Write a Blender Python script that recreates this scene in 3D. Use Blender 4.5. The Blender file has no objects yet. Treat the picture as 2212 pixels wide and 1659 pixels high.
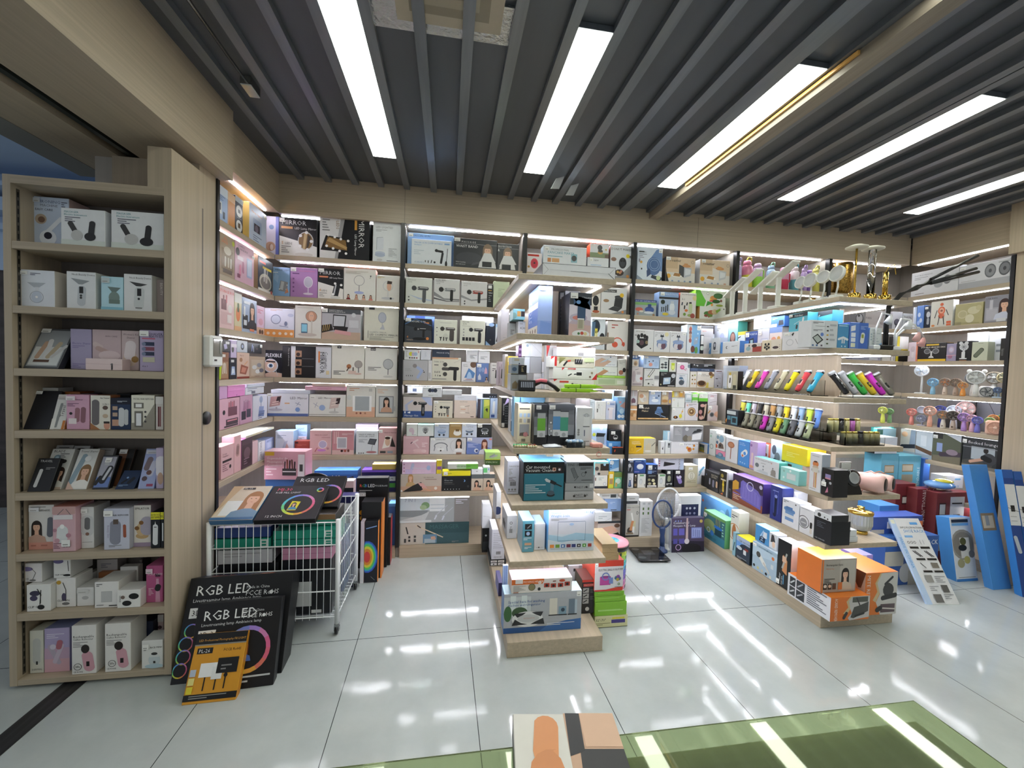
import bpy, math, random
from mathutils import Vector, Matrix
S = bpy.context.scene
COL = S.collection
PI = math.pi
R = math.radians
# ---------------------------------------------------------------- camera, world, exposure, lights
cam = bpy.data.cameras.new('camera')
cam.lens = 873.58 / 2212 * 36
cam.sensor_width = 36
cam.clip_start = 0.02
cam_o = bpy.data.objects.new('camera', cam)
COL.objects.link(cam_o)
def cam_matrix(yaw, pitch, roll, loc):
    f = Vector((math.sin(yaw)*math.cos(pitch), math.cos(yaw)*math.cos(pitch), math.sin(pitch)))
    r = Vector((math.cos(yaw), -math.sin(yaw), 0))
    u = r.cross(f)
    r2 = r*math.cos(roll) + u*math.sin(roll)
    u2 = u*math.cos(roll) - r*math.sin(roll)
    m = Matrix((r2, u2, -f)).transposed().to_4x4()
    m.translation = loc
    return m
cam_o.matrix_world = cam_matrix(R(8.90442), R(-2.06269), R(1.73587), (0, 0, 1.5))
S.camera = cam_o
W = bpy.data.worlds.new('world')
S.world = W
W.use_nodes = True
W.node_tree.nodes['Background'].inputs[0].default_value = (0.86, 0.92, 1.0, 1)
W.node_tree.nodes['Background'].inputs[1].default_value = 0.38
S.view_settings.view_transform = 'Standard'
S.view_settings.look = 'None'
S.view_settings.gamma = 1
S.view_settings.use_curve_mapping = False
S.view_settings.exposure = 0.26
S.cycles.use_denoising = True
S.cycles.max_bounces = 8
S.cycles.transparent_max_bounces = 16
S.cycles.caustics_reflective = False
S.cycles.caustics_refractive = False
S.cycles.sample_clamp_indirect = 6
PANEL_POWER = 9.0      # ceiling light panels
STRIP_POWER = 42.0

# ---------------------------------------------------------------- colours and materials
def lin(c):
    return c/12.92 if c <= 0.04045 else ((c+0.055)/1.055)**2.4
_hex = {}
def hx(s):
    v = _hex.get(s)
    if v is None:
        t = s if len(s) == 6 else ''.join(ch*2 for ch in s)
        v = _hex[s] = tuple(lin(int(t[i:i+2], 16)/255) for i in (0, 2, 4)) + (1.0,)
    return v
MATS = {}
def mat(name, col='888', rough=0.5, metal=0.0, emit=0, trans=0.0, noise=0.0, nscale=(1, 1, 1), ior=1.45, bump=0.0, coat=0.0, attr=False, alpha=1.0, spec=0.5):
    if name in MATS:
        return MATS[name]
    m = bpy.data.materials.new(name)
    m.use_nodes = True
    nt = m.node_tree
    b = nt.nodes['Principled BSDF']
    b.inputs['Base Color'].default_value = hx(col)
    b.inputs['Roughness'].default_value = rough
    b.inputs['Metallic'].default_value = metal
    b.inputs['IOR'].default_value = ior
    b.inputs['Specular IOR Level'].default_value = spec
    if trans: b.inputs['Transmission Weight'].default_value = trans
    if coat: b.inputs['Coat Weight'].default_value = coat
    if alpha < 1: b.inputs['Alpha'].default_value = alpha
    if emit:
        b.inputs['Emission Color'].default_value = hx(col)
        b.inputs['Emission Strength'].default_value = emit
    src = None
    if attr:
        a = nt.nodes.new('ShaderNodeVertexColor')
        a.layer_name = 'Col'
        src = a.outputs['Color']
        nt.links.new(src, b.inputs['Base Color'])
    if noise or bump:
        tc = nt.nodes.new('ShaderNodeTexCoord')
        mp = nt.nodes.new('ShaderNodeMapping')
        mp.inputs['Scale'].default_value = nscale
        nz = nt.nodes.new('ShaderNodeTexNoise')
        nz.inputs['Scale'].default_value = 1
        nz.inputs['Detail'].default_value = 5
        nt.links.new(tc.outputs['Object'], mp.inputs['Vector'])
        nt.links.new(mp.outputs['Vector'], nz.inputs['Vector'])
        if noise:
            mx = nt.nodes.new('ShaderNodeMix')
            mx.data_type = 'RGBA'
            mx.blend_type = 'MULTIPLY'
            mx.inputs[0].default_value = 1
            cr = nt.nodes.new('ShaderNodeMapRange')
            cr.inputs['From Min'].default_value = 0.3
            cr.inputs['From Max'].default_value = 0.7
            cr.inputs['To Min'].default_value = 1-noise
            cr.inputs['To Max'].default_value = 1+noise
            nt.links.new(nz.outputs['Fac'], cr.inputs['Value'])
            if src: nt.links.new(src, mx.inputs[6])
            else: mx.inputs[6].default_value = hx(col)
            nt.links.new(cr.outputs['Result'], mx.inputs[7])
            nt.links.new(mx.outputs[2], b.inputs['Base Color'])
        if bump:
            bp = nt.nodes.new('ShaderNodeBump')
            bp.inputs['Strength'].default_value = bump
            bp.inputs['Distance'].default_value = 0.01
            nt.links.new(nz.outputs['Fac'], bp.inputs['Height'])
            nt.links.new(bp.outputs['Normal'], b.inputs['Normal'])
    MATS[name] = m
    return m
PRINT = mat('printed card', rough=0.38, attr=True, noise=0.02, nscale=(30, 30, 30))
PLAS = mat('coloured plastic', rough=0.28, attr=True, noise=0.02, nscale=(40, 40, 40))
GLOSS = mat('glossy lacquer', rough=0.12, attr=True, coat=0.4, noise=0.01, nscale=(20, 20, 20))
METAL = mat('tinted metal', rough=0.22, metal=1.0, attr=True, noise=0.03, nscale=(30, 30, 30))
WOODH = mat('greige laminate, grain along x', 'b3a590', 0.42, noise=0.10, nscale=(1.2, 60, 90))
WOODY = mat('greige laminate, grain along y', 'b3a590', 0.42, noise=0.10, nscale=(60, 1.2, 90))
WOODV = mat('greige laminate, grain upright', 'b3a590', 0.42, noise=0.08, nscale=(60, 60, 1.2))
BACKP = mat('grey shelf back', 'a9a49c', 0.55, noise=0.05, nscale=(40, 40, 1))
BLACK = mat('black powder coat', '17181b', 0.35, noise=0.1, nscale=(30, 30, 30))
CEILD = mat('dark grey sheet metal', '5a5e64', 0.38, metal=0.3, noise=0.12, nscale=(6, 1.2, 6))
CEILS = mat('dark grey ceiling profile', '7b8087', 0.30, metal=0.5, noise=0.10, nscale=(30, 2.5, 30))
LAMP = mat('lit ceiling panel', 'fbfff0', emit=PANEL_POWER)
LEDW = mat('lit LED tape', 'f4f6ff', emit=STRIP_POWER)
LEDP = mat('lit LED tape, pinkish', 'f6ecff', emit=STRIP_POWER)
GLASS = mat('clear acrylic', 'f4fafa', 0.03, trans=1.0, ior=1.3)
CHROME = mat('chrome', 'd8d8d8', 0.08, metal=1.0)
FOIL = mat('crumpled foil', 'c9cccd', 0.25, metal=1.0, bump=1.0, nscale=(40, 40, 40))
ROPE = mat('white enamelled wire', 'eceff2', 0.3, noise=0.02, nscale=(20, 20, 20))

# ---------------------------------------------------------------- mesh building
class MB:
    """Collects faces with a colour each and links them as ONE mesh object."""
    def __init__(s): s.v = []; s.f = []; s.c = []; s.sm = []
    def face(s, pts, col, smooth=False):
        n = len(s.v); s.v += [tuple(p) for p in pts]
        s.f.append(tuple(range(n, n+len(pts)))); s.c.append(col); s.sm.append(smooth)
    def mesh(s, verts, faces, col, smooth=False, M=None):
        n = len(s.v)
        s.v += [tuple(M @ Vector(v)) for v in verts] if M is not None else [tuple(v) for v in verts]
        for f in faces:
            s.f.append(tuple(i+n for i in f)); s.c.append(col); s.sm.append(smooth)
    def box(s, x0, x1, y0, y1, z0, z1, col='fff', M=None, bev=0.0, cols=None):
        """cols: colours of front(-y), back, left(-x), right, top, bottom"""
        c = cols or [col]*6
        b = min(bev, (x1-x0)*.3, (y1-y0)*.3, (z1-z0)*.3)
        if b <= 0:
            v = [(x0,y0,z0),(x1,y0,z0),(x1,y1,z0),(x0,y1,z0),(x0,y0,z1),(x1,y0,z1),(x1,y1,z1),(x0,y1,z1)]
            fs = [(0,1,5,4),(2,3,7,6),(3,0,4,7),(1,2,6,5),(4,5,6,7),(3,2,1,0)]
            for i, f in enumerate(fs): s.mesh([v[k] for k in f], [(0,1,2,3)], c[i], False, M)
            return
        n = len(s.v)
        vv = []
        for ax in range(3):
            for sz in (0, 1):
                for sy in (0, 1):
                    for sx in (0, 1):
                        p = [(x0, x1)[sx], (y0, y1)[sy], (z0, z1)[sz]]
                        sg = [1-2*sx, 1-2*sy, 1-2*sz]
                        for k in range(3):
                            if k != ax: p[k] += sg[k]*b
                        vv.append(p)
        idx = lambda ax, sx, sy, sz: n + ax*8 + sz*4 + sy*2 + sx
        s.v += [tuple(M @ Vector(p)) for p in vv] if M is not None else [tuple(p) for p in vv]
        def add(f, col): s.f.append(tuple(f)); s.c.append(col); s.sm.append(False)
        add([idx(1,0,0,0),idx(1,1,0,0),idx(1,1,0,1),idx(1,0,0,1)], c[0])
        add([idx(1,1,1,0),idx(1,0,1,0),idx(1,0,1,1),idx(1,1,1,1)], c[1])
        add([idx(0,0,1,0),idx(0,0,0,0),idx(0,0,0,1),idx(0,0,1,1)], c[2])
        add([idx(0,1,0,0),idx(0,1,1,0),idx(0,1,1,1),idx(0,1,0,1)], c[3])
        add([idx(2,0,0,1),idx(2,1,0,1),idx(2,1,1,1),idx(2,0,1,1)], c[4])
        add([idx(2,0,1,0),idx(2,1,1,0),idx(2,1,0,0),idx(2,0,0,0)], c[5])
        for sx in (0, 1):
            for sy in (0, 1):
                q = [idx(0,sx,sy,0),idx(1,sx,sy,0),idx(1,sx,sy,1),idx(0,sx,sy,1)]
                add(q if sx == sy else q[::-1], c[0 if sy == 0 else 1])
            for sz in (0, 1):
                q = [idx(0,sx,0,sz),idx(0,sx,1,sz),idx(2,sx,1,sz),idx(2,sx,0,sz)]
                add(q if sx == sz else q[::-1], c[4 if sz else 5])
        for sy in (0, 1):
            for sz in (0, 1):
                q = [idx(1,0,sy,sz),idx(2,0,sy,sz),idx(2,1,sy,sz),idx(1,1,sy,sz)]
                add(q if sy == sz else q[::-1], c[0 if sy == 0 else 1])
        for sx in (0, 1):
            for sy in (0, 1):
                for sz in (0, 1):
                    q = [idx(0,sx,sy,sz),idx(1,sx,sy,sz),idx(2,sx,sy,sz)]
                    add(q if (sx+sy+sz) % 2 == 1 else q[::-1], c[0 if sy == 0 else 1])
    def lathe(s, prof, col, seg=20, M=None, smooth=True, cols=None):
        """prof: (radius, z) from bottom to top"""
        vs, fs = [], []
        for r, z in prof:
            for k in range(seg):
                a = 2*PI*k/seg
                vs.append((r*math.cos(a), r*math.sin(a), z))
        n = len(s.v)
        s.v += [tuple(M @ Vector(v)) for v in vs] if M is not None else vs
        for i in range(len(prof)-1):
            cc = cols[i] if cols else col
            for k in range(seg):
                k2 = (k+1) % seg
                s.f.append((n+i*seg+k, n+i*seg+k2, n+(i+1)*seg+k2, n+(i+1)*seg+k)); s.c.append(cc); s.sm.append(smooth)
        if prof[0][0] > 1e-6: s.f.append(tuple(n+k for k in range(seg))[::-1]); s.c.append(cols[0] if cols else col); s.sm.append(False)
        if prof[-1][0] > 1e-6: s.f.append(tuple(n+(len(prof)-1)*seg+k for k in range(seg))); s.c.append(cols[-1] if cols else col); s.sm.append(False)
    def tube(s, pts, r, col, seg=8, rs=None):
        """a round bar along a polyline"""
        P = [Vector(p) for p in pts]
        n = len(s.v)
        prev = None
        for i, p in enumerate(P):
            d = (P[min(i+1, len(P)-1)] - P[max(i-1, 0)]).normalized()
            if prev is None:
                a = d.orthogonal().normalized()
            else:
                a = (prev - d*prev.dot(d)).normalized()
            prev = a
            b = d.cross(a)
            rr = rs[i] if rs else r
            for k in range(seg):
                t = 2*PI*k/seg
                s.v.append(tuple(p + a*rr*math.cos(t) + b*rr*math.sin(t)))
        for i in range(len(P)-1):
            for k in range(seg):
                k2 = (k+1) % seg
                s.f.append((n+i*seg+k, n+i*seg+k2, n+(i+1)*seg+k2, n+(i+1)*seg+k)); s.c.append(col); s.sm.append(True)
        s.f.append(tuple(n+k for k in range(seg))[::-1]); s.c.append(col); s.sm.append(False)
        s.f.append(tuple(n+(len(P)-1)*seg+k for k in range(seg))); s.c.append(col); s.sm.append(False)
    def ball(s, c, r, col, seg=14, M=None, sx=1, sy=1, sz=1):
        prof = [(max(1e-7, r*math.sin(PI*i/8)), -r*math.cos(PI*i/8)) for i in range(9)]
        T = Matrix.Translation(c) @ Matrix.Diagonal((sx, sy, sz, 1))
        s.lathe(prof, col, seg, (M @ T) if M is not None else T)
    def prism(s, outline, y0, y1, col, M=None, side=None):
        """outline: (x, z) counter-clockwise seen from -y; extruded from y0 (front) to y1"""
        n = len(outline)
        s.mesh([(x, y0, z) for x, z in outline], [tuple(range(n))], col, False, M)
        s.mesh([(x, y1, z) for x, z in outline], [tuple(range(n))[::-1]], col, False, M)
        v = [(x, y0, z) for x, z in outline] + [(x, y1, z) for x, z in outline]
        s.mesh(v, [(i, i+n, (i+1) % n + n, (i+1) % n) for i in range(n)], side or col, False, M)
    def data(s, name, material):
        me = bpy.data.meshes.new(name)
        me.from_pydata(s.v, [], s.f)
        me.materials.append(material)
        ca = me.color_attributes.new('Col', 'FLOAT_COLOR', 'CORNER')
        buf = []
        for f, c in zip(s.f, s.c):
            buf += list(hx(c))*len(f)
        ca.data.foreach_set('color', buf)
        if any(s.sm): me.polygons.foreach_set('use_smooth', s.sm)
        return me
    def build(s, name, material, parent=None, loc=None, rot=None):
        o = bpy.data.objects.new(name, s.data(name, material))
        COL.objects.link(o)
        if parent: o.parent = parent
        if loc: o.location = loc
        if rot: o.rotation_euler = rot
        return o
LABELS = {}
def tag(o, label, cat, group=None, kind=None):
    if label: o['label'] = label
    if cat: o['category'] = cat
    if group: o['group'] = group
    if kind: o['kind'] = kind
    return o
def empty(name, loc=(0, 0, 0), rot=(0, 0, 0)):
    o = bpy.data.objects.new(name, None)
    COL.objects.link(o)
    o.location = loc
    o.rotation_euler = rot
    o.empty_display_size = 0.05
    return o
def struct(name, mb, material):
    o = mb.build(name, material)
    o['kind'] = 'structure'
    return o
def sbox(name, x0, x1, y0, y1, z0, z1, material):
    m = MB(); m.box(x0, x1, y0, y1, z0, z1)
    return struct(name, m, material)
def pbox(name, parent, x0, x1, y0, y1, z0, z1, material, col='fff', bev=0.0):
    m = MB(); m.box(x0, x1, y0, y1, z0, z1, col, bev=bev)
    o = m.build(name, material)
    o.parent = parent
    o.matrix_parent_inverse = Matrix.Translation(-Vector(parent.location)) if parent.type == 'EMPTY' else Matrix()
    return o
def copy_thing(o, loc, rot=None, label=None, group=None):
    def cp(x, par):
        c = x.copy(); COL.objects.link(c)
        if par: c.parent = par
        for ch in x.children: cp(ch, c)
        return c
    r = cp(o, None)
    r.location = loc
    if rot: r.rotation_euler = rot
    if label: r['label'] = label
    if group: r['group'] = group
    return r

# ---------------------------------------------------------------- the setting
YF, YW = 3.2, 3.58          # shelf fronts and wall plane at the back
XL, XR = -1.27, 4.22        # shelf fronts of the two side walls
def floor_material():
    m = bpy.data.materials.new('polished porcelain tiles')
    m.use_nodes = True
    nt = m.node_tree; N = nt.nodes.new; L = nt.links.new
    b = nt.nodes['Principled BSDF']
    tc = N('ShaderNodeTexCoord'); mp = N('ShaderNodeMapping')
    mp.inputs['Location'].default_value = (0.459+6.01, -2.256+12.0, 0)
    mp.vector_type = 'POINT'
    rot = N('ShaderNodeVectorRotate'); rot.rotation_type = 'Z_AXIS'
    rot.inputs['Angle'].default_value = R(-1.15)
    rot.inputs['Center'].default_value = (-0.459, 2.256, 0)
    L(tc.outputs['Object'], rot.inputs['Vector']); L(rot.outputs[0], mp.inputs['Vector'])
    sp = N('ShaderNodeSeparateXYZ'); L(mp.outputs[0], sp.inputs[0])
    def groove(out, size):
        d = N('ShaderNodeMath'); d.operation = 'DIVIDE'; d.inputs[1].default_value = size; L(out, d.inputs[0])
        f = N('ShaderNodeMath'); f.operation = 'FRACT'; L(d.outputs[0], f.inputs[0])
        w = N('ShaderNodeMath'); w.operation = 'LESS_THAN'; w.inputs[1].default_value = 0.0032/size; L(f.outputs[0], w.inputs[0])
        return w.outputs[0]
    g = N('ShaderNodeMath'); g.operation = 'MAXIMUM'
    L(groove(sp.outputs[0], 0.601), g.inputs[0]); L(groove(sp.outputs[1], 1.2), g.inputs[1])
    nz = N('ShaderNodeTexNoise'); nz.inputs['Scale'].default_value = 2.2; nz.inputs['Detail'].default_value = 8; nz.inputs['Roughness'].default_value = 0.62
    L(tc.outputs['Object'], nz.inputs['Vector'])
    cr = N('ShaderNodeValToRGB')
    cr.color_ramp.elements[0].position = 0.3; cr.color_ramp.elements[0].color = hx('a9b0b0')
    cr.color_ramp.elements[1].position = 0.7; cr.color_ramp.elements[1].color = hx('bcc3c2')
    L(nz.outputs['Fac'], cr.inputs[0])
    mx = N('ShaderNodeMix'); mx.data_type = 'RGBA'; L(g.outputs[0], mx.inputs[0]); L(cr.outputs[0], mx.inputs[6]); mx.inputs[7].default_value = hx('2c2f30')
    L(mx.outputs[2], b.inputs['Base Color'])
    b.inputs['Roughness'].default_value = 0.09
    n2 = N('ShaderNodeTexNoise'); n2.inputs['Scale'].default_value = 9; n2.inputs['Detail'].default_value = 2
    L(tc.outputs['Object'], n2.inputs['Vector'])
    bp = N('ShaderNodeBump'); bp.inputs['Strength'].default_value = 0.03; bp.inputs['Distance'].default_value = 0.02
    L(n2.outputs['Fac'], bp.inputs['Height']); L(bp.outputs[0], b.inputs['Normal'])
    return m
def build_setting():
    sbox('floor', -8, 8, -4, 8, -0.1, 0, floor_material())
    sbox('trim_floor_track', -1.71, -1.62, -3, 2.5, 0, 0.003, mat('worn black steel track', '2b2b2c', 0.4, noise=0.4, nscale=(60, 1, 1)))
    sbox('ceiling', XL-0.3, 4.7, -3.0, YW, 2.862, 2.95, CEILD)
    k = 0
    panels = [-0.51, 0.466, 1.44, 2.403, 3.53]
    x = -1.1
    for i in range(-6, 25):
        x = 0.02 + 0.19*i
        if any(p-0.045 < x+0.023 < p+0.185 for p in panels): continue
        if 1.57 < x+0.023 < 1.72: continue
        m = MB(); m.box(x, x+0.046, -3.0, YW, 2.832, 2.862)
        struct('trim_%d' % (k+20), m, CEILS); k += 1
    for p in panels:                      # wider profiles carrying the lamps
        for a in (p-0.045, p+0.142):
            m = MB(); m.box(a, a+0.043, -3.0, YW, 2.834, 2.862)
            struct('trim_%d' % (k+20), m, CEILS); k += 1
    # ceiling lamps: real light
    for p in panels:
        for j, (y0, y1) in enumerate(((1.57, 2.745), (0.0, 1.2), (-1.6, -0.4))):
            t = empty('ceiling_lamp', (p+0.07, y0, 2.84))
            pos = ['leftmost', 'second from the left', 'middle', 'fourth from the left', 'rightmost'][panels.index(p)]
            if j == 0: lb = 'long white lit ceiling panel, %s of the five over the shelves' % pos
            else: lb = 'long white lit ceiling panel, %s of the %s row' % (pos, ['', 'overhead', 'rear'][j])
            tag(t, lb, 'ceiling light', 'ceiling light panels')
            pbox('frame', t, p-0.003, p+0.144, y0-0.004, y1+0.004, 2.836, 2.86, CEILS)
            pbox('diffuser', t, p, p+0.14, y0, y1, 2.8335, 2.8362, LAMP)
    sbox('trim_ceiling_beam', 1.61, 1.69, -3.0, 3.2, 2.785, 2.862, mat('worn beam', '8f8578', 0.45, noise=0.2, nscale=(40, 2, 40)))
    m = MB(); m.box(1.598, 1.609, 1.45, 2.66, 2.815, 2.83, 'd9a860')
    t = m.build('trim_amber_strip', PLAS); t['kind'] = 'structure'
    # fascias and beams
    sbox('trim_header_back', XL+0.02, XR-0.0, YF, YW, 2.582, 2.862, WOODH)
    sbox('trim_header_left', XL-0.3, XL+0.025, 2.47, YF, 2.582, 2.862, WOODY)
    sbox('trim_header_right', XR+0.02, XR+0.4, 2.5, YF, 2.582, 2.862, WOODY)
    for i, xx in enumerate((-0.36, 2.06)):
        sbox('trim_%d' % (i+10), xx-0.0008, xx+0.0008, YF-0.0006, YF, 2.582, 2.833, BLACK)
    sbox('trim_beam_left', -1.537, -1.2, -3.0, 2.478, 2.49, 2.862, WOODY)
    sbox('trim_rail', -1.632, -1.537, -3.0, 2.478, 2.53, 2.62, mat('dark rail', '1d201f', 0.35, noise=0.2, nscale=(30, 1, 30)))
    sbox('trim_rail_lip', -1.60, -1.575, -3.0, 2.478, 2.50, 2.53, mat('grey rail lip', '4b514d', 0.3, metal=0.6))
    sbox('trim_beam_outer', -1.877, -1.632, -3.0, 2.56, 2.49, 2.8, WOODY)
    sbox('trim_beam_edge', -2.024, -1.877, -3.0, 2.60, 2.488, 2.8, mat('grey edge board', '83837f', 0.5))
    sbox('trim_beam_right', 4.18, 4.7, -1.0, 2.497, 2.49, 2.862, WOODV)
    sbox('wall_left', -1.75, -1.66, 2.33, YW+0.1, 0, 2.862, BACKP)
    sbox('trim_pilaster_left', -1.66, -1.272, 2.307, 2.452, 0, 2.49, WOODV)
    sbox('wall_right', 4.62, 4.7, -1.0, YW+0.1, 0, 2.862, BACKP)
    sbox('trim_pilaster_right', 4.215, 4.62, 0.6, 2.468, 0, 2.49, WOODV)
    sbox('wall_back', -1.66, 4.62, YW, YW+0.1, 0, 2.862, BACKP)
    # beyond the doorway on the left: pale corridor wall with a stepped cornice and a dark shop front
    OUT = mat('pale corridor plaster', 'b9cde6', 0.6)
    sbox('wall_corridor', -7.0, -1.9, 4.6, 4.7, 2.3, 3.6, OUT)
    for i, (a, b2, dy) in enumerate(((2.66, 2.72, .10), (2.80, 2.92, .22), (2.98, 3.02, .34))):
        sbox('trim_%d' % (i+1), -7.0, -1.9, 4.6-dy, 4.6, a, b2, OUT)
    sbox('ceiling_corridor', -7.0, -1.9, 2.7, 4.7, 3.2, 3.3, OUT)
    sbox('wall_corridor_lower', -7.0, -1.9, 4.62, 4.72, 0, 2.3, mat('dark shop front', '3a3333', 0.4, noise=0.6, nscale=(3, 1, 9)))

def led_u(parent, x0, x1, y0, y1, z, material, sides='flr'):
    m = MB(); w = 0.009
    if 'f' in sides: m.box(x0, x1, y0, y0+w, z-0.004, z)
    if 'l' in sides: m.box(x0, x0+w, y0+w, y1, z-0.004, z)
    if 'r' in sides: m.box(x1-w, x1, y0+w, y1, z-0.004, z)
    o = m.build('light_strip', material); o.parent = parent
    return o
SHELF_Z = [2.283, 1.985, 1.685, 1.39, 1.10, 0.81, 0.515]
def add_shelf(t, x0, x1, y0, y1, z, th, m, led, ledbox):
    s = pbox('shelf', t, x0, x1, y0, y1, z-th, z, m, bev=0.002)
    if led:
        lx0, lx1, ly0, ly1, sides = ledbox
        led_u(s, lx0, lx1, ly0, ly1, z-th, led, sides)
    return s
def build_bay(name, label, x0, x1, post_right=True):
    t = tag(empty(name, ((x0+x1)/2, YF, 0)), label, 'shelving', 'wall shelving bays')
    for z in SHELF_Z:
        add_shelf(t, x0+0.001, x1-0.001, YF, YW-0.004, z, 0.035, WOODH, LEDW, (x0+0.02, x1-0.02, YF+0.05, 0, 'f'))
    pbox('top_light', t, x0+0.02, x1-0.02, YF+0.06, YF+0.071, 2.577, 2.581, LEDW)
    pbox('plinth', t, x0+0.001, x1-0.001, YF+0.002, YW-0.004, 0, 0.09, WOODH)
    pbox('back_panel', t, x0+0.001, x1-0.001, YW-0.004, YW-0.001, 0.09, 2.58, BACKP)
    if post_right:
        pbox('upright_post', t, x1-0.001, x1+0.029, YF-0.012, YF+0.03, 0.09, 2.58, BLACK)
        pbox('divider', t, x1+0.001, x1+0.027, YF+0.03, YW-0.004, 0.0, 2.58, BACKP)
def build_furniture():
    build_bay('shelving_bay', 'wood shelving bay of boxed mirrors in the back corner by the white cart', XL, -0.381)
    build_bay('shelving_bay', 'wood shelving bay of massage guns between cart and middle gondola', -0.351, 0.559)
    build_bay('shelving_bay', 'wood shelving bay of kitchen gadgets just behind the middle gondola', 0.589, 1.482)
    build_bay('shelving_bay', 'wood shelving bay with toaster boxes at top between the two gondolas', 1.512, 2.427)
    build_bay('shelving_bay', 'wood shelving bay with drink bottles on top behind the right gondola', 2.457, 3.35)
    build_bay('shelving_bay', 'wood shelving bay in the far right corner', 3.38, XR, False)
    for side, nm, lb in ((-1, 'side_shelving', 'wood side wall shelving of pink beauty boxes behind the cart'),
                         (1, 'side_shelving', 'wood side wall shelving of handheld fans at the far right')):
        xa, xb = (XL-0.385, XL) if side < 0 else (XR, XR+0.385)
        t = tag(empty(nm, ((xa+xb)/2, 2.8, 0)), lb, 'shelving', 'side wall shelving')
        y0 = 2.478 if side < 0 else 2.498
        for z in SHELF_Z:
            lx = XL-0.06 if side < 0 else XR+0.05
            add_shelf(t, xa, xb, y0, YF-0.001, z, 0.035, WOODY, LEDP if side < 0 else LEDW, (lx, lx+0.011, y0+0.01, YF-0.02, 'l'))
        pbox('plinth', t, xa, xb, y0, YF-0.001, 0, 0.09, WOODY)
        xp = XL-0.387 if side < 0 else XR+0.386
        pbox('back_panel', t, xp, xp+0.002, y0, YF, 0.09, 2.58, BACKP)
        pbox('upright_post', t, xb-0.02 if side < 0 else xa-0.005, xb+0.006 if side < 0 else xa+0.025, y0-0.024, y0-0.001, 0, 2.485, BLACK)
        lx = XL-0.06 if side < 0 else XR+0.05
        pbox('top_light', t, lx, lx+0.011, y0+0.02, YF-0.03, 2.577, 2.581, LEDP if side < 0 else LEDW)
    for nm, lb, x0, x1, y0, tops in (('gondola_shelf', 'double sided wood gondola shelf in the middle of the floor', 0.333, 0.853, 2.02, [1.985, 1.685, 1.39, 1.10, 0.805, 0.51]),
                               ('gondola_shelf', 'double sided wood gondola shelf with hair clippers, nearer the right wall', 2.243, 2.757, 2.058, [1.985, 1.685, 1.39, 1.10, 0.805, 0.51])):
        t = tag(empty(nm, ((x0+x1)/2, y0, 0)), lb, 'shelving', 'gondola shelves')
        for z in tops:
            add_shelf(t, x0, x1, y0, YF-0.014, z, 0.03, WOODY, LEDW, (x0+0.06, x1-0.06, y0+0.06, YF-0.03, 'flr'))
        pbox('plinth', t, x0, x1, y0, YF-0.014, 0, 0.083, WOODY, bev=0.002)
        xm = (x0+x1)/2
        pbox('spine_panel', t, xm-0.018, xm+0.018, 2.272, YF-0.014, 0.083, 1.985, WOODV)
    # free-standing cabinet on the left
    t = tag(empty('shelf_cabinet', (-1.58, 2.075, 0)), 'tall narrow wood display cabinet of beauty gadgets at the left edge', 'cabinet')
    pbox('side_panel', t, -1.905, -1.876, 2.075, 2.304, 0.015, 2.27, WOODV)
    pbox('side_panel', t, -1.288, -1.258, 2.075, 2.304, 0.015, 2.448, WOODV)
    pbox('post_head', t, -1.354, -1.288, 2.075, 2.304, 2.27, 2.448, WOODV)
    pbox('top_panel', t, -1.876, -1.288, 2.075, 2.304, 2.235, 2.27, WOODH)
    for z in (1.99, 1.713, 1.44, 1.166, 0.888, 0.614, 0.343, 0.04):
        pbox('shelf', t, -1.876, -1.288, 2.076, 2.304, z-0.033 if z > .1 else 0.015, z, WOODH, bev=0.001)
    pbox('back_panel', t, -1.905, -1.258, 2.304, 2.315, 0.015, 2.27, mat('darker greige cabinet back', '77706a', 0.6, noise=0.05, nscale=(40, 40, 1)))  # back panel in a darker greige than the cabinet's sides
    m = MB()
    for k in range(60):
        m.box(-1.8758, -1.8745, 2.103, 2.108, 0.06+k*0.036, 0.083+k*0.036, '111')
    m.box(-1.8759, -1.8755, 2.098, 2.113, 0.05, 2.22, '555048')
    m.build('shelf_rail', PLAS, t).matrix_parent_inverse = Matrix.Translation((1.58, -2.075, 0))

# ---------------------------------------------------------------- printed faces: flat ink shapes on a box front
_txt = {}
def text_polys(body):
    """glyph outlines of one line of text as (verts, faces, width); height of capitals = 1"""
    if body in _txt: return _txt[body]
    cu = bpy.data.curves.new('lettering', 'FONT')
    cu.body = body; cu.size = 1.37; cu.resolution_u = 1
    ob = bpy.data.objects.new('lettering', cu)
    me = ob.to_mesh()
    v = [(p.co.x, p.co.y) for p in me.vertices]
    f = [tuple(p.vertices) for p in me.polygons]
    ob.to_mesh_clear()
    bpy.data.objects.remove(ob); bpy.data.curves.remove(cu)
    w = max([p[0] for p in v] or [1])
    _txt[body] = (v, f, w)
    return _txt[body]
def circ(cx, cy, rx, ry, n=18, a0=0.0, a1=2*PI):
    return [(cx+rx*math.cos(a0+(a1-a0)*k/n), cy+ry*math.sin(a0+(a1-a0)*k/n)) for k in range(n)]
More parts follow.
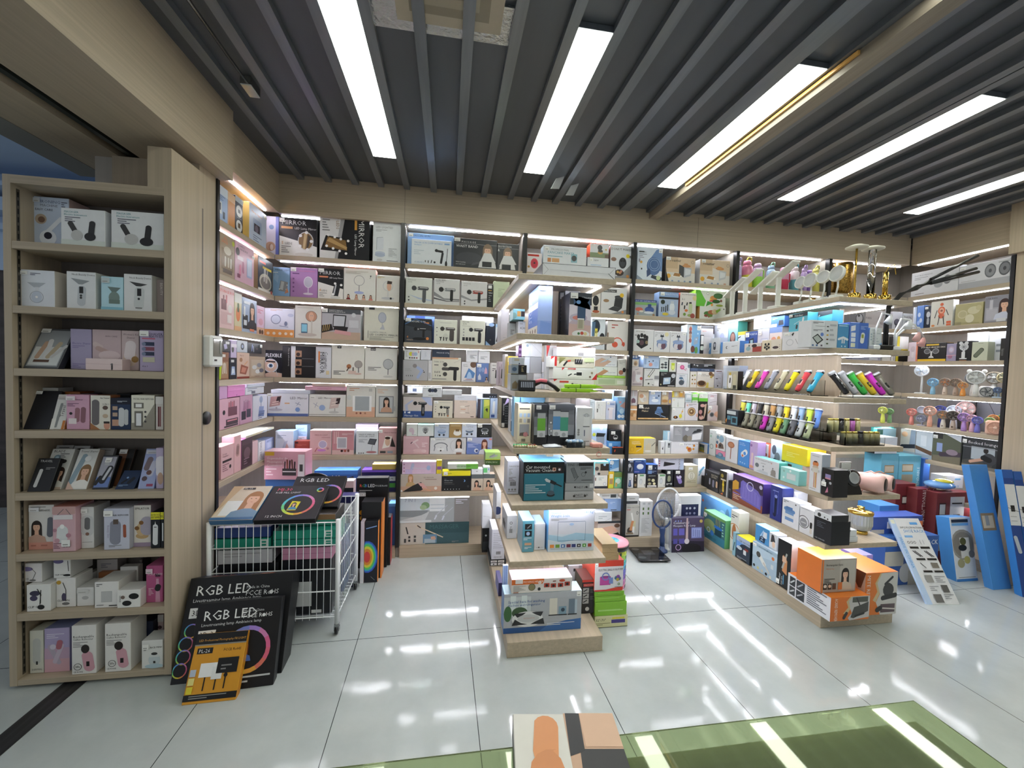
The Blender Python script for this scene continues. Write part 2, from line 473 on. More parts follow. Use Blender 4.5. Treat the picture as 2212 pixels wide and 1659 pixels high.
class Ink:
    """draws on the rectangle w x h; lays every shape a hair above the one before"""
    def __init__(s, mb, w, h, place): s.m, s.w, s.h, s.place, s.d = mb, w, h, place, 0.0003
    def poly(s, pts, col):
        pts = [(min(max(x, 0.0), s.w), min(max(y, 0.0), s.h)) for x, y in pts]
        s.m.face([s.place(x, y, s.d) for x, y in pts], col)
    def up(s): s.d += 0.00018
    def rect(s, x, y, w, h, col): s.poly([(x, y), (x+w, y), (x+w, y+h), (x, y+h)], col); s.up()
    def ell(s, cx, cy, rx, ry, col): s.poly(circ(cx, cy, rx, ry), col); s.up()
    def ring(s, cx, cy, rx, ry, t, cols):
        n = 24
        for k in range(n):
            a, b = 2*PI*k/n, 2*PI*(k+1)/n
            q = [(cx+rx*math.cos(a), cy+ry*math.sin(a)), (cx+rx*math.cos(b), cy+ry*math.sin(b)), (cx+(rx-t)*math.cos(b), cy+(ry-t)*math.sin(b)), (cx+(rx-t)*math.cos(a), cy+(ry-t)*math.sin(a))]
            s.poly(q, cols[k*len(cols)//n])
        s.up()
    def stroke(s, x0, y0, x1, y1, t, col):
        dx, dy = x1-x0, y1-y0; l = math.hypot(dx, dy) or 1; nx, ny = -dy/l*t/2, dx/l*t/2
        s.poly([(x0+nx, y0+ny), (x0-nx, y0-ny), (x1-nx, y1-ny), (x1+nx, y1+ny)], col); s.up()
    def caps(s, cx, cy, l, wd, ang, col):
        c, sn = math.cos(ang), math.sin(ang)
        pts = circ(l/2-wd/2, 0, wd/2, wd/2, 7, -PI/2, PI/2) + circ(-l/2+wd/2, 0, wd/2, wd/2, 7, PI/2, 1.5*PI)
        s.poly([(cx+x*c-y*sn, cy+x*sn+y*c) for x, y in pts], col); s.up()
    def text(s, x, y, ht, col, body, mode='t', maxw=None):
        v, f, w = text_polys(body)
        k = ht
        room = maxw if maxw else {'t': s.w*0.98-x, 'T': s.w*0.95, 'v': y, 'V': s.h-y, 'u': x}[mode]
        kx = min(k, max(room, 0.002)/w)
        out = []
        for a, b in v:
            if mode == 't': p = (x+a*kx, y+b*k)
            elif mode == 'T': p = (x+(a-w/2)*kx, y+b*k)
            elif mode == 'v': p = (x+b*k, y-a*kx)
            elif mode == 'V': p = (x-b*k, y+a*kx)
            else: p = (x-a*kx, y-b*k)
            out.append(s.place(min(max(p[0], 0), s.w), min(max(p[1], 0), s.h), s.d))
        s.m.mesh(out, f, col); s.up()
    # small pictures
    def gun(s, cx, cy, z, col, hand='333'):
        s.caps(cx+0.12*z, cy+0.12*z, 0.7*z, 0.22*z, 0, col); s.caps(cx+0.22*z, cy-0.22*z, 0.7*z, 0.19*z, PI/2, hand if hand != '333' else col)
        s.stroke(cx-0.3*z, cy+0.12*z, cx-0.15*z, cy+0.12*z, 0.08*z, 'b9b9b9'); s.ell(cx-0.42*z, cy+0.12*z, 0.15*z, 0.15*z, hand)
        s.caps(cx+0.16*z, cy+0.16*z, 0.5*z, 0.04*z, 0, 'd5d5d5')
    def mirror(s, cx, cy, z, col, fill):
        s.ell(cx, cy-0.46*z, 0.26*z, 0.06*z, col); s.stroke(cx, cy-0.45*z, cx, cy-0.05*z, 0.045*z, col)
        s.ell(cx, cy+0.17*z, 0.24*z, 0.31*z, col); s.ell(cx, cy+0.17*z, 0.205*z, 0.275*z, fill)
    def woman(s, cx, by, z, hair, cloth, skin='e3b79c'):
        s.ell(cx, by+0.70*z, 0.19*z, 0.25*z, hair); s.poly([(cx-0.2*z, by+.2*z), (cx+.2*z, by+.2*z), (cx+.19*z, by+.72*z), (cx-.19*z, by+.72*z)], hair); s.up()
        s.poly([(cx-.08*z, by+.25*z), (cx+.08*z, by+.25*z), (cx+.07*z, by+.55*z), (cx-.07*z, by+.55*z)], skin); s.up()
        s.poly([(cx-.36*z, by), (cx+.36*z, by), (cx+.3*z, by+.24*z), (cx+.08*z, by+.34*z), (cx-.08*z, by+.34*z), (cx-.3*z, by+.24*z)], cloth); s.up()
        s.ell(cx, by+0.66*z, 0.125*z, 0.18*z, skin); s.poly([(cx-.13*z, by+.76*z), (cx+.13*z, by+.76*z), (cx+.1*z, by+.88*z), (cx-.1*z, by+.88*z)], hair); s.up()
        for q in (-.05, .05): s.poly(circ(cx+q*z, by+.68*z, .018*z, .012*z, 6), '2a2320')
        s.poly([(cx-.035*z, by+.565*z), (cx+.035*z, by+.565*z), (cx, by+.55*z)], 'b0524e'); s.up()
    def fan(s, cx, cy, z, col, hub):
        s.caps(cx, cy-.3*z, .55*z, .16*z, PI/2, col); s.ell(cx, cy+.14*z, .3*z, .3*z, col)
        for k in range(10):
            a = 2*PI*k/10
            s.stroke(cx+.08*z*math.cos(a), cy+.14*z+.08*z*math.sin(a), cx+.26*z*math.cos(a+.3), cy+.14*z+.26*z*math.sin(a+.3), .03*z, hub)
        s.ell(cx, cy+.14*z, .07*z, .07*z, hub)
def draw(ink, art):
    """art: 'cmd args|cmd args'; x and widths in face widths, y and heights in face heights; sizes of pictures in face heights. Returns stickers."""
    w, h = ink.w, ink.h
    st = []
    for c in art.split('|'):
        a = c.split()
        if not a: continue
        k, q = a[0], a[1:]
        F = float
        if k == 'r': ink.rect(F(q[0])*w, F(q[1])*h, F(q[2])*w, F(q[3])*h, q[4])
        elif k == 'e': ink.ell(F(q[0])*w, F(q[1])*h, F(q[2])*h, F(q[2])*h, q[3])
        elif k == 'E': ink.ell(F(q[0])*w, F(q[1])*h, F(q[2])*w, F(q[3])*h, q[4])
        elif k == 'o': ink.ring(F(q[0])*w, F(q[1])*h, F(q[2])*h, F(q[2])*h, F(q[3])*h, q[4].split(','))
        elif k == 'p': ink.poly([(F(q[i])*w, F(q[i+1])*h) for i in range(1, len(q)-1, 2)], q[0]); ink.up()
        elif k == 'n': ink.stroke(F(q[0])*w, F(q[1])*h, F(q[2])*w, F(q[3])*h, F(q[4])*h, q[5])
        elif k in 'tTvVu': ink.text(F(q[0])*w, F(q[1])*h, F(q[2])*h if k in 'tTu' else F(q[2])*w, q[3], ' '.join(q[4:]), k)
        elif k == 'l':
            for i in range(int(q[3])):
                ww = F(q[2])*w*(1-0.17*((i*7) % 4))
                ink.poly([(F(q[0])*w, (F(q[1])-i*F(q[4]))*h), (F(q[0])*w+ww, (F(q[1])-i*F(q[4]))*h), (F(q[0])*w+ww, (F(q[1])-i*F(q[4])+F(q[4])*.4)*h), (F(q[0])*w, (F(q[1])-i*F(q[4])+F(q[4])*.4)*h)], q[5])
            ink.up()
        elif k == 'g': ink.gun(F(q[0])*w, F(q[1])*h, F(q[2])*h, q[3], q[4] if len(q) > 4 else '333')
        elif k == 'm': ink.mirror(F(q[0])*w, F(q[1])*h, F(q[2])*h, q[3], q[4])
        elif k == 'W': ink.woman(F(q[0])*w, F(q[1])*h, F(q[2])*h, q[3], q[4], *(q[5:6]))
        elif k == 'f': ink.fan(F(q[0])*w, F(q[1])*h, F(q[2])*h, q[3], q[4])
        elif k == 'k': ink.caps(F(q[0])*w, F(q[1])*h, F(q[2])*h, F(q[3])*h, R(F(q[4])), q[5])
        elif k == 'b':
            x, y, bw, bh = F(q[0])*w, F(q[1])*h, F(q[2])*w, F(q[3])*h
            for i in range(9): ink.poly([(x+bw*i/9, y), (x+bw*(i+.3+.25*(i*5 % 3))/9, y), (x+bw*(i+.3+.25*(i*5 % 3))/9, y+bh), (x+bw*i/9, y+bh)], '222')
            ink.up()
        elif k == 's': st.append((F(q[0])*w, F(q[1])*h, F(q[2])*w, F(q[3])*h, q[4] if len(q) > 4 else 'f4f5f2'))
    return st
SHOW = None
def carton(name, loc, rotz, w, d, h, cols, art, label, cat='box', group=None, lean=0.0, material=None, bev=0.0015, topart=None, sideart=None, roll=0.0):
    """A printed carton; its origin is the middle of the lower front edge, its front faces -y. cols 'front,side,top'. lean tips it back (degrees)."""
    cc = cols.split(',')
    fr = cc[0]; sd = cc[1] if len(cc) > 1 else fr; tp = cc[2] if len(cc) > 2 else sd
    m = MB()
    m.box(-w/2, w/2, 0, d, 0, h, cols=[fr, sd, sd, sd, tp, sd], bev=bev)
    st = []
    if art:
        st = draw(Ink(m, w, h, lambda x, y, z: (x-w/2, -z, y)), art)
    if topart: draw(Ink(m, w, d, lambda x, y, z: (x-w/2, y, h+z)), topart)
    if sideart: draw(Ink(m, d, h, lambda x, y, z: (-w/2-z, d-x, y)), sideart)
    o = m.build(name, material or PRINT)
    M = Matrix.Translation(loc) @ Matrix.Rotation(rotz, 4, 'Z') @ Matrix.Rotation(R(-lean), 4, 'X') @ Matrix.Rotation(R(roll), 4, 'Y')
    o.matrix_world = M
    tag(o, label, cat, group)
    for (x, y, sw, sh, c) in st:
        q = MB(); q.box(x-w/2, x-w/2+sw, -0.0049, -0.0046, y, y+sh, c)
        Ink(q, sw, sh, lambda a, b, z: (x-w/2+a, -0.0049-z, y+b)).rect(sw*.15, sh*.2, sw*.6, sh*.18, 'aaa9a5')
        q.build('price_sticker', PRINT, o)
    return o
def rows(text):
    head = None
    for line in text.strip().split('\n'):
        if line[0] == '@':
            head = [x.strip() for x in line[1:].split('|')]      # axis | group | label ending
            continue
        p = [x.strip() for x in line.split(';')]
        n = [float(x) for x in p[0].split()]                     # u0 u1 plane z h depth lean yaw
        u0, u1, pl, z, h, d, lean, yaw = n
        ax, grp, end = head
        u = (u0+u1)/2; w = abs(u1-u0)-0.0012
        loc, rz = {'-y': ((u, pl, z), 0), '+x': ((pl, u, z), PI/2), '-x': ((pl, u, z), -PI/2)}[ax]
        carton(p[1], (loc[0], loc[1], loc[2]+0.001), rz+R(yaw), w, d, h-0.0016, p[2], p[3].replace('/', '|'), (p[4]+' '+end).strip(), group=grp, lean=lean, topart=p[5].replace('/', '|') if len(p) > 5 and p[5] else None, sideart=p[6].replace('/', '|') if len(p) > 6 else None)

# ---------------------------------------------------------------- things that are not cartons
def cat_thing(name, loc, label, cat, group=None, rz=0.0, rot=None):
 return tag(empty(name, loc, rot or (0, 0, rz)), label, cat, group)
def mesh_part(parent, name, mb, material): return mb.build(name, material, parent)
def frame_fan(name, loc, rz, label, head, z, col, rim, hub, body='stick', bw=0.03, bcol=None, tilt=0.0, group='fans on the fan wall'):
 """a small fan; its head (radius) sits at height z over the base"""
 t = cat_thing(name, loc, label, 'fan', group, rz)
 bc = bcol or col
 b = MB()
 if body == 'stick':
  b.lathe([(bw*.75, 0), (bw, .004), (bw*.9, z*.35), (bw*.55, z-head*.9), (bw*.5, z-head*.7)], bc, 16)
  b.box(-bw*.3, bw*.3, -bw*.98, -bw*.8, z*.15, z*.25, rim)
 elif body == 'square':
  b.box(-head*1.18, head*1.18, -.022, .03, 0, z+head*1.12, bc, bev=.012)
  b.box(head*.3, head*.95, -.0235, -.022, .008, .022, '2a2322')
 elif body == 'stand':
  b.box(-bw*1.6, bw*1.6, -bw, bw, 0, .01, bc, bev=.004); b.tube([(0, .01, .008), (0, .012, z*.5), (0, .004, z-head*.8)], bw*.35, bc)
 mesh_part(t, 'body', b, PLAS)
 M = Matrix.Translation((0, -.024 if body == 'square' else -.012, z)) @ Matrix.Rotation(R(tilt), 4, 'X') @ Matrix.Rotation(PI/2, 4, 'X')
 h = MB()
 h.lathe([(head*.55, -.028), (head*.95, -.02), (head, 0), (head*.97, .006), (head*.84, .008), (head*.82, .002), (head*.8, -.012), (0.0001, -.014)], col, 28, M, cols=[col, col, rim, rim, rim, col, 'dcdcd9' if rim != col else rim])
 for k in range(16):
  a = 2*PI*k/16
  c, s2 = math.cos(a), math.sin(a); c2, s3 = math.cos(a+.25), math.sin(a+.25)
  h.tube([M @ Vector((head*.2*c, head*.2*s2, .009)), M @ Vector((head*.55*c2, head*.55*s3, .010)), M @ Vector((head*.86*c2, head*.86*s3, .006))], .0011, rim, 4)
 mesh_part(t, 'guard', h, PLAS)
 g = MB()
 g.lathe([(head*.24, .004), (head*.22, .011), (head*.1, .013), (.0001, .013)], hub, 18, M)
 for k in range(5):
  a = 2*PI*k/5
  p = [M @ Vector((head*r*math.cos(a+d), head*r*math.sin(a+d), zz)) for r, d, zz in ((.2, 0, -.002), (.75, .1, -.006), (.75, .85, .001), (.2, .6, .002))]
  g.face(p, hub)
 mesh_part(t, 'blades', g, PLAS)
 return t
def clipper(loc, rot, label, col, trim, length=0.165, grp='hair clippers on the gondola'):
 t = cat_thing('hair_clipper', loc, label, 'hair clipper', grp, rot=rot)
 L = length
 b = MB()
 w, d = .021, .016
 prof = [(.6, 0), (.92, .06), (1, .25), (.88, .5), (.95, .75), (1.08, .86)]
 rings = []
 for s, f in prof:
  rings.append([(w*s*math.cos(a), d*s*math.sin(a), L*f) for a in [2*PI*k/14 for k in range(14)]])
 for i in range(len(rings)-1):
  for k in range(14):
   k2 = (k+1) % 14
   side = math.sin(2*PI*(k+.5)/14)
   b.face([rings[i][k], rings[i][k2], rings[i+1][k2], rings[i+1][k]], col if side < .25 else '1b1b1d', True)
 b.face(rings[0][::-1], '1b1b1d'); b.face(rings[-1], trim)
 mesh_part(t, 'body', b, GLOSS)
 h = MB()
 h.box(-w*1.1, w*1.1, -d*.8, d*.5, L*.86, L*.93, trim, bev=.002)
 h.box(-w*1.12, w*1.12, -d*.5, d*.3, L*.93, L*.97, 'b9bcc0')
 for k in range(9): h.box(-w*1.1+k*w*.25, -w*1.1+k*w*.25+.0025, -d*.45, d*.1, L*.97, L, 'cfd2d6')
 mesh_part(t, 'blade', h, PLAS)
 s = MB()
 s.box(-.006, .006, -d*1.06, -d*.75, L*.3, L*.52, '17181a', bev=.002); s.box(-.004, .004, -d*1.12, -d*1.0, L*.4, L*.46, trim)
 mesh_part(t, 'switch', s, PLAS)
 return t
def special1():
 # -------- fans on the side wall at the far right (x, y, shelf z)
 Z5, Z4 = 1.391, 1.101
 F = [  # pixel-free list: y along the wall, x, shelf, radius, height, colours, body, label
  (3.10, 4.30, Z5, .052, .18, 'e6e9ec', 'cfd6de', 'b9c9d9', 'stand', 'white fan on a folded stand at the corner'),
  (2.985, 4.27, Z5, .038, .085, '8fc3e6', '7fb4dc', 'a9d3ee', 'stick', 'sky blue round fan'),
  (2.895, 4.27, Z5, .038, .088, 'd9c9bb', '8f7f73', 'c98a5f', 'stick', 'beige fan with a copper hub'),
  (2.82, 4.27, Z5, .038, .088, 'b4a294', '8a786b', 'a08f80', 'stick', 'taupe fan with a taupe hub'),
  (2.755, 4.245, Z5, .03, .072, 'e69a4a', 'dfb98a', 'd9843a', 'stick', 'little orange fan with a white middle'),
  (2.745, 4.34, Z5, .055, .12, 'dfe2e4', '5a5e63', 'b9bec3', 'stick', 'white fan with dark spokes behind the orange one'),
  (2.685, 4.265, Z5, .056, .125, 'e2e4e2', 'd0d3d3', 'd6dad9', 'stick', 'big white fan with two round bear ears'),
  (2.625, 4.35, Z5, .05, .13, 'd9dcde', '8a8272', 'c9cccd', 'stick', 'white fan behind the square white fan'),
  (2.60, 4.25, Z5, .04, .05, 'e2e3e2', '6a6c70', '55585c', 'square', 'square white fan with a dark grille'),
  (2.55, 4.33, Z5, .044, .135, 'e6dfc0', 'cfc49a', 'f0ead0', 'stick', 'cream fan with deep cream ribs'),
  (2.535, 4.245, Z5, .024, .048, 'c3d6ea', '5a6f99', 'b4c9e2', 'stand', 'pale blue turbo blower lying on its stand'),
  (2.513, 4.32, Z5, .034, .14, '6fa0a4', '4f8084', '26282c', 'stand', 'teal fan with a black hub against the black post'),
  (3.215, 4.05, Z4, .034, .10, 'd9e26a', 'c9d35a', 'e6ea9a', 'stick', 'yellow green fan at the row end'),
  (3.225, 4.14, Z4, .03, .092, '7faa7a', '6f9a6a', '8fba8a', 'stick', 'plain green fan'),
  (3.115, 4.24, Z4, .036, .095, 'e6928a', 'd9847c', 'f0b4ac', 'stick', 'salmon pink fan'),
  (3.04, 4.25, Z4, .036, .045, 'b9bccf', '8f93a9', 'a4a8bd', 'stand', 'grey double fan, one head above the other'),
  (2.985, 4.26, Z4, .044, .115, 'e8b09a', 'd99f88', 'f3e0d6', 'stick', 'peach fan on a pink handle'),
  (2.955, 4.33, Z4, .044, .125, '2f3a86', '27306f', '3f4a99', 'stick', 'dark blue fan behind the peach one'),
  (2.88, 4.25, Z4, .04, .095, 'e0d6cc', '7f7068', 'c98f5f', 'stick', 'white-rimmed fan with a copper hub'),
  (2.865, 4.34, Z4, .05, .125, 'cfd9ea', 'a9b9d6', 'dfe6f2', 'stick', 'pale lilac fan behind the copper hub fan'),
  (2.81, 4.25, Z4, .041, .097, 'c3b2a4', '4f433c', '3a302b', 'stick', 'dark brown spoked fan'),
  (2.80, 4.36, Z4, .062, .145, 'b08f8c', 'a07f7c', 'c3a4a0', 'stick', 'big dusty pink fan high at the back'),
  (2.735, 4.25, Z4, .038, .092, 'b490d3', 'a480c4', 'c9a9e0', 'stick', 'purple fan on a purple handle'),
  (2.685, 4.255, Z4, .032, .092, 'e6b9cf', 'd9a9c0', 'f0cfdd', 'stick', 'pink fan with an orange and white handle'),
  (2.645, 4.245, Z4, .032, .082, '7f7fd3', '6f6fc3', 'a9a9e6', 'stick', 'violet blue fan'),
  (2.60, 4.33, Z4, .034, .10, 'e0c9a4', 'd3843f', 'e6d3b4', 'stick', 'cream fan with an orange rim at the back'),
  (2.575, 4.255, Z4, .03, .088, 'dfe0c9', 'a9c98a', '8fc94a', 'stick', 'cream fan with a green hub and white case'),
  (2.555, 4.36, Z4, .04, .10, 'a9c98f', '8fb06f', 'c9dfb4', 'stick', 'green-rimmed fan at the back'),
  (2.525, 4.24, Z4, .05, .058, 'e6bba6', 'd3a48f', 'eec9b6', 'square', 'square pink fan with many fine ribs'),
 ]
 for y, x, z, r, h, c, rim, hub, body, lb in F:
  end = ', on the fan wall\'s %s shelf' % ('upper' if z > 1.2 else 'lower')
  t = frame_fan('hand_fan' if body == 'stick' else 'desk_fan', (x, y, z), -PI/2+R(18), lb + end, r, h+r*.6 if body != 'square' else r*1.15, c, rim, hub, body, .018 if r < .05 else .024, tilt=0)
  if 'bear' in lb:
   for sx in (-1, 1):
    e = MB(); e.ball((sx*.042, 0, h+r*.6+.05), .016, c); e.build('ear', PLAS, t)
  if 'double fan' in lb:
   e = MB(); M = Matrix.Translation((0, -.012, .145)) @ Matrix.Rotation(PI/2, 4, 'X')
   e.lathe([(.02, -.02), (.034, 0), (.03, .006), (.028, -.004), (.0001, -.006)], c, 24, M); e.build('guard', PLAS, t)
 # -------- two rows of clippers
 up = [('1d1d1f', 'cfd2d6', 'black and chrome'), ('e6e8ea', 'b9bcc0', 'plain white'), ('c9b52e', '8a7a20', 'yellow'), ('d04aa9', 'a03a86', 'magenta'), ('8f93a0', '55585f', 'grey'), ('b9b49a', '8a8468', 'silver gold engraved'), ('d9cf2e', '1b1b1d', 'bright yellow and black'), ('c9474f', '1b1b1d', 'red and black'), ('3a9fc0', '1b1b1d', 'turquoise and black')]
 y0, y1 = 3.00, 2.28
 for i, (c, tr, nm) in enumerate(up):
  y = y0 + (y1-y0)*i/(len(up)-1)
  clipper((2.295, y, 1.413), (R(-32), 0, -PI/2), nm+' hair clipper leaning on the clear rack of the upper tier', c, tr, .165)
 up2 = [('26272a', '8f9297', 'dark grey'), ('a9acb0', '8a8d92', 'chrome silver'), ('3fae4a', '2a7a34', 'shiny green'), ('d3b52e', '9a8420', 'gold yellow'), ('c02fb4', '8a2084', 'shiny purple'), ('77756a', '4a4840', 'bronze grey')]
 for i, (c, tr, nm) in enumerate(up2):
  clipper((2.41+i*.062, 2.125-.003*i, 1.413), (R(-24), R(-24), 0), nm+' hair clipper leaning on the clear end rack', c, tr, .16)
 low = [('e0903f', '1b1b1d', 'orange'), ('3f7fb0', '1b1b1d', 'blue rimmed'), ('d0509a', '1b1b1d', 'pink rimmed'), ('8f8f80', '55554c', 'engraved silver'), ('9a9886', '5c5a4e', 'silver dragon'), ('77766c', '4a4a42', 'dull silver'), ('d03fbf', '8a2a80', 'magenta clear'), ('8a8c96', '4a4c55', 'slate grey'), ('e0d42e', '9a9020', 'lemon yellow'), ('6f9a78', '3f5f48', 'sage green'), ('6a6c73', '2f3136', 'smoky grey'), ('c9ced3', '8f959c', 'pale silver'), ('a9b48f', '2a2c26', 'black and lime')]
 for i, (c, tr, nm) in enumerate(low):
  y = 3.02-.062*i
  clipper((2.285, y, 1.108), (R(-20), 0, -PI/2), nm+' hair clipper in the front row of the lower tier', c, tr, .12)
 back = [('c9c24a', '1b1b1d', 'yellow gem'), ('5fc0a4', '1b1b1d', 'mint'), ('a9a4b0', '1b1b1d', 'lilac steel'), ('26272a', '1b1b1d', 'all black'), ('b9b6a4', '3a3a34', 'patterned silver'), ('a9814f', '4a3a26', 'copper'), ('8f9496', '4a4e50', 'steel'), ('d9c02e', '6a5e18', 'golden'), ('dfe4e6', '9aa0a4', 'white steel'), ('7f9cc0', '4f6a8c', 'ice blue'), ('b9d04a', '7a8a2a', 'lime'), ('5f86c9', '3a5a96', 'sky blue')]
 for i, (c, tr, nm) in enumerate(back):
  y = 2.98-.062*i
  clipper((2.375, y, 1.172), (R(-12), 0, -PI/2), nm+' hair clipper in the raised back row of the lower tier', c, tr, .135)
 # clear acrylic racks under them
 t = cat_thing('acrylic_rack', (2.29, 2.65, 1.3905), 'long clear acrylic rack under the upper row of clippers', 'display rack', 'clear display racks')
 m = MB(); m.box(-.03, .10, -.42, .40, 0, .004); m.box(-.03, -.026, -.42, .40, .004, .022); m.build('tray', GLASS, t)
 m = MB(); m.box(.068, .072, -.42, .40, .004, .10); m.build('back_rest', GLASS, t)
 t = cat_thing('acrylic_rack', (2.56, 2.10, 1.3905), 'short clear acrylic rack at the gondola end', 'display rack', 'clear display racks')
 m = MB(); m.box(-.17, .17, -.03, .07, 0, .004); m.box(-.17, .17, -.03, -.026, .004, .022); m.build('tray', GLASS, t)
 m = MB(); m.box(-.17, .17, .045, .049, .004, .075); m.build('back_rest', GLASS, t)
 t = cat_thing('acrylic_rack', (2.34, 2.64, 1.1005), 'two-tier clear acrylic rack under the lower clippers', 'display rack', 'clear display racks')
 m = MB(); m.box(-.075, .11, -.42, .42, 0, .004); m.box(-.075, -.071, -.42, .42, .004, .03); m.build('tray', GLASS, t)
 m = MB(); m.box(.018, .11, -.42, .42, .064, .068); m.box(.014, .018, -.42, .42, .004, .085); m.build('tray', GLASS, t)
 # gold and black barrel shavers
 t = cat_thing('acrylic_rack', (2.51, 2.15, 1.1005), 'clear acrylic step rack of gold barrel shavers', 'display rack', 'clear display racks')
 m = MB(); m.box(-.135, .15, -.06, .11, 0, .004); m.box(-.135, .15, -.06, -.056, .004, .05); m.build('tray', GLASS, t)
 m = MB(); m.box(-.135, .15, .045, .11, .06, .064); m.box(-.135, -.131, -.06, .11, .004, .12); m.build('tray', GLASS, t)
 for row, (n, yy, zz, hh) in enumerate(((7, 2.125, 1.105, .075), (6, 2.215, 1.165, .085))):
  for i in range(n):
   x = 2.40+i*.04
   odd = (row == 0 and i == 3) or (row == 1 and i in (2, 4))
   body = '1b1b1d' if odd and not (row == 1 and i == 4) else ('8a4a86' if odd else '8f8a5f')
   words_ = ['first', 'second', 'third', 'fourth', 'fifth', 'sixth', 'seventh'][i]
   t = cat_thing('barrel_shaver', (x, yy, zz), '%s barrel shaver, %s along the %s of the step rack' % ('black' if body == '1b1b1d' else 'violet' if odd else 'gold black engraved', words_, 'front row' if row == 0 else 'raised row'), 'shaver', 'barrel shavers on the step rack')
   m = MB(); m.lathe([(.015, 0), (.0165, .003), (.0165, hh*.85), (.014, hh*.87)], body, 14, cols=['c9b86a', body, body, 'c9b86a']); m.build('body', GLOSS, t)
   m = MB(); m.lathe([(.0145, hh*.87), (.0145, hh), (.010, hh+.003)], 'b9a75a' if not odd else '2a2a2c', 14); m.build('cap', METAL, t)
 m = MB(); m.lathe([(.011, 0), (.012, .002), (.012, .10), (.011, .102)], 'd3b52e', 14, cols=['8a5a2a', 'e0c23a', 'e0c23a'])
 o = m.build('shaver_tube', GLOSS); o.matrix_world = Matrix.Translation((2.66, 2.155, 1.1125)) @ Matrix.Rotation(R(100), 4, 'Z') @ Matrix.Rotation(PI/2, 4, 'Y')
 tag(o, 'yellow tube lying on the gondola shelf beside the step rack', 'tube')

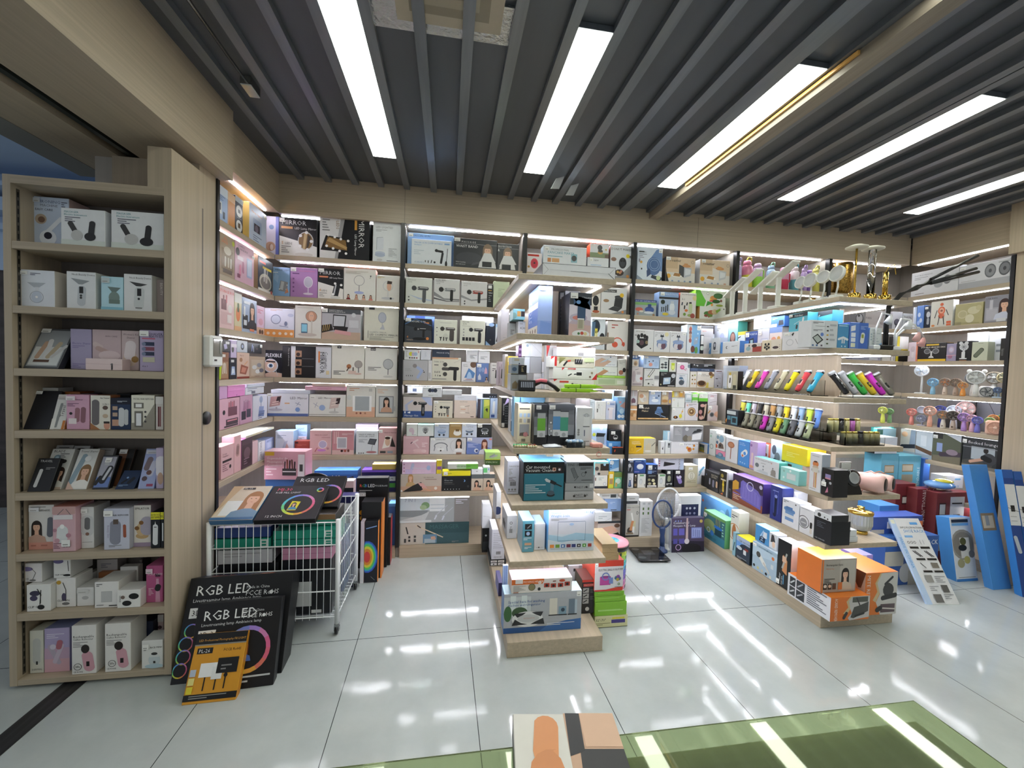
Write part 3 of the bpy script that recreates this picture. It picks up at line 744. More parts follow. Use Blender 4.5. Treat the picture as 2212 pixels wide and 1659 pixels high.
def stand_box(name, x0, x1, y, z, h, d, cols, art, label, yaw=0.0, lean=0.0, group=None, topart=None, sideart=None):
 return carton(name, ((x0+x1)/2, y, z+0.001), R(yaw), x1-x0, d, h, cols, art.replace('/', '|'), label, group=group, lean=lean, topart=topart and topart.replace('/', '|'), sideart=sideart and sideart.replace('/', '|'))
RING = 'e06a9a,d98ac0,a98ae0,7f8fe6,5fa9e6,5fc9d0,6fd08a,b9d95a,e6d94a,e6a94a,e0786a,e06a86'
def special2():
 # -------- wire cart
 x0, x1, y0, y1, zt, zb = -1.228, -.582, 2.318, 2.775, .634, .085
 t = cat_thing('wire_cart', ((x0+x1)/2, (y0+y1)/2, 0), 'white wire basket cart on casters, full of ring light boxes', 'cart')
 PI_ = Matrix.Translation((-(x0+x1)/2, -(y0+y1)/2, 0))
 def part(nm, mb, m):
  o = mb.build(nm, m, t); o.matrix_parent_inverse = PI_; return o
 for cx, cy in ((x0, y0), (x1, y0), (x0, y1), (x1, y1)):
  m = MB(); m.tube([(cx, cy, .06), (cx, cy, zt+.012)], .0125, 'eef0f2', 12); part('corner_post', m, ROPE)
  m = MB(); m.box(cx-.012, cx+.012, cy-.012, cy+.012, .045, .06, '9a9c9f'); m.box(cx-.014, cx-.010, cy-.01, cy+.012, .02, .046, '9a9c9f'); m.box(cx+.010, cx+.014, cy-.01, cy+.012, .02, .046, '9a9c9f')
  o = part('caster', m, METAL)
  w = MB(); w.lathe([(.012, -.008), (.024, -.007), (.024, .007), (.012, .008)], '1c1c1d', 16, Matrix.Translation((cx, cy, .025)) @ Matrix.Rotation(PI/2, 4, 'Y')); w.build('wheel', PLAS, o)
 for nm, (ax, a0, a1, b) in (('front_grid', ('x', x0, x1, y0)), ('back_grid', ('x', x0, x1, y1)), ('side_grid', ('y', y0, y1, x0)), ('side_grid', ('y', y0, y1, x1))):
  m = MB()
  P = (lambda u, z: (u, b, z)) if ax == 'x' else (lambda u, z: (b, u, z))
  for z in (.63, .504, .37, .244, .10): m.tube([P(a0, z), P(a1, z)], .0036, 'eef0f2', 6)
  n = int((a1-a0)/.0345)
  for k in range(1, n): m.tube([P(a0+(a1-a0)*k/n, .085), P(a0+(a1-a0)*k/n, .63)], .0021, 'eef0f2', 5)
  part(nm, m, ROPE)
 m = MB()
 for k in range(1, 12): m.tube([(x0, y0+(y1-y0)*k/12, .088), (x1, y0+(y1-y0)*k/12, .088)], .0028, 'eef0f2', 5)
 part('bottom_grid', m, ROPE)
 G = 'ring light boxes in and around the cart'
 sb = stand_box
 sb('ring_light_box', -1.20, -.90, 2.35, .10, .30, .2, '1b1c20,15161a', 'r .1 .1 .5 .5 26272c', 'black box standing inside the cart, lower left', group=G)
 sb('ring_light_box', -.885, -.62, 2.35, .10, .31, .2, '1c1e24,17181d', 'r .2 .15 .4 .45 d0d3d6/r .6 .02 .2 .06 dfe2e4', 'black box with a pale square inside the cart', group=G)
 sb('ring_light_box', -.90, -.61, 2.57, .10, .37, .15, '2a4580,223a70', '', 'dark blue box at the back inside the cart', group=G)
 sb('flat_carton', -1.2, -.93, 2.345, .405, .075, .22, 'c9ccd3,b9bcc3', 'l .1 .7 .7 2 .2 a9acb4', 'pale grey carton under the teal boxes in the cart', group=G)
 sb('flat_carton', -.88, -.62, 2.345, .415, .065, .2, 'c98fae,b98099', 'n 0 .5 1 .5 .06 b07a99', 'pink carton under the teal boxes in the cart', group=G)
 for a, b, z, h, lb in ((-1.215, -.937, .487, .055, 'long teal box lying towards the cart\'s cabinet side'), (-.925, -.6, .487, .042, 'long teal box lying lower of the two towards the cart\'s aisle side'), (-.925, -.6, .532, .048, 'long teal box lying upper of the two towards the cart\'s aisle side')):
  sb('tripod_box', a, b, 2.342, z, h, .2, '1f8f7a,1a7a68', 'r .82 .15 .12 .75 dfe6e2/r .84 .25 .08 .2 1f8f7a/r .84 .55 .08 .2 1f8f7a', lb, group=G)
 sb('tripod_box', -1.215, -.94, 2.345, .548, .055, .25, '26407f,203568', '', 'blue carton lying on the teal one in the cart', group=G)
 sb('tripod_box', -.92, -.62, 2.40, .584, .06, .2, '8a6a4a,2a2622', 'r 0 0 1 .5 3a8f7f', 'brown topped carton under the tilted ring light boxes', group=G)
 sb('ring_light_box', -1.222, -1.013, 2.30, .662, .28, .03, 'd9cdbc,3f6f9f', 'p c9b090 0 0 0 1 .25 1 .05 .3/r .12 .12 .42 .42 e9edf0/W .72 .02 .85 a9784f 6f93b4/r .3 .88 .3 .06 3a3a3c/t .32 .885 .05 f0f0f0 PL-15/r 0 0 1 .07 3a6a9a', 'ring light box with a smiling woman in denim, lying on the cart', lean=68, group=G)
 sb('ring_light_box', -1.008, -.697, 2.30, .657, .285, .03, '1e1f25,17181c', 't .1 .84 .09 e0507a MJ-30/t .1 .76 .05 dfe2e6 RGB FILL LIGHT/o .6 .42 .3 .05 '+RING+'/p e6d93a .45 .25 .6 .25 .62 .5 .47 .52/W .53 .27 .22 26324a 4a90c0/o .87 .85 .07 .03 '+RING+'/t .15 .06 .06 e6e6e6 12 INCH', 'black box with a rainbow ring, lying on the cart', lean=68, group=G)
 sb('ring_light_box', -.93, -.63, 2.485, .66, .25, .03, '222328,191a1e', 't .1 .8 .13 dfe2e6 RGB LED/o .75 .4 .3 .05 '+RING, 'black ring light box behind the tilted rainbow ring one', lean=60, group=G)
 m = MB(); m.lathe([(.128, 0), (.13, .002), (.13, .03), (.128, .032)], '17181b', 40)
 Ink(m, .26, .26, lambda x, y, z: (x-.13, y-.13, .032+z)).ell(.13, .205, .05, .016, '8fb0d0')
 Ink(m, .26, .26, lambda x, y, z: (x-.13, y-.13, .0322+z)).text(.13, .198, .014, 'f0f0f0', 'RL-32', 'T')
 o = m.build('ring_light_disc', PRINT); o.matrix_world = Matrix.Translation((-.86, 2.83, .64)) @ Matrix.Rotation(R(78), 4, 'X')
 tag(o, 'round black ring light package standing up behind the cart', 'ring light', G)
 sb('ring_light_box', -1.0, -.72, 2.835, 0, .512, .1, '2c2d33,d0cdd6', '', 'tall black carton behind the cart under the round package', group=G)
 sb('lamp_carton', -.88, -.645, 2.955, 0, .68, .08, '2a2a2f,e0c9cc,dfe6ea', 'r 0 .93 1 .07 d9b9bd/r .06 .04 .88 .86 24252a/t .55 .8 .05 c9c9cc GX-260T/l .1 .7 .3 2 .04 888', 'black and pale pink lamp carton behind the cart', group=G)
 sb('lamp_carton', -.70, -.592, 2.80, 0, .625, .08, '1f2050,191a44,3a3c80', 's .3 .82 .4 .1/V .8 .75 .25 e6e6f0 LAMP', 'dark violet lamp carton at the cart\'s back corner', group=G)
 sb('ring_light_box', -.648, -.424, 3.06, 0, .672, .07, '17181c,121316,1c1d22', 't .1 .9 .035 e0604a R/t .18 .9 .035 4fae6a G/t .26 .9 .035 4f80d0 B/t .36 .9 .035 eceff2 LED/t .62 .905 .018 d9dde0 FCCE RoHS/r .08 .80 .22 .035 e2e4e6/t .1 .808 .02 222 GX-2600/l .1 .86 .4 2 .02 aaa/e .64 .56 .085 e0645a/p 7fd06a .64 .56 .86 .5 .87 .6 .8 .64/p 5fb0e6 .64 .56 .64 .475 .8 .49 .86 .53/p e6b94a .64 .56 .45 .62 .62 .644/e .2 .62 .03 e0a93a/e .22 .56 .03 e0a93a', 'tall black RGB LED box standing behind the cart', group=G)
 sb('ring_light_box', -.578, -.437, 2.905, 0, .545, .11, '1d1d20,d9843a,26262a', 'r .95 0 .05 1 d9843a', 'black carton with an orange edge beside the cart', group=G)
 sb('ring_light_box', -.543, -.455, 2.85, 0, .43, .05, '23232b,e08a3a,1b1b20', 'E .2 .42 .8 .26 3f5fd0/E .2 .42 .7 .235 3fb0d0/E .2 .42 .62 .21 5fd06a/E .2 .42 .5 .175 e6e04a/E .2 .42 .38 .135 e6943a/E .2 .42 .24 .09 d94a4a/n .1 .88 .9 .92 .015 8fb0e6/n .5 .1 .8 .04 .006 999', 'black carton with a rainbow disc beside the cart', group=G)
 sb('ring_light_box', -.569, -.546, 2.845, 0, .43, .1, 'dccbd6,cfbfca', 'r 0 0 1 .35 e6e2e6', 'slim pale pink carton between the cart and the rainbow disc one', group=G)
 sb('ring_light_box', -.46, -.402, 3.09, 0, .365, .09, '1a1a1c,c04a50,222224', '', 'narrow black carton with a red edge beside the black post', group=G)
 # -------- boxes in front of the cabinet post
 ico = 't .55 .86 .03 dfe2e6 Made in China/t .55 .79 .05 eef0f2 FCCE RoHS/e .8 .81 .02 eef0f2'
 sb('ring_light_box', -1.233, -.764, 2.033, 0, .445, .125, '17181c,121317,17181c', 't .07 .82 .105 f2f4f6 RGB LED/t .06 .755 .035 dfe2e6 Livestreaming lamp Ambience lamp/r .05 .6 .19 .1 f0f2f3/t .07 .625 .055 222 3D-45/o .1 .48 .07 .012 '+RING+'/o .07 .36 .07 .012 '+RING+'/o .07 .24 .07 .012 '+RING+'/o .06 .12 .07 .012 '+RING+'/'+ico, 'large black RGB LED box leaning by the cabinet, rearmost of three', yaw=2.56, lean=22, group='ring light boxes by the cabinet', topart='r 0 .8 1 .2 26306f/u .55 .62 .34 5a6ad0 LED/u .38 .62 .34 d9705a RGB/r .64 .22 .13 .4 e07a5a/u .75 .5 .24 f0e0d8 3D-45')
 sb('ring_light_box', -1.13, -.772, 1.958, 0, .37, .05, '1b1c21,141519,1d1e23', 't .08 .8 .115 f2f4f6 RGB LED/t .07 .735 .035 dfe2e6 Livestreaming lamp Ambience lamp/r .05 .6 .2 .09 f0f2f3/t .065 .62 .055 222 3D-36/o .64 .43 .27 .05 '+RING+'/r .54 .28 .13 .3 121317/W .61 .3 .24 7a3f2a 4a6fc0/o .13 .48 .06 .01 '+RING+'/l .45 .12 .5 2 .05 c9ccd0/'+ico, 'black RGB LED box with a large rainbow ring, middle of three leaning', yaw=4.15, lean=19, group='ring light boxes by the cabinet', sideart='V .6 .2 .3 8f5ac0 RGB LED')
 sb('fill_light_box', -1.111, -.899, 1.898, 0, .265, .035, 'd99a2f,c98a28,d9a03a', 'r 0 .84 1 .16 1a1b1e/t .06 .88 .035 d9a04a LED Professional Photography Fill LIGHT/r 0 .82 1 .02 8a8a86/r .07 .7 .3 .085 1b1c1f/t .1 .715 .055 f2f2f2 PL-26/t .58 .72 .04 2a2620 FCCE RoHS/r 0 .04 1 .09 1a1b1e/l .1 .1 .7 2 .03 999/r .2 .36 .35 .2 eef0f2/r .44 .32 .2 .18 e6e9ec/r .52 .4 .4 .22 1c1d20/l .6 .5 .2 2 .05 888/n .33 .36 .33 .17 .02 1d1d1f/n .54 .32 .54 .17 .02 1d1d1f/n .72 .4 .72 .18 .02 1d1d1f/e .72 .37 .03 1d1d1f/r .03 .38 .11 .1 b9c6d9/r .03 .26 .11 .1 e6dc8a/r .03 .14 .11 .1 e0cf3a', 'yellow fill light box leaning in front of two black ones', yaw=1.6, lean=27.5, group='ring light boxes by the cabinet')
 # -------- corner organiser and its support
 sb('organizer_box', -1.262, -1.02, 3.06, 0, .672, .12, '3f6fb0,3560a0,4f80c4', '', 'blue carton in the corner under the pink brush organiser box')
 sb('organizer_box', -1.262, -.985, 3.03, .675, .2, .12, 'd3a0ae,c993a2,e2bcc4', 't .06 .72 .08 f2e6ea Organizador de/t .06 .6 .08 f2e6ea Maquiagens e/t .06 .48 .08 f2e6ea Cosmeticos/r .02 .85 .22 .13 d9b03a/r .82 .1 .16 .8 e9e2e6/k .5 .5 .3 .04 88 2a2426/k .56 .55 .35 .05 92 8a4a3a/k .62 .52 .35 .05 88 2a2426/k .68 .55 .35 .05 95 5a3a30/k .74 .5 .3 .05 88 2a2426/r .44 .15 .34 .25 3a3438/r .45 .27 .32 .04 d9d3d6/l .05 .36 .25 3 .1 f0dfe4/r .86 .3 .08 .25 444', 'pink brush organiser box standing in the corner above the cart', yaw=-4)
 # -------- wall dispenser, round plug, lime cup
 t = cat_thing('soap_dispenser', (-1.271, 2.378, 1.466), 'white wall dispenser on the wood panel beside the cabinet', 'dispenser')
 m = MB(); m.box(0, .05, -.055, .055, 0, .165, 'eceeee', bev=.01); m.build('body', PLAS, t)
 m = MB(); m.box(.05, .0525, -.042, .042, .055, .15, '77736c', bev=.002); m.tube([(.054, .02, .07), (.054, .02, .14)], .004, 'c9ccd0', 6); m.build('window', GLOSS, t)
 m = MB(); m.box(.05, .0515, -.03, -.008, .03, .04, '222'); m.build('sensor', PLAS, t)
 m = MB(); m.lathe([(.034, 0), (.036, .004), (.034, .012), (.0001, .014)], '141416', 24, Matrix.Rotation(PI/2, 4, 'Y'))
 o = m.build('wall_plug', PLAS, loc=(-1.2715, 2.362, 1.193)); tag(o, 'round black plug on the wood panel beside the black post', 'wall plug')
 m = MB(); m.lathe([(.02, 0), (.024, .003), (.028, .085), (.03, .1), (.031, .105), (.028, .104), (.0001, .1)], 'c3e02e', 18)
 o = m.build('cup', PLAS, loc=(-1.30, 2.512, 1.391)); tag(o, 'lime green cup on the side wall shelf against the black post', 'cup')
 # -------- between the gondolas on the floor
 sb('mosquito_lamp_box', 1.885, 2.185, 3.095, 0, .285, .06, '3a3450,b9bcc8,4a4660', 'p 4f4460 0 .3 1 .2 1 1 0 1/p 2a2438 0 0 1 0 1 .3 0 .35/t .05 .83 .075 f2f2f6 Commercial/t .05 .75 .06 e6e6ee Mosquito Killer Lamp/r .05 .5 .13 .2 5f5ab4/r .22 .5 .17 .2 6a64bf/r .05 .25 .13 .15 4f4a9c/r .22 .25 .17 .15 57529f/r .6 .4 .32 .32 7f86c6/r .62 .43 .28 .26 a4aee0/n .66 .45 .66 .67 .02 5f66a9/n .72 .44 .72 .66 .02 5f66a9/n .78 .43 .78 .65 .02 5f66a9/n .84 .42 .84 .64 .02 5f66a9/p c9b0b4 .42 .35 .5 .35 .5 1 .45 1/e .46 .32 .08 d9d0d6/o .2 .15 .09 .02 c9a9d9/E .6 .1 .3 .15 17151c/e .9 .9 .05 b9a45a/e .12 .92 .02 8fa0e6/e .2 .92 .02 8fa0e6/e .28 .92 .02 8fa0e6', 'dark purple mosquito killer lamp box standing on the floor', lean=4)
 for nm, x, yb, h, col, rx, rz, hz, lean, lb in (('mosquito_racket', 1.815, 3.12, .43, '2a3f6a', .088, .115, .115, 4, 'dark blue mosquito racket standing in front of a white one'), ('mosquito_racket', 1.885, 3.165, .525, 'e2e4e6', .105, .135, .14, 1, 'white mosquito racket standing behind a dark blue one')):
  t = cat_thing(nm, (x, yb, 0.0005), lb, 'mosquito racket', 'mosquito rackets', rot=(R(-lean), 0, 0))
  m = MB(); m.lathe([(.042, 0), (.044, .006), (.042, .018), (.022, .026), (.021, .05)], col, 20); m.build('base', PLAS, t)
  m = MB(); m.lathe([(.020, .05), (.022, .1), (.018, h-2*rz-.06), (.026, h-2*rz-.01), (.022, h-2*rz+.012)], col, 16); m.build('handle', PLAS, t)
  m = MB(); m.tube([(rx*math.cos(a), 0, h-rz+rz*math.sin(a)) for a in [2*PI*k/32 for k in range(33)]], .0085, col, 8); m.build('frame', PLAS, t)
  m = MB()
  for k in range(-6, 7):
   f = math.sqrt(max(0, 1-(k/7)**2))
   m.tube([(rx*k/7, 0, h-rz-rz*f), (rx*k/7, 0, h-rz+rz*f)], .0007, 'b4bac0', 4); m.tube([(-rx*f, 0, h-rz+rz*k/7), (rx*f, 0, h-rz+rz*k/7)], .0007, 'b4bac0', 4)
  for dx in (-.5, .5, -.2, .3): m.tube([(0, -.003, h-2*rz), (rx*dx, -.003, h-rz+rz*.4)], .0012, '8fa9c0', 4)
  m.build('wire_mesh', METAL, t)
 t = cat_thing('bathroom_scale', (1.66, 3.055, 0), 'black glass bathroom scale on the floor before the rackets', 'scale', rot=(0, 0, R(-4)))
 m = MB(); m.box(-.13, .13, -.12, .12, .012, .024, '141518', bev=.004); m.build('platform', GLOSS, t)
 m = MB()
 for sx in (-1, 1):
  for sy in (-1, 1): m.lathe([(.026, .0241), (.026, .0252)], '8f9296', 20, Matrix.Translation((sx*.085, sy*.075, 0)) @ Matrix.Diagonal((1.2, .8, 1, 1)))
 m.build('electrode', METAL, t)
 m = MB(); m.box(-.045, .045, -.03, .05, .0241, .0248, '3a3c40'); m.build('display', GLOSS, t)
 for sx, sy in ((-1, -1), (1, -1), (-1, 1), (1, 1)):
  m = MB(); m.lathe([(.015, .0005), (.015, .012)], '222', 12, Matrix.Translation((sx*.1, sy*.09, 0))); m.build('foot', PLAS, t)
 t = cat_thing('folding_stool', (1.165, 2.66, 0.0005), 'round rainbow folding stool with a pink seat beside brown cartons', 'stool')
 cols = ['e08fae', 'cf8ac0', '8a6ac9', '6f6ad0', '4f9fd0', '4fbfc0', '9fd05a', 'cfe04a']
 for i, c in enumerate(cols):
  m = MB(); z0 = .004+i*.034
  m.lathe([(.095, z0), (.1, z0+.004), (.1, z0+.028), (.095, z0+.032)], c, 28)
  for k in range(14):
   a = 2*PI*(k+.5*(i % 2))/14
   m.box(-.008, .008, .0985, .1008, z0+.006, z0+.027, '3a4a40' if k % 2 else c, M=Matrix.Rotation(a, 4, 'Z'))
  m.build('ring', PLAS, t)
 m = MB(); m.lathe([(.105, .278), (.114, .282), (.116, .306), (.112, .312)], '1c1c1e', 32, cols=['1c1c1e', '1c1c1e', '1c1c1e']); m.build('rim', PLAS, t)
 m = MB(); m.lathe([(.1135, .3121), (.111, .32), (.047, .323), (.046, .3235), (.016, .3236), (.0155, .324), (.0001, .324)], 'f0a0b4', 32, cols=['f0a0b4', 'f0a0b4', '4fb9d0', '4fb9d0', '2a6a80', '2a6a80']); m.build('seat', PLAS, t)
 # -------- small things on the middle gondola
 t = cat_thing('knife_sharpener', (.47, 2.045, 1.3908), 'black knife sharpener with a pink arched handle on the middle gondola', 'knife sharpener')
 m = MB(); m.box(-.115, -.03, -.02, .025, 0, .058, '1a1a1c', bev=.004); m.box(-.11, -.036, -.0212, -.02, .018, .05, '3c3e42'); m.build('body', PLAS, t)
 m = MB()
 for k in range(7): m.box(-.106+k*.0095, -.1015+k*.0095, -.0225, -.0212, .02, .048, 'c9ccd0')
 m.build('slot', METAL, t)
 m = MB(); pts = [(-.04, .005, .03), (0, .005, .05), (.04, .005, .046), (.075, .005, .026), (.1, .005, .004)]
 m.tube(pts, .011, '1c1c1e', 10); m.build('handle', PLAS, t)
 m = MB(); m.tube([(-.035, -.001, .048), (0, -.001, .058), (.032, -.001, .054)], .009, 'e0707f', 10); m.build('grip', PLAS, t)
 for x, y, z, L, lb in ((.66, 2.045, 1.391, .16, 'bright green bag sealer lying on the middle gondola, lower of two'), (.685, 2.05, 1.4125, .17, 'bright green bag sealer lying on another one')):
  t = cat_thing('bag_sealer', (x, y, z), lb, 'bag sealer', 'green bag sealers')
  m = MB(); m.box(-L/2, L/2, -.012, .012, 0, .02, '9fd42a', bev=.004); m.prism([(L/2, .002), (L/2+.045, .006), (L/2, .018)], -.008, .008, '9fd42a'); m.build('body', PLAS, t)
  m = MB(); m.box(-L*.02, L*.0, -.0128, .0128, -.0001, .0205, '2a3a12'); m.ball((-L*.25, 0, .021), .006, '222', 10); m.build('clasp', PLAS, t)
 for x, y, n, c, lb in ((.385, 2.05, 6, '3fae6a', 'green shrink-wrapped pack of small batteries'), (.452, 2.04, 4, '7a3a2a', 'brown and silver pack of small batteries')):
  t = cat_thing('battery_pack', (x, y, 1.1008), lb+' at the middle gondola\'s front edge', 'batteries', 'battery packs')
  for k in range(n):
   m = MB(); m.lathe([(.0065, 0), (.007, .001), (.007, .04), (.003, .041), (.003, .043)], c, 10, Matrix.Translation((-.04+k*.013, 0, .0072)) @ Matrix.Rotation(PI/2, 4, 'X') @ Matrix.Translation((0, 0, -.02)), cols=['d9dcdf', c, 'e6d9a0', 'c9ccd0']); m.build('battery', GLOSS, t)
 m = MB(); random.seed(4)
 nx, ny = 9, 6
 g = [[(-.05+.1*i/(nx-1), -.03+.06*j/(ny-1), .004+.010*math.sin(PI*i/(nx-1))*math.sin(PI*j/(ny-1))+random.uniform(0, .003)) for i in range(nx)] for j in range(ny)]
 for j in range(ny-1):
  for i in range(nx-1): m.face([g[j][i], g[j][i+1], g[j+1][i+1], g[j+1][i]], 'dfe2e6', True)
 for j in range(ny-1):
  for i in range(nx-1): m.face([(g[j][i][0], g[j][i][1], 0), (g[j+1][i][0], g[j+1][i][1], 0), (g[j+1][i+1][0], g[j+1][i+1][1], 0), (g[j][i+1][0], g[j][i+1][1], 0)], 'dfe2e6')
 o = m.build('foil_pouch', GLOSS, loc=(.545, 2.052, 1.1008)); tag(o, 'crinkled white foil pouch at the middle gondola\'s front edge', 'pouch')
 t = cat_thing('clear_bin', (.665, 2.052, 1.1008), 'clear plastic bin of pale blue pieces before the white dispenser box', 'bin')
 m = MB(); m.box(-.05, .05, -.03, -.028, 0, .03); m.box(-.05, .05, .028, .03, 0, .03); m.box(-.05, -.048, -.028, .028, 0, .03); m.box(.048, .05, -.028, .028, 0, .03); m.box(-.048, .048, -.028, .028, 0, .002); m.build('tray', GLASS, t)
 m = MB()
 for k in range(14): m.ball((-.038+.0125*(k % 7), -.014+.02*(k//7), .03), .009, ['a9c6e2', 'dfe8f0', '8fb0d6'][k % 3], 8)
 o = m.build('candy', PLAS, t); o['kind'] = 'stuff'
 t = cat_thing('key_ring', (.79, 2.035, 1.1008), 'salmon key case with a ring hanging over the middle gondola\'s edge', 'key case')
 m = MB(); m.box(-.035, .025, -.012, .03, 0, .022, 'e0988a', bev=.004); m.build('case', PLAS, t)
 m = MB(); m.tube([(0, -.018, .012), (0, -.018, -.02)], .0012, 'c9a9a0', 5); m.tube([(.012*math.cos(a), -.018, -.034+.013*math.sin(a)) for a in [2*PI*k/18 for k in range(19)]], .002, 'd9958a', 6); m.build('ring', PLAS, t)
 # -------- far right floor pile
 sb('rack_carton', 3.222, 3.458, 2.19, 0, .565, .014, 'd9dbdd,a9c6e6', 'r 0 0 .17 1 b4cbe8/r .03 .93 .12 .05 dfe2d0/t .24 .87 .025 2a2c30 SIMPLE MULTIFUNCTIONAL/t .3 .82 .04 4f8fc6 SHOE RACK/r .62 .92 .25 .03 5f9fdc/r .26 .76 .26 .025 7fb0e0/v .06 .76 .085 5f9fd6 MADE IN CHINA/o .3 .7 .015 .004 333/o .4 .7 .015 .004 333/o .5 .7 .015 .004 333/n .68 .73 .68 .68 .003 333/n .78 .73 .78 .68 .003 333/r .26 .625 .28 .025 222/r .6 .625 .3 .025 222/n .3 .6 .48 .53 .01 222/n .36 .6 .54 .53 .01 222/n .66 .6 .84 .53 .01 222/n .72 .6 .9 .53 .01 222/r .3 .49 .28 .022 222/r .64 .49 .3 .022 222/n .36 .46 .48 .4 .008 333/r .68 .4 .22 .06 77736a/r .34 .35 .28 .022 222/r .68 .35 .28 .022 222/r .3 .24 .22 .08 8f8f8c/l .6 .3 .32 4 .02 8f9296/r .66 .13 .2 .08 5a5a58/l .3 .19 .28 3 .02 8f9296/r .3 .02 .24 .09 6a6a68/l .62 .1 .3 3 .02 8f9296', 'white shoe rack panel leaning, blue MADE IN CHINA lettering', yaw=-6, lean=32)
 band = 'r 0 .55 1 .33 dfe2e6/r .25 .66 .4 .05 1c1d20/n 0 .69 1 .66 .004 555/n .1 .62 .7 .62 .003 777/n .1 .585 .7 .585 .003 777/r 0 .93 1 .07 2f5fae/k .35 .4 .14 .03 100 b9c3d0'
 sb('rack_carton', 4.045, 4.115, 2.2, 0, .885, .05, '24488f,3f86d0,4a90dc', band, 'long dark blue carton with a white band, second of those leaning at the right', lean=12, yaw=-12, group='leaning shelf cartons')
 sb('rack_carton', 4.122, 4.19, 2.185, 0, .875, .05, '24488f,3f86d0,2f5fae', band, 'long dark blue carton with a white band, nearest the right wood panel', lean=12, yaw=-12, group='leaning shelf cartons')
 sb('envelope_box', 3.70, 3.93, 2.985, .858, .145, .14, 'd3d9e2,1a1c20,cfd6de', 'n 0 1 .5 .55 .012 b4bac4/n .5 .55 1 1 .012 b4bac4/n 0 0 .3 .4 .01 c3c9d2/n 1 0 .7 .4 .01 c3c9d2', 'black box with a white envelope-like end on the turquoise cartons', sideart='e .3 .6 .1 d3d6da/e .5 .7 .05 8f9399/l .2 .3 .5 2 .1 777')
 m = MB(); m.ball((0, 0, .034), .1, '6fa3dc', 16, sx=1.1, sy=.9, sz=.33); m.ball((.03, -.01, .066), .06, 'e0d34a', 14, sx=1.1, sy=.9, sz=.3)
 o = m.build('plastic_bag', GLOSS, loc=(4.08, 2.76, .612)); tag(o, 'blue plastic bag with a yellow top lying on the dark red cartons', 'bag')
 # -------- things at the clipper gondola's front end
 t = cat_thing('phone_stand', (2.43, 2.085, .8058), 'black charging phone stand beside the glossy black box', 'phone stand')
 m = MB(); m.prism([(-.06, 0), (.065, 0), (.06, .02), (.04, .06), (-.03, .07), (-.06, .02)], -.015, .05, '17171a'); m.build('base', PLAS, t)
 m = MB(); M = Matrix.Translation((0, -.005, .1)) @ Matrix.Rotation(R(76), 4, 'X'); m.lathe([(.045, -.012), (.05, -.006), (.05, .008), (.047, .012), (.0001, .012)], '1a1a1d', 28, M); m.build('charging_pad', GLOSS, t)
 m = MB(); m.lathe([(.031, .0122), (.033, .0128), (.035, .0122)], 'c9ccd0', 28, M); m.build('light_ring', PLAS, t)
 m = MB(); m.box(-.05, .03, .03, .04, .12, .19, '77736e', bev=.008); m.box(-.042, .022, .027, .03, .128, .182, 'd0d3d0'); m.build('mirror', PLAS, t)
 for x, y, s2, lb in ((2.585, 2.10, 1.0, 'pale pink drum-shaped speaker on feet, nearest the phone stand'), (2.69, 2.13, .92, 'pale pink drum-shaped speaker with a brown strap, at the shelf corner')):
  t = cat_thing('speaker', (x, y, .806), lb, 'speaker', 'pink speakers')
  M = Matrix.Translation((0, 0, .066*s2)) @ Matrix.Rotation(R(-62), 4, 'Z') @ Matrix.Rotation(PI/2, 4, 'Y')
  m = MB(); m.lathe([(.035*s2, -.075*s2), (.05*s2, -.07*s2), (.056*s2, -.03*s2), (.056*s2, .03*s2), (.05*s2, .066*s2), (.04*s2, .07*s2)], 'e6bdb6', 24, M); m.build('body', PLAS, t)
  m = MB(); m.lathe([(.04*s2, .0702*s2), (.036*s2, .074*s2), (.0001, .075*s2)], '1c1a1b', 24, M); m.lathe([(.034*s2, -.0765*s2), (.034*s2, -.0752*s2)], '1c1a1b', 24, M); m.build('grille', PLAS, t)
  for a in (-1, 1):
   m = MB(); m.tube([(a*.03*s2, -.01*a, .03*s2), (a*.045*s2, -.015*a, .004)], .005, 'd9aaa2', 8); m.build('foot', PLAS, t)
  m = MB(); m.tube([(-.02, .03, .115*s2), (0, .0, .135*s2), (.02, -.03, .115*s2)], .004, '8f6a52' if s2 < 1 else 'e6bdb6', 8); m.build('strap', PLAS, t)
 t = cat_thing('glass_jar', (2.655, 2.205, .511), 'ribbed glass jar with gold lid at the gondola front end', 'jar')
 m = MB(); n = 48; prof = [(.03, .022), (.052, .03), (.062, .06), (.06, .125)]
 vs = [[((r+(.0022 if k % 2 else 0))*math.cos(2*PI*k/n), (r+(.0022 if k % 2 else 0))*math.sin(2*PI*k/n), z) for k in range(n)] for r, z in prof]
 for i in range(3):
  for k in range(n): m.face([vs[i][k], vs[i][(k+1) % n], vs[i+1][(k+1) % n], vs[i+1][k]], 'e6eae6')
 m.face(vs[0][::-1], 'e6eae6'); m.build('bowl', mat('frosted ribbed glass', 'e9eeea', 0.15, trans=.6, ior=1.4), t)
 GD = mat('polished gold', 'd9b45a', .15, metal=1.0)
 m = MB(); m.lathe([(.064, .127), (.066, .13), (.066, .145), (.05, .15), (.02, .153), (.018, .16), (.02, .172), (.0001, .175)], 'd9b45a', 28); m.build('lid', GD, t)
 m = MB(); m.lathe([(.04, 0), (.042, .004), (.04, .018), (.03, .021)], 'd9b45a', 24); m.build('foot', GD, t)

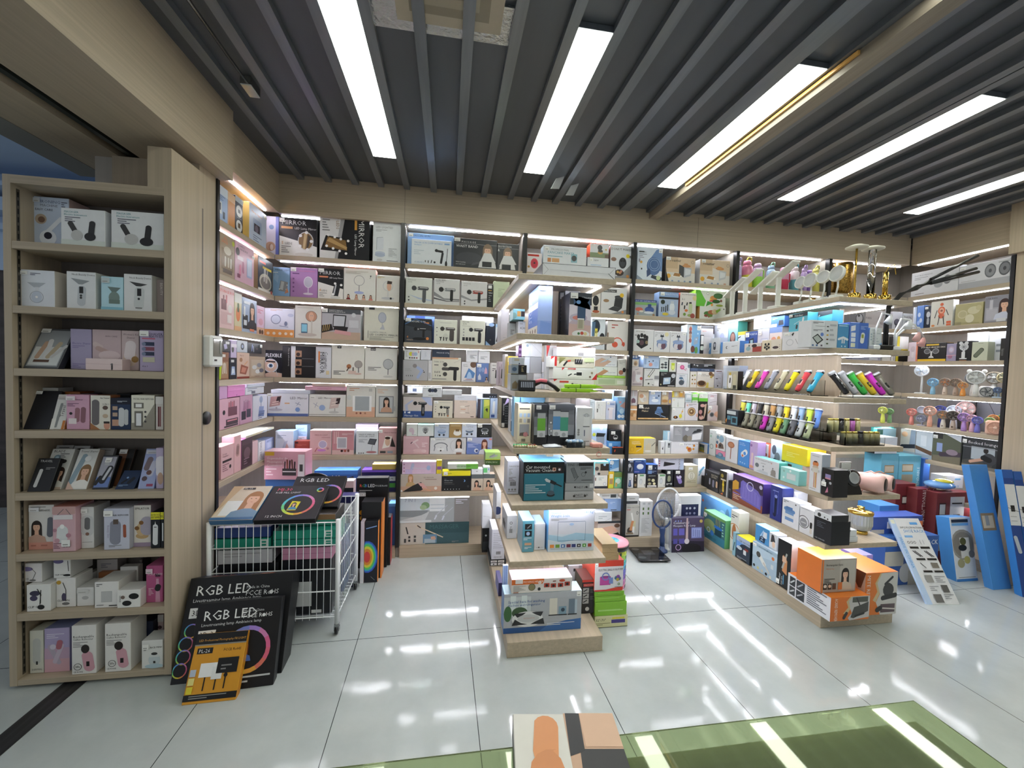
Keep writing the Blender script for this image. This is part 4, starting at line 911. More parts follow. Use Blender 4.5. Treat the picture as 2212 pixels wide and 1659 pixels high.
def special3():
 # -------- counter and the box on it
 t = cat_thing('glass_counter', (-.3, .2, 0), 'glass topped counter with an olive green deck in front of the camera', 'counter')
 I = Matrix.Translation((.3, -.2, 0))
 m = MB(); m.box(-1.6, 1.02, -.25, .71, .797, .805, 'c9d9b4', bev=.001); o = m.build('glass_top', mat('green tinted glass', 'cfe0b0', .02, trans=.85, ior=1.5), t); o.matrix_parent_inverse = I
 m = MB(); m.box(-1.58, 1.0, -.23, .69, .755, .772, '9aa568'); o = m.build('deck', mat('olive laminate', '95a162', .35, noise=.08, nscale=(2, 60, 60)), t); o.matrix_parent_inverse = I
 m = MB(); m.box(-1.58, 1.0, -.23, .69, 0, .754, 'a59a86'); o = m.build('body', WOODH, t); o.matrix_parent_inverse = I
 carton('massage_gun_box', (.206, .53, .806), R(-7), .19, .19, .044, 'd9d5cf,1d1d1f,d9d6d0', '', 'large massage gun box lying on the glass counter', group=None, topart='r .5 0 .5 1 c9a58c|p 3a3a3c .55 0 1 0 1 .62 .6 .62|p 2f2f31 .5 .55 .64 .6 .66 1 .52 1|r .66 .64 .34 .36 d9b49a|k .3 .72 .5 .24 85 d9935f|k .28 .42 .3 .42 -12 d08a58|k .46 .34 .18 .16 -20 c3c5c8|e .58 .26 .1 dcdcda|e .8 .05 .12 d9b49a')
 # -------- bottles and cups on the top shelf behind the clipper gondola
 B = [(2.508, .030, .27, 'c9c0e6', 'a9a0d3', 'lilac sports bottle with a loop lid'), (2.596, .045, .28, 'e08aa4', 'd9d04a', 'pink to yellow bottle with a loop lid'), (2.70, .04, .26, 'd0b4dc', '9fdc5a', 'lilac jug with a lime green handle'), (2.835, .036, .25, 'a9c6e6', '8fc9a9', 'pale blue bottle with a green strap'), (2.965, .04, .24, 'e0a0c0', 'c93a5a', 'pink cup with a red handle'), (3.075, .038, .255, 'e6d9e0', '5fa9b9', 'white bottle with a teal cap'), (3.175, .026, .25, 'c9b0e0', 'b49ad3', 'slim purple bottle'), (3.23, .026, .235, 'a98ad0', '8f70bf', 'violet cup with a square handle'), (3.295, .034, .255, 'e6e08a', 'd9d36a', 'pale yellow bottle')]
 for x, r, h, c, c2, lb in B:
  t = cat_thing('drink_bottle', (x, 3.27, 2.284), lb+' on the bottle bay\'s top shelf', 'bottle', 'drink bottles')
  m = MB(); m.lathe([(r*.85, 0), (r, .006), (r, h*.4), (r, h*.66), (r*.7, h*.72)], c, 18, cols=[c2, c2, c, c]); m.build('body', PLAS, t)
  m = MB(); m.lathe([(r*.72, h*.72), (r*.75, h*.8), (r*.6, h*.86), (.0001, h*.87)], c, 18); m.build('lid', PLAS, t)
  m = MB(); m.tube([(r*.9, -.005, h*.3), (r*1.35, -.01, h*.35), (r*1.35, -.01, h*.62), (r*.9, -.005, h*.66)] if 'handle' in lb else [(-r*.5, -.01, h*.82), (0, -.012, h*.96), (r*.6, -.01, h*.97), (r*.7, -.01, h*.84)], .006, c2, 8); m.build('handle', PLAS, t)
 GD = mat('polished gold', 'd9b45a', .15, metal=1.0)
 GV = mat('speckled gold', 'a5823f', .3, metal=.8, noise=.7, nscale=(90, 90, 90))
 for x, y, z, r, h, lb in ((3.42, 3.28, 2.284, .06, .26, 'speckled gold vase on the corner bay\'s top shelf'), (3.58, 3.28, 2.284, .09, .285, 'largest speckled gold vase on the corner bay\'s top shelf'), (3.275, 3.25, 1.986, .05, .24, 'speckled gold vase behind the white folding lamps')):
  m = MB(); m.lathe([(r*.7, 0), (r, h*.15), (r, h*.9), (r*.9, h), (r*.8, h*.97)], 'b98f3f', 24); o = m.build('gold_vase', GV, loc=(x, y, z+.001)); tag(o, lb, 'vase')
 # -------- lamps on top of the clipper gondola
 for i, (y, top, z) in enumerate(((3.09, 3.02, .30), (2.94, 2.82, .34), (2.78, 2.70, .27), (2.61, 2.44, .31))):
  t = cat_thing('folding_lamp', (2.33, y, 1.986), ['white folding desk lamp at the wall end', 'tall white folding desk lamp, second from the wall', 'white folding desk lamp, third from the wall', 'white folding desk lamp next to the round clip lamps'][i]+' of the clipper gondola\'s top', 'lamp', 'white folding desk lamps')
  m = MB(); m.box(-.05, .05, -.045, .045, 0, .028, 'e6e8e4', bev=.006); m.build('base', PLAS, t)
  m = MB(); m.box(-.018, .018, -.008, .008, .028, z*.78, 'e3e5e0', bev=.003); m.build('arm', PLAS, t)
  m = MB(); m.box(-.032, .032, -.13, .13, -.007, .007, 'ebede8', M=Matrix.Translation((0, -.03, z*.82)) @ Matrix.Rotation(R(-28), 4, 'X'), bev=.004); m.build('lamp_head', PLAS, t)
 for i, (y, r) in enumerate(((2.425, .042), (2.35, .048), (2.255, .042), (2.165, .05))):
  t = cat_thing('clip_lamp', (2.33, y, 1.986), ['small white disc clip lamp nearest the folding lamps', 'white oval disc clip lamp behind the first disc', 'white clip lamp with a sparkling face', 'large white cup-backed clip lamp at the shelf corner'][i]+' on the clipper gondola', 'lamp', 'white clip lamps')
  m = MB(); m.box(-.03, .035, -.025, .025, 0, .03, 'dfe1dd', bev=.006); m.build('clip_base', PLAS, t)
  m = MB(); m.tube([(0, 0, .03), (.012, 0, .08), (.01, 0, .15)], .005, 'e6e8e4', 8); m.build('neck', PLAS, t)
  M = Matrix.Translation((0, 0, .16)) @ Matrix.Rotation(R(20*(i % 3)-10), 4, 'X') @ Matrix.Rotation(R(-80), 4, 'Y')
  m = MB(); m.lathe([(r*.5, -.03), (r*.95, -.012), (r, 0), (r*.97, .008), (r*.88, .008), (r*.86, .004), (.0001, .004)], 'e9ebe7', 28, M, cols=['e9ebe7']*5+['cfd3d3']); m.build('lamp_head', PLAS, t)
 for x, lb, k in ((2.49, 'gold pole table lamp with a flat disc top', 0), (2.607, 'crystal column table lamp with a flat disc top', 1), (2.715, 'gold table lamp with a curved wire top', 2)):
  t = cat_thing('table_lamp', (x, 2.19, 1.986), lb+' at the gondola front end', 'lamp', 'gold table lamps')
  m = MB(); m.lathe([(.03, 0), (.032, .003), (.032, .05), (.028, .055)], 'd9b45a', 24); m.build('base', GD, t)
  m = MB()
  if k == 1: m.lathe([(.02, .055), (.02, .33)], 'f0f0ea', 16)
  else: m.tube([(0, 0, .05), (0, 0, .33 if k == 0 else .2)], .006 if k == 0 else .014, 'd9b45a', 12)
  m.build('column', GLASS if k == 1 else GD, t)
  m = MB()
  if k == 2: m.tube([(0, 0, .2), (.02, 0, .24), (.06, 0, .25), (.075, 0, .19)], .0025, 'd9b45a', 6)
  else: m.lathe([(.05, .33), (.058, .334), (.058, .34), (.03, .352), (.0001, .353)], 'e6e2d3', 28)
  m.build('top', GD if k == 2 else PLAS, t)
 # -------- gooseneck lamps clipped to the second shelf's corner
 t = cat_thing('gooseneck_lamp', (2.62, 2.09, 1.6865), 'black three-armed gooseneck clip lamp at the gondola corner', 'lamp')
 m = MB(); m.box(-.05, .05, -.02, .03, 0, .03, '1b1b1d', bev=.006); m.build('clamp', PLAS, t)
 for k, (a, b) in enumerate(((.64, .615), (.635, .535), (.655, .515))):
  m = MB(); d = .012*k-.012
  m.tube([(d, 0, .03), (d-.005, 0, .15), (.005+d, 0, .26), (.09+d, 0, .345), (.2, 0, .39+d), (.3, 0, .39+(b-.39)*.25)], .0055, '1d1d1f', 8); m.build('neck', PLAS, t)
  m = MB(); m.tube([(.3, 0, .39+(b-.39)*.25), (a, 0, b)], .0095, '2a2a2c', 8); m.build('light_bar', PLAS, t)
 for k, (x, top, ex, ez, c, lb) in enumerate(((2.525, .22, .10, .19, 'e6e8ea', 'white gooseneck lamp with a white head beside the black one'), (2.675, .195, .11, .17, 'e9ebec', 'white gooseneck lamp arching behind the pink-headed ones'), (2.705, .17, .165, .10, 'e3b4b0', 'white gooseneck lamp with a pink head, shorter of two'), (2.72, .155, .205, .07, 'e0aaa6', 'white gooseneck lamp with a pink head, longer of two'))):
  t = cat_thing('gooseneck_lamp', (x, 2.075+.012*k, 1.6865), lb, 'lamp')
  m = MB(); m.box(-.025, .02, -.02, .02, 0, .025, 'e6e8ea', bev=.005); m.build('clamp', PLAS, t)
  m = MB(); m.tube([(0, 0, .025), (.005, 0, top*.6), (ex*.4, 0, top), (ex*.8, 0, top*.97), (ex, 0, ez+.02)], .005, 'e6e8ea', 8); m.build('neck', PLAS, t)
  m = MB(); m.tube([(ex, 0, ez+.02), (ex-.005, 0, ez), (ex-.02, 0, ez-.03)], .01, c, 10, rs=[.006, .014, .02]); m.build('lamp_head', PLAS, t)
 # -------- fittings on the ceiling
 m = MB(); m.box(-.33, .24, 1.55, 1.73, 2.850, 2.8615, 'c9cccd'); o = m.build('foil_patch', FOIL); tag(o, 'crumpled silver foil patch round the ceiling vent', 'foil')
 t = cat_thing('ceiling_vent', (-.03, 1.50, 2.84), 'beige square air vent in the ceiling between the lamps', 'vent')
 m = MB(); m.box(-.2, .2, -.2, .17, 0, .01, 'b5aa96'); m.build('frame', PLAS, t)
 m = MB()
 for k in range(3): m.box(-.15+.04*k, .15-.04*k, -.15+.04*k, .12-.04*k, -.002-.001*k, .001, ['8f8674', 'a59a86', '8a8170'][k])
 m.build('louvre', PLAS, t)
 t = cat_thing('junction_box', (-.99, 2.2, 2.815), 'grey metal junction box on a thin conduit near the left beam', 'junction box')
 m = MB(); m.box(-.025, .025, -.05, .05, 0, .046, 'b9bbb9', bev=.003); m.build('body', METAL, t)
 m = MB(); m.tube([(0, -.05, .02), (0, -1.2, .02)], .007, 'a9aba9', 8); m.build('conduit', METAL, t)
 for x, y, lb in ((.70, 2.80, 'bent white ceiling flap nearer the second lamp'), (.83, 2.88, 'bent white ceiling flap farther from the second lamp')):
  m = MB(); m.prism([(-.035, 0), (.03, .015), (.04, .1), (-.02, .07)], -.003, .003, 'b9bdbf'); o = m.build('ceiling_flap', PLAS, loc=(x, y, 2.762)); o.rotation_euler = (R(30), 0, R(25)); tag(o, lb, 'ceiling flap', 'hanging ceiling flaps')

# ---------------------------------------------------------------- boxed goods: u0 u1 plane z height depth lean yaw; name; colours; print; label
GOODS = r'''
@-y|boxes in the left cabinet|on the cabinet's top shelf
-1.881 -1.739 2.175 1.99 .23 .11 0 0;ironing_machine_box;c9d6ea,d9bcb8;t .2 .88 .06 667799 IRONING/t .2 .81 .05 778 MACHINE/t .06 .73 .045 445 EASY CARE/e .22 .56 .1 b9a896/e .24 .55 .06 7a5f50/k .55 .42 .5 .08 50 f0f4fa/E .42 .2 .24 .15 eef3fa/e .42 .24 .07 223/l .8 .9 .16 4 .04 667/s .02 .88 .2 .09 d5dbe4;pale blue box with garment iron picture, behind the white boxes
-1.723 -1.55 2.115 1.99 .17 .06 0 0;scalp_massager_box;eceff2,dfe2e6;r 0 0 1 .18 dfe8e2/t .07 .88 .05 3a8f9a MASSAGER/t .07 .81 .05 3a8f9a Electric Instrument/l .09 .75 .35 3 .05 556/k .27 .5 .35 .13 120 3a3a3a/E .36 .3 .13 .14 c9cac9/k .7 .5 .4 .15 85 2b2b2d/E .66 .28 .13 .11 242426;white scalp massager box next to the pale blue box
-1.527 -1.313 2.115 1.99 .177 .06 0 0;scalp_massager_box;eceff2,dfe2e6;r 0 0 1 .18 dfe8e2/t .1 .9 .05 3a8f9a MASSAGER/t .1 .83 .05 3a8f9a Electric Instrument/l .12 .77 .35 3 .05 556/k .27 .5 .35 .13 120 3a3a3a/E .38 .28 .13 .14 c9cac9/k .7 .47 .4 .15 85 2b2b2d/E .67 .24 .13 .11 242426;white scalp massager box against the cabinet's tall post
@-y|boxes in the left cabinet|on the cabinet's second shelf
-1.881 -1.749 2.115 1.713 .164 .12 0 0;neck_device_box;e6ebf4,d6cfc6;p b8bfc8 .2 .66 .75 .66 .55 .53 .4 .53/r .44 .42 .1 .12 dfe3ea/E .48 .27 .15 .16 ccd6e6/o .48 .27 .16 .008 8892a0/E .48 .27 .04 .03 fff/l .3 .9 .3 2 .04 556/s .04 .86 .2 .1;large white box with a round-bottomed neck device
-1.704 -1.589 2.115 1.713 .168 .11 0 0;neck_device_box;e9ecef,cfd0cc;t .18 .9 .05 444 Neck Beauty Device/p 9aa0a4 .15 .82 .8 .76 .55 .66 .42 .66/k .52 .35 .55 .2 88 c8ced4/r .44 .42 .14 .18 222/e .5 .36 .03 333/e .5 .3 .03 333;white box with straight neck device and black screen
-1.569 -1.48 2.115 1.713 .154 .06 0 0;neck_device_box;bfe6f4,a8d4e4;p 6f8380 .3 .7 .9 .68 .62 .5 .55 .5/E .6 .38 .25 .18 7f948e/r .36 .2 .5 .12 71867f/r 0 0 1 .1 8fcbe0/s .05 .8 .38 .16 c9d6d8;small light blue box with a grey green neck device
-1.478 -1.363 2.115 1.713 .171 .09 0 0;neck_device_box;e9ebed,cfd0cc;t .2 .88 .05 444 Neck Beauty Device/p 3f3f3f .2 .8 .85 .74 .62 .68 .45 .68/k .55 .36 .62 .24 88 d4d9da/r .48 .42 .15 .2 1c1c1e/e .54 .34 .03 222/r .42 .08 .24 .03 777;white box with a bulging neck device beside the post
-1.363 -1.333 2.145 1.713 .159 .06 0 0;slim_carton;a39694,9a8d8b;v .5 .9 .4 efe6e2 BEAUTY;narrow pinkish grey carton tucked against the post
@-y|boxes in the left cabinet|on the cabinet's third shelf
-1.875 -1.74 2.115 1.44 .207 .03 26 0;shaver_tray;55585c,2a2c33;r .05 .05 .9 .9 9ba0a4/r .08 .08 .84 .45 d4d8d8/k .3 .45 .45 .1 80 c3a38c/k .48 .48 .5 .1 95 dadada/k .66 .45 .45 .1 70 b9aa90/k .82 .42 .4 .08 55 c7c7c7/r .2 .15 .45 .06 5c4438/s .05 .88 .28 .1;leaning black tray with four silver eyebrow tools
-1.727 -1.642 2.16 1.44 .187 .08 0 0;slim_carton;b0a8c9,9a92b8;t .1 .62 .05 6b5fa0 Electric Shaver/l .1 .57 .6 2 .04 8a80b0/l .1 .12 .6 3 .04 8a80b0;plain lavender carton behind the zip case
-1.639 -1.521 2.16 1.44 .188 .08 0 0;epilator_box;cfb9bd,b9a2a8;t .45 .82 .04 7a5f68 SKIN CARE/k .2 .6 .25 .12 -30 d9c6c4/k .48 .45 .5 .12 -25 c5a8a2/E .6 .36 .38 .12 e2cfd0;dusty pink box with silk and a pink shaver
-1.52 -1.446 2.16 1.44 .188 .08 0 0;epilator_box;d3bfc0,b9a2a8;t .1 .88 .05 7a5f68 Women's Kit/t .3 .8 .05 7a5f68 Shaver/E .5 .3 .4 .2 ddc9b8/k .5 .5 .5 .25 85 efe4e6/e .78 .28 .08 a8834a;dusty pink box with white bottle picture behind zip case
-1.617 -1.471 2.095 1.44 .053 .05 0 0;zip_case;e8d3d3,dcc2c4;n 0 .55 1 .5 .02 c9abac/r .7 .1 .05 .5 4a4446/e .72 .52 .09 6b6467/r .71 .02 .03 .2 3a3538;soft pink case with a dark zip pull
-1.414 -1.315 2.115 1.44 .191 .07 0 0;epilator_box;b3a6c7,46506e;t .4 .88 .06 2a2440 SHAVER/t .4 .82 .06 2a2440 BEAUTY KIT/r .1 .78 .55 .03 c5627a/r .18 .62 .44 .09 2c3552/r .18 .5 .44 .09 8a4a5c/r .18 .38 .44 .09 2c3552/e .18 .66 .045 7d87a5/e .18 .54 .045 7d87a5/e .18 .42 .045 7d87a5/r .14 .22 .5 .12 c9c6b0/t .12 .1 .04 333 4 in 1/s .02 .85 .38 .13;lavender beauty kit box with dark blue side
@-y|boxes in the left cabinet|on the cabinet's fourth shelf
-1.881 -1.78 2.115 1.166 .184 .019 22 0;slim_carton;15171f,0d0e14;b .55 .05 .2 .08/s .02 .9 .28 .08;large plain black box leaning back
-1.775 -1.719 2.115 1.166 .163 .04 16 0;toothbrush_box;dfe0dc,c27a3c;V .75 .35 .28 555 Travel/k .4 .4 .7 .07 88 8b8f8f/r 0 0 .3 .3 e8e8e2/r .8 0 .2 .25 c87d38/s .1 .86 .7 .1 cfcac6;slim white and orange carton beside a black box
-1.709 -1.618 2.115 1.166 .16 .05 0 0;trimmer_box;d8a9c2,c390ad;k .48 .42 .42 .13 88 9b6d78/k .74 .42 .46 .13 88 8d626e/e .2 .46 .04 222/r .1 .16 .35 .16 f2e8ea/t .3 .84 .05 5a3350 Trimmer/l .06 .74 .5 3 .035 6b4560/s .02 .84 .4 .12 e8dfe4;pink box with two trimmer heads
-1.614 -1.534 2.115 1.166 .159 .06 0 0;trimmer_box;e8e5da,8c5a3c;k .26 .5 .75 .2 90 6f6b6d/T .78 .72 .05 333 2 IN 1/t .5 .9 .05 444 Hair Trimmer/E .76 .64 .14 .06 5c4a42/E .76 .4 .14 .06 c9b49a/E .84 .12 .16 .12 d9a08a/r .68 .18 .3 .06 2c2220/p a9744c 0 0 .5 0 0 .2;cream 2 in 1 box with long brown trimmer
-1.533 -1.452 2.115 1.166 .148 .06 0 0;epilator_box;1c3153,111b33;r 0 .8 1 .2 0f1628/r .1 .62 .25 .12 b9a08c/r .1 .42 .25 .12 b9a08c/r .08 .12 .34 .2 c79d86/k .55 .4 .6 .16 90 cfd4d8/k .8 .4 .5 .12 90 c5cace/l .35 .9 .5 2 .03 cfd6e2;dark blue box with silver epilator
-1.45 -1.353 2.115 1.166 .163 .08 0 0;epilator_box;e9e7d8,8f8b80,d9d6cc;p 9b978b 1 .75 1 0 0 0 0 .2 .5 .2/t .1 .87 .045 333 FACIAL HAIR REMOVER/r .12 .62 .42 .16 77756c/r .2 .65 .26 .1 f4f4f2/r .15 .08 .36 .46 6f6d66/r .22 .12 .22 .36 eef1f6/E .62 .52 .05 .03 444/E .62 .38 .05 .03 444/E .62 .24 .05 .03 444;cream and grey facial hair remover carton with open flap
-1.349 -1.316 2.115 1.166 .158 .07 0 0;slim_carton;d9d4cf,6b2f33;r .3 .1 .2 .6 6b2f33/r .55 .1 .15 .6 8a4347/r 0 .78 1 .22 e6e4e0;pale carton with dark red strips beside the post
-1.891 -1.814 2.205 1.166 .183 .08 0 0;slim_carton;c9cac6,babab6;l .1 .9 .5 2 .04 777;pale grey carton behind the leaning black box
-1.789 -1.725 2.205 1.166 .166 .08 0 0;slim_carton;a0602f,8a4f26;t .1 .88 .06 e9d9c0 KIT;orange brown carton behind the pink trimmer box
-1.721 -1.69 2.205 1.166 .159 .08 0 0;slim_carton;5b4a52,4a3c44;;dull plum carton behind the row
-1.572 -1.515 2.205 1.166 .163 .08 0 0;slim_carton;15161c,101116;;black carton behind the dark blue box
@-y|boxes in the left cabinet|on the cabinet's fifth shelf
-1.849 -1.761 2.095 .888 .151 .02 22 0;shaver_box;15161a,0c0d10;t .12 .88 .07 ccc TRAVEL/k .3 .4 .55 .1 88 c9cac9/l .5 .7 .4 2 .04 999;thin black box with a white stick shaver
-1.838 -1.746 2.13 .888 .189 .028 24 0;shaver_box;dcdedb,c8cac8;t .1 .91 .06 222 BLADE/k .28 .5 .7 .15 84 7d9aac/k .28 .5 .62 .08 84 b9d3e2/W .7 .02 .55 3a2c26 e8e5dc/E .7 .68 .14 .05 333/l .45 .86 .4 3 .04 555/p c9b4a2 .4 0 1 0 1 .05 .4 .05;white box with a bespectacled woman and blue shaver
-1.719 -1.637 2.12 .888 .191 .035 24 0;shaver_box;dfe1df,b9a89a;t .1 .91 .05 333 Travel Shaver/k .25 .5 .75 .12 80 8fa6b4/W .66 .02 .62 8a6a48 f0eeea/E .6 .75 .16 .07 eef0f0/p d9b9a8 0 0 .4 0 0 .2;white box with a fair-haired woman and silver shaver
-1.615 -1.548 2.12 .888 .16 .025 24 0;shaver_tray;33363c,16171b;r .06 .05 .88 .9 a9aab8/r .06 .05 .88 .3 6d86c0/k .6 .42 .55 .18 75 2a2c33/k .62 .45 .4 .07 75 c9ccd3/k .2 .25 .3 .1 70 222/r .3 .7 .3 .18 b9bcc0/s .3 .78 .4 .14;clear fronted black tray holding a silver black shaver
-1.519 -1.44 2.115 .888 .096 .03 38 0;shaver_tray;1d3152,121c30;k .65 .45 .4 .18 60 151a26/k .3 .4 .3 .1 50 0f1420/l .1 .2 .5 2 .05 8fb2dc/e .4 .6 .05 7fa0d0;dark blue tray lying almost flat
-1.425 -1.357 2.115 .888 .189 .04 18 0;shaver_box;a6b2dd,8894c4;k .35 .62 .35 .14 80 7a6a70/k .65 .5 .4 .14 80 c9cbe0/e .5 .4 .06 6b4a44/r .5 .06 .4 .06 a04a68/e .3 .25 .06 5c4a50/s .1 .86 .8 .1 d9dcE9;lilac blue box of hair removal heads, leaning
-1.348 -1.316 2.115 .888 .195 .05 0 0;shaver_box;c3b7d6,a99cc0;k .7 .55 .5 .3 88 e9e6f0/E .6 .25 .4 .15 c9a894;lilac carton beside the post
-1.863 -1.791 2.175 .888 .198 .02 24 0;blister_pack;b9bcbd,a5a8a8;r .1 .1 .8 .8 9a9c9d/k .6 .5 .5 .3 85 2a2a2c/l .2 .93 .6 1 .04 333;grey blister pack behind the thin black box
-1.788 -1.719 2.175 .888 .195 .02 24 0;blister_pack;c6c9ca,a5a8a8;r .1 .1 .8 .75 b2b5b5/E .5 .9 .3 .04 3a3a3a;grey blister pack behind the woman with glasses
-1.688 -1.615 2.18 .888 .183 .02 24 0;slim_carton;b4b3b6,9a999c;l .2 .93 .6 1 .04 777;grey carton behind the fair-haired woman's box
-1.587 -1.519 2.175 .888 .179 .02 24 0;slim_carton;7a5138,2a2420;r .55 0 .45 1 1d1a1a/s .05 .86 .5 .12;brown and black carton behind the clear tray
@-y|boxes in the left cabinet|on the cabinet's sixth shelf
-1.865 -1.765 2.12 .614 .207 .09 0 0;beauty_device_box;e3e1de,c9b0a8;r 0 0 1 .17 d99c8c/W .32 .16 .52 2b211d caa492/k .86 .5 .45 .12 88 6b6f7a/t .1 .86 .06 444 Instrument/l .1 .95 .6 2 .03 666/r .1 .08 .2 .03 b9776a/r .5 .08 .25 .03 b9776a/s .05 .86 .4 .09 e9eaee;white box with a dark-haired woman and salmon base
-1.745 -1.655 2.088 .614 .207 .1 0 0;beauty_device_box;d9b3bc,c9a0ac,c8887f;k .42 .38 .4 .22 88 dfe3e4/E .42 .56 .1 .05 fff/e .1 .48 .04 b98a98/e .7 .36 .05 b98a98/e .2 .25 .05 c79aa6/r 0 .84 1 .16 c9a3a0/n .1 .76 .5 .95 .012 666/n .9 .76 .6 .95 .012 666/r .05 .72 .85 .1 e4dfe2/l .05 .18 .35 4 .035 8a5a68/b .45 .1 .35 .1/s .42 .12 .38 .15;pink gift box with cord handles and a white spray device
-1.655 -1.603 2.115 .614 .195 .093 0 0;beauty_device_box;e2e3e2,c6c6c4;k .5 .55 .5 .32 90 d0d3d4/k .5 .6 .3 .12 90 6f7274/e .5 .35 .04 8a6a5a/r .1 .15 .8 .008 888/s .06 .86 .5 .1;tall white box with a grey capsule device
-1.545 -1.441 2.09 .614 .193 .11 0 0;epilator_box;ccd0e2,b4b6c4;k .45 .42 .6 .24 90 8d90a0/r .37 .62 .2 .12 5f5148/k .82 .45 .32 .07 92 a0573f/t .3 .82 .04 333 HAIR REMOVER/v .14 .6 .09 9a8fb0 Beauty Skin/l .2 .1 .5 2 .03 777/s .02 .82 .36 .14;white lilac box with tall grey perfume-like epilator
-1.441 -1.369 2.115 .614 .198 .09 0 0;epilator_box;e6e2dc,a894a4;r 0 0 1 .1 a897b0/E .5 .26 .38 .07 c9a878/E .45 .42 .3 .16 d6bb90/k .78 .5 .46 .28 90 b3aebf/e .45 .58 .05 8a6238/e .2 .45 .05 8a6238/t .08 .9 .05 444 EPILATOR;cream box with gold balls and a tan podium
-1.354 -1.314 2.09 .614 .172 .07 0 0;nose_trimmer_box;161b22,0e1116;r 0 .8 1 .2 e4df3a/T .5 .9 .06 222 ELECTRIC NOSE/T .5 .83 .06 222 HAIR TRIMMER/k .5 .38 .58 .13 90 dfe3e6/p dfe3e6 .42 .64 .58 .64 .5 .76/r .36 .58 .28 .02 333;black and yellow nose hair trimmer box
-1.313 -1.299 2.09 .614 .172 .07 0 0;nose_trimmer_box;161b22,0e1116;r 0 .8 1 .2 e4df3a/T .5 .85 .07 222 EL/r .5 .2 .4 .5 dfe3e6;cut-off black and yellow trimmer box against the post
-1.672 -1.631 2.21 .614 .163 .07 0 0;slim_carton;c9a5ad,b28e97;;pink carton behind the tall white box
-1.627 -1.517 2.22 .614 .175 .06 0 0;slim_carton;86807f,77716f;;dim grey carton behind the perfume-like epilator
-1.509 -1.439 2.22 .614 .186 .06 0 0;slim_carton;908a88,7f7977;;dim grey carton behind the gold ball box
@-y|boxes in the left cabinet|on the cabinet's seventh shelf
-1.85 -1.756 2.09 .343 .124 .09 0 0;clip_lamp_box;eeeeec,d5d6d6,e2e2e0;n .55 .25 .6 .8 .03 222/E .35 .68 .22 .1 3f3a52/E .3 .5 .16 .1 4a4360/n .58 .3 .58 .7 .03 222/E .6 .16 .15 .09 1c1c1e/t .05 .14 .08 222 CLIP ON/n .45 .85 .62 .6 .03 222;white clip lamp box with two black lamps, under another
-1.756 -1.678 2.115 .343 .137 .093 0 0;clip_lamp_box;ecebea,d5d6d6,e2e2e0;n .5 .2 .5 .6 .025 444/n .5 .6 .35 .85 .025 444/E .4 .35 .12 .14 4f4864/E .5 .12 .2 .05 777/t .05 .2 .07 222 CLIP ON/e .15 .86 .07 c9a23a;white clip lamp box with slender silver lamp, under another
-1.674 -1.605 2.115 .343 .088 .09 0 0;gadget_box;e9e9e8,d2d2d0;l .15 .85 .6 4 .05 667/E .5 .45 .2 .1 b9babb/s .05 .72 .7 .2 dcdcda;small white carton with grey print
-1.584 -1.486 2.09 .343 .123 .11 0 0;gadget_box;edeceb,d8d7d4;r .28 .22 .45 .42 b7b9ba/r .3 .24 .4 .38 c5c7c8/l .08 .9 .25 2 .06 333/l .08 .1 .3 1 .05 444/r .6 .06 .34 .04 333;white box with a pale grey cube picture
-1.486 -1.39 2.08 .343 .085 .08 0 0;gadget_box;eeeeec,dadad8;E .72 .64 .22 .17 17181a/E .42 .26 .2 .15 17181a/e .25 .6 .1 7a6a62/v .1 .7 .07 333 DEVICE;white box with two black ovals
-1.39 -1.318 2.115 .343 .178 .1 0 0;gadget_box;b85a8a,93406c,c5699a;p d9a0bd .55 0 .85 0 .75 .65 .6 .65/k .7 .4 .2 .14 80 222/r .55 .7 .3 .08 4a2036/t .1 .75 .05 f4dbe8 SCALP CARE/l .15 .38 .3 6 .035 f0cfe0/s .02 .8 .4 .13 e9d2de;tall magenta box beside the post
-1.906 -1.808 2.115 .467 .088 .11 0 -4;clip_lamp_box;eceaec,d2d2d2,e4e4e2;E .35 .7 .28 .12 8a80b0/n .55 .75 .75 .5 .025 555/n .75 .5 .62 .15 .025 555/E .62 .1 .14 .05 777/t .12 .15 .07 222 CLIP ON/r .03 .8 .13 .16 d9c23a;tilted white clip lamp box with yellow tag, stacked
-1.766 -1.698 2.115 .48 .09 .12 0 0;clip_lamp_box;e8e8e7,cfd0d0,e0e0de;E .3 .88 .3 .12 6b6390/n .85 .9 .9 .35 .03 222/E .82 .14 .25 .06 1c1c1e/t .08 .14 .08 222 CLIP ON;white clip lamp box with black lamp, topmost of its stack
-1.658 -1.558 2.21 .343 .111 .023 0 0;gadget_box;8f5a34,744626,a0683e;t .1 .6 .09 e4cfae HEATED BRUSH;orange brown box behind the pale cube box
-1.558 -1.48 2.2 .343 .14 .033 0 0;gadget_box;dddcda,c9c8c5;r 0 .45 1 .03 999/r .1 .1 .7 .3 b9cbe0/E .5 .1 .4 .3 9fb4cc;white carton with blue dome picture behind the black ovals
-1.683 -1.593 2.235 .343 .164 .06 0 0;gadget_box;b5b1b2,a09c9d;l .2 .85 .5 3 .05 667;grey white carton standing at the back
-1.713 -1.683 2.21 .343 .108 .07 0 0;gadget_box;c9c8c8,b5b4b4;l .1 .85 .7 4 .05 888;pale carton behind the small white carton
-1.499 -1.485 2.235 .343 .157 .06 0 0;gadget_box;55504f,44403f;;dark sliver of a carton at the back
@-y|boxes in the left cabinet|on the cabinet's bottom shelf
-1.863 -1.808 2.115 .04 .201 .07 0 0;facial_device_box;d6d6ca,c2c2b5,dcdccf;k .52 .52 .6 .16 90 c3c6c2/r .46 .2 .14 .08 222/t .15 .07 .04 666 DERMAL;slim cream box with a pale wand
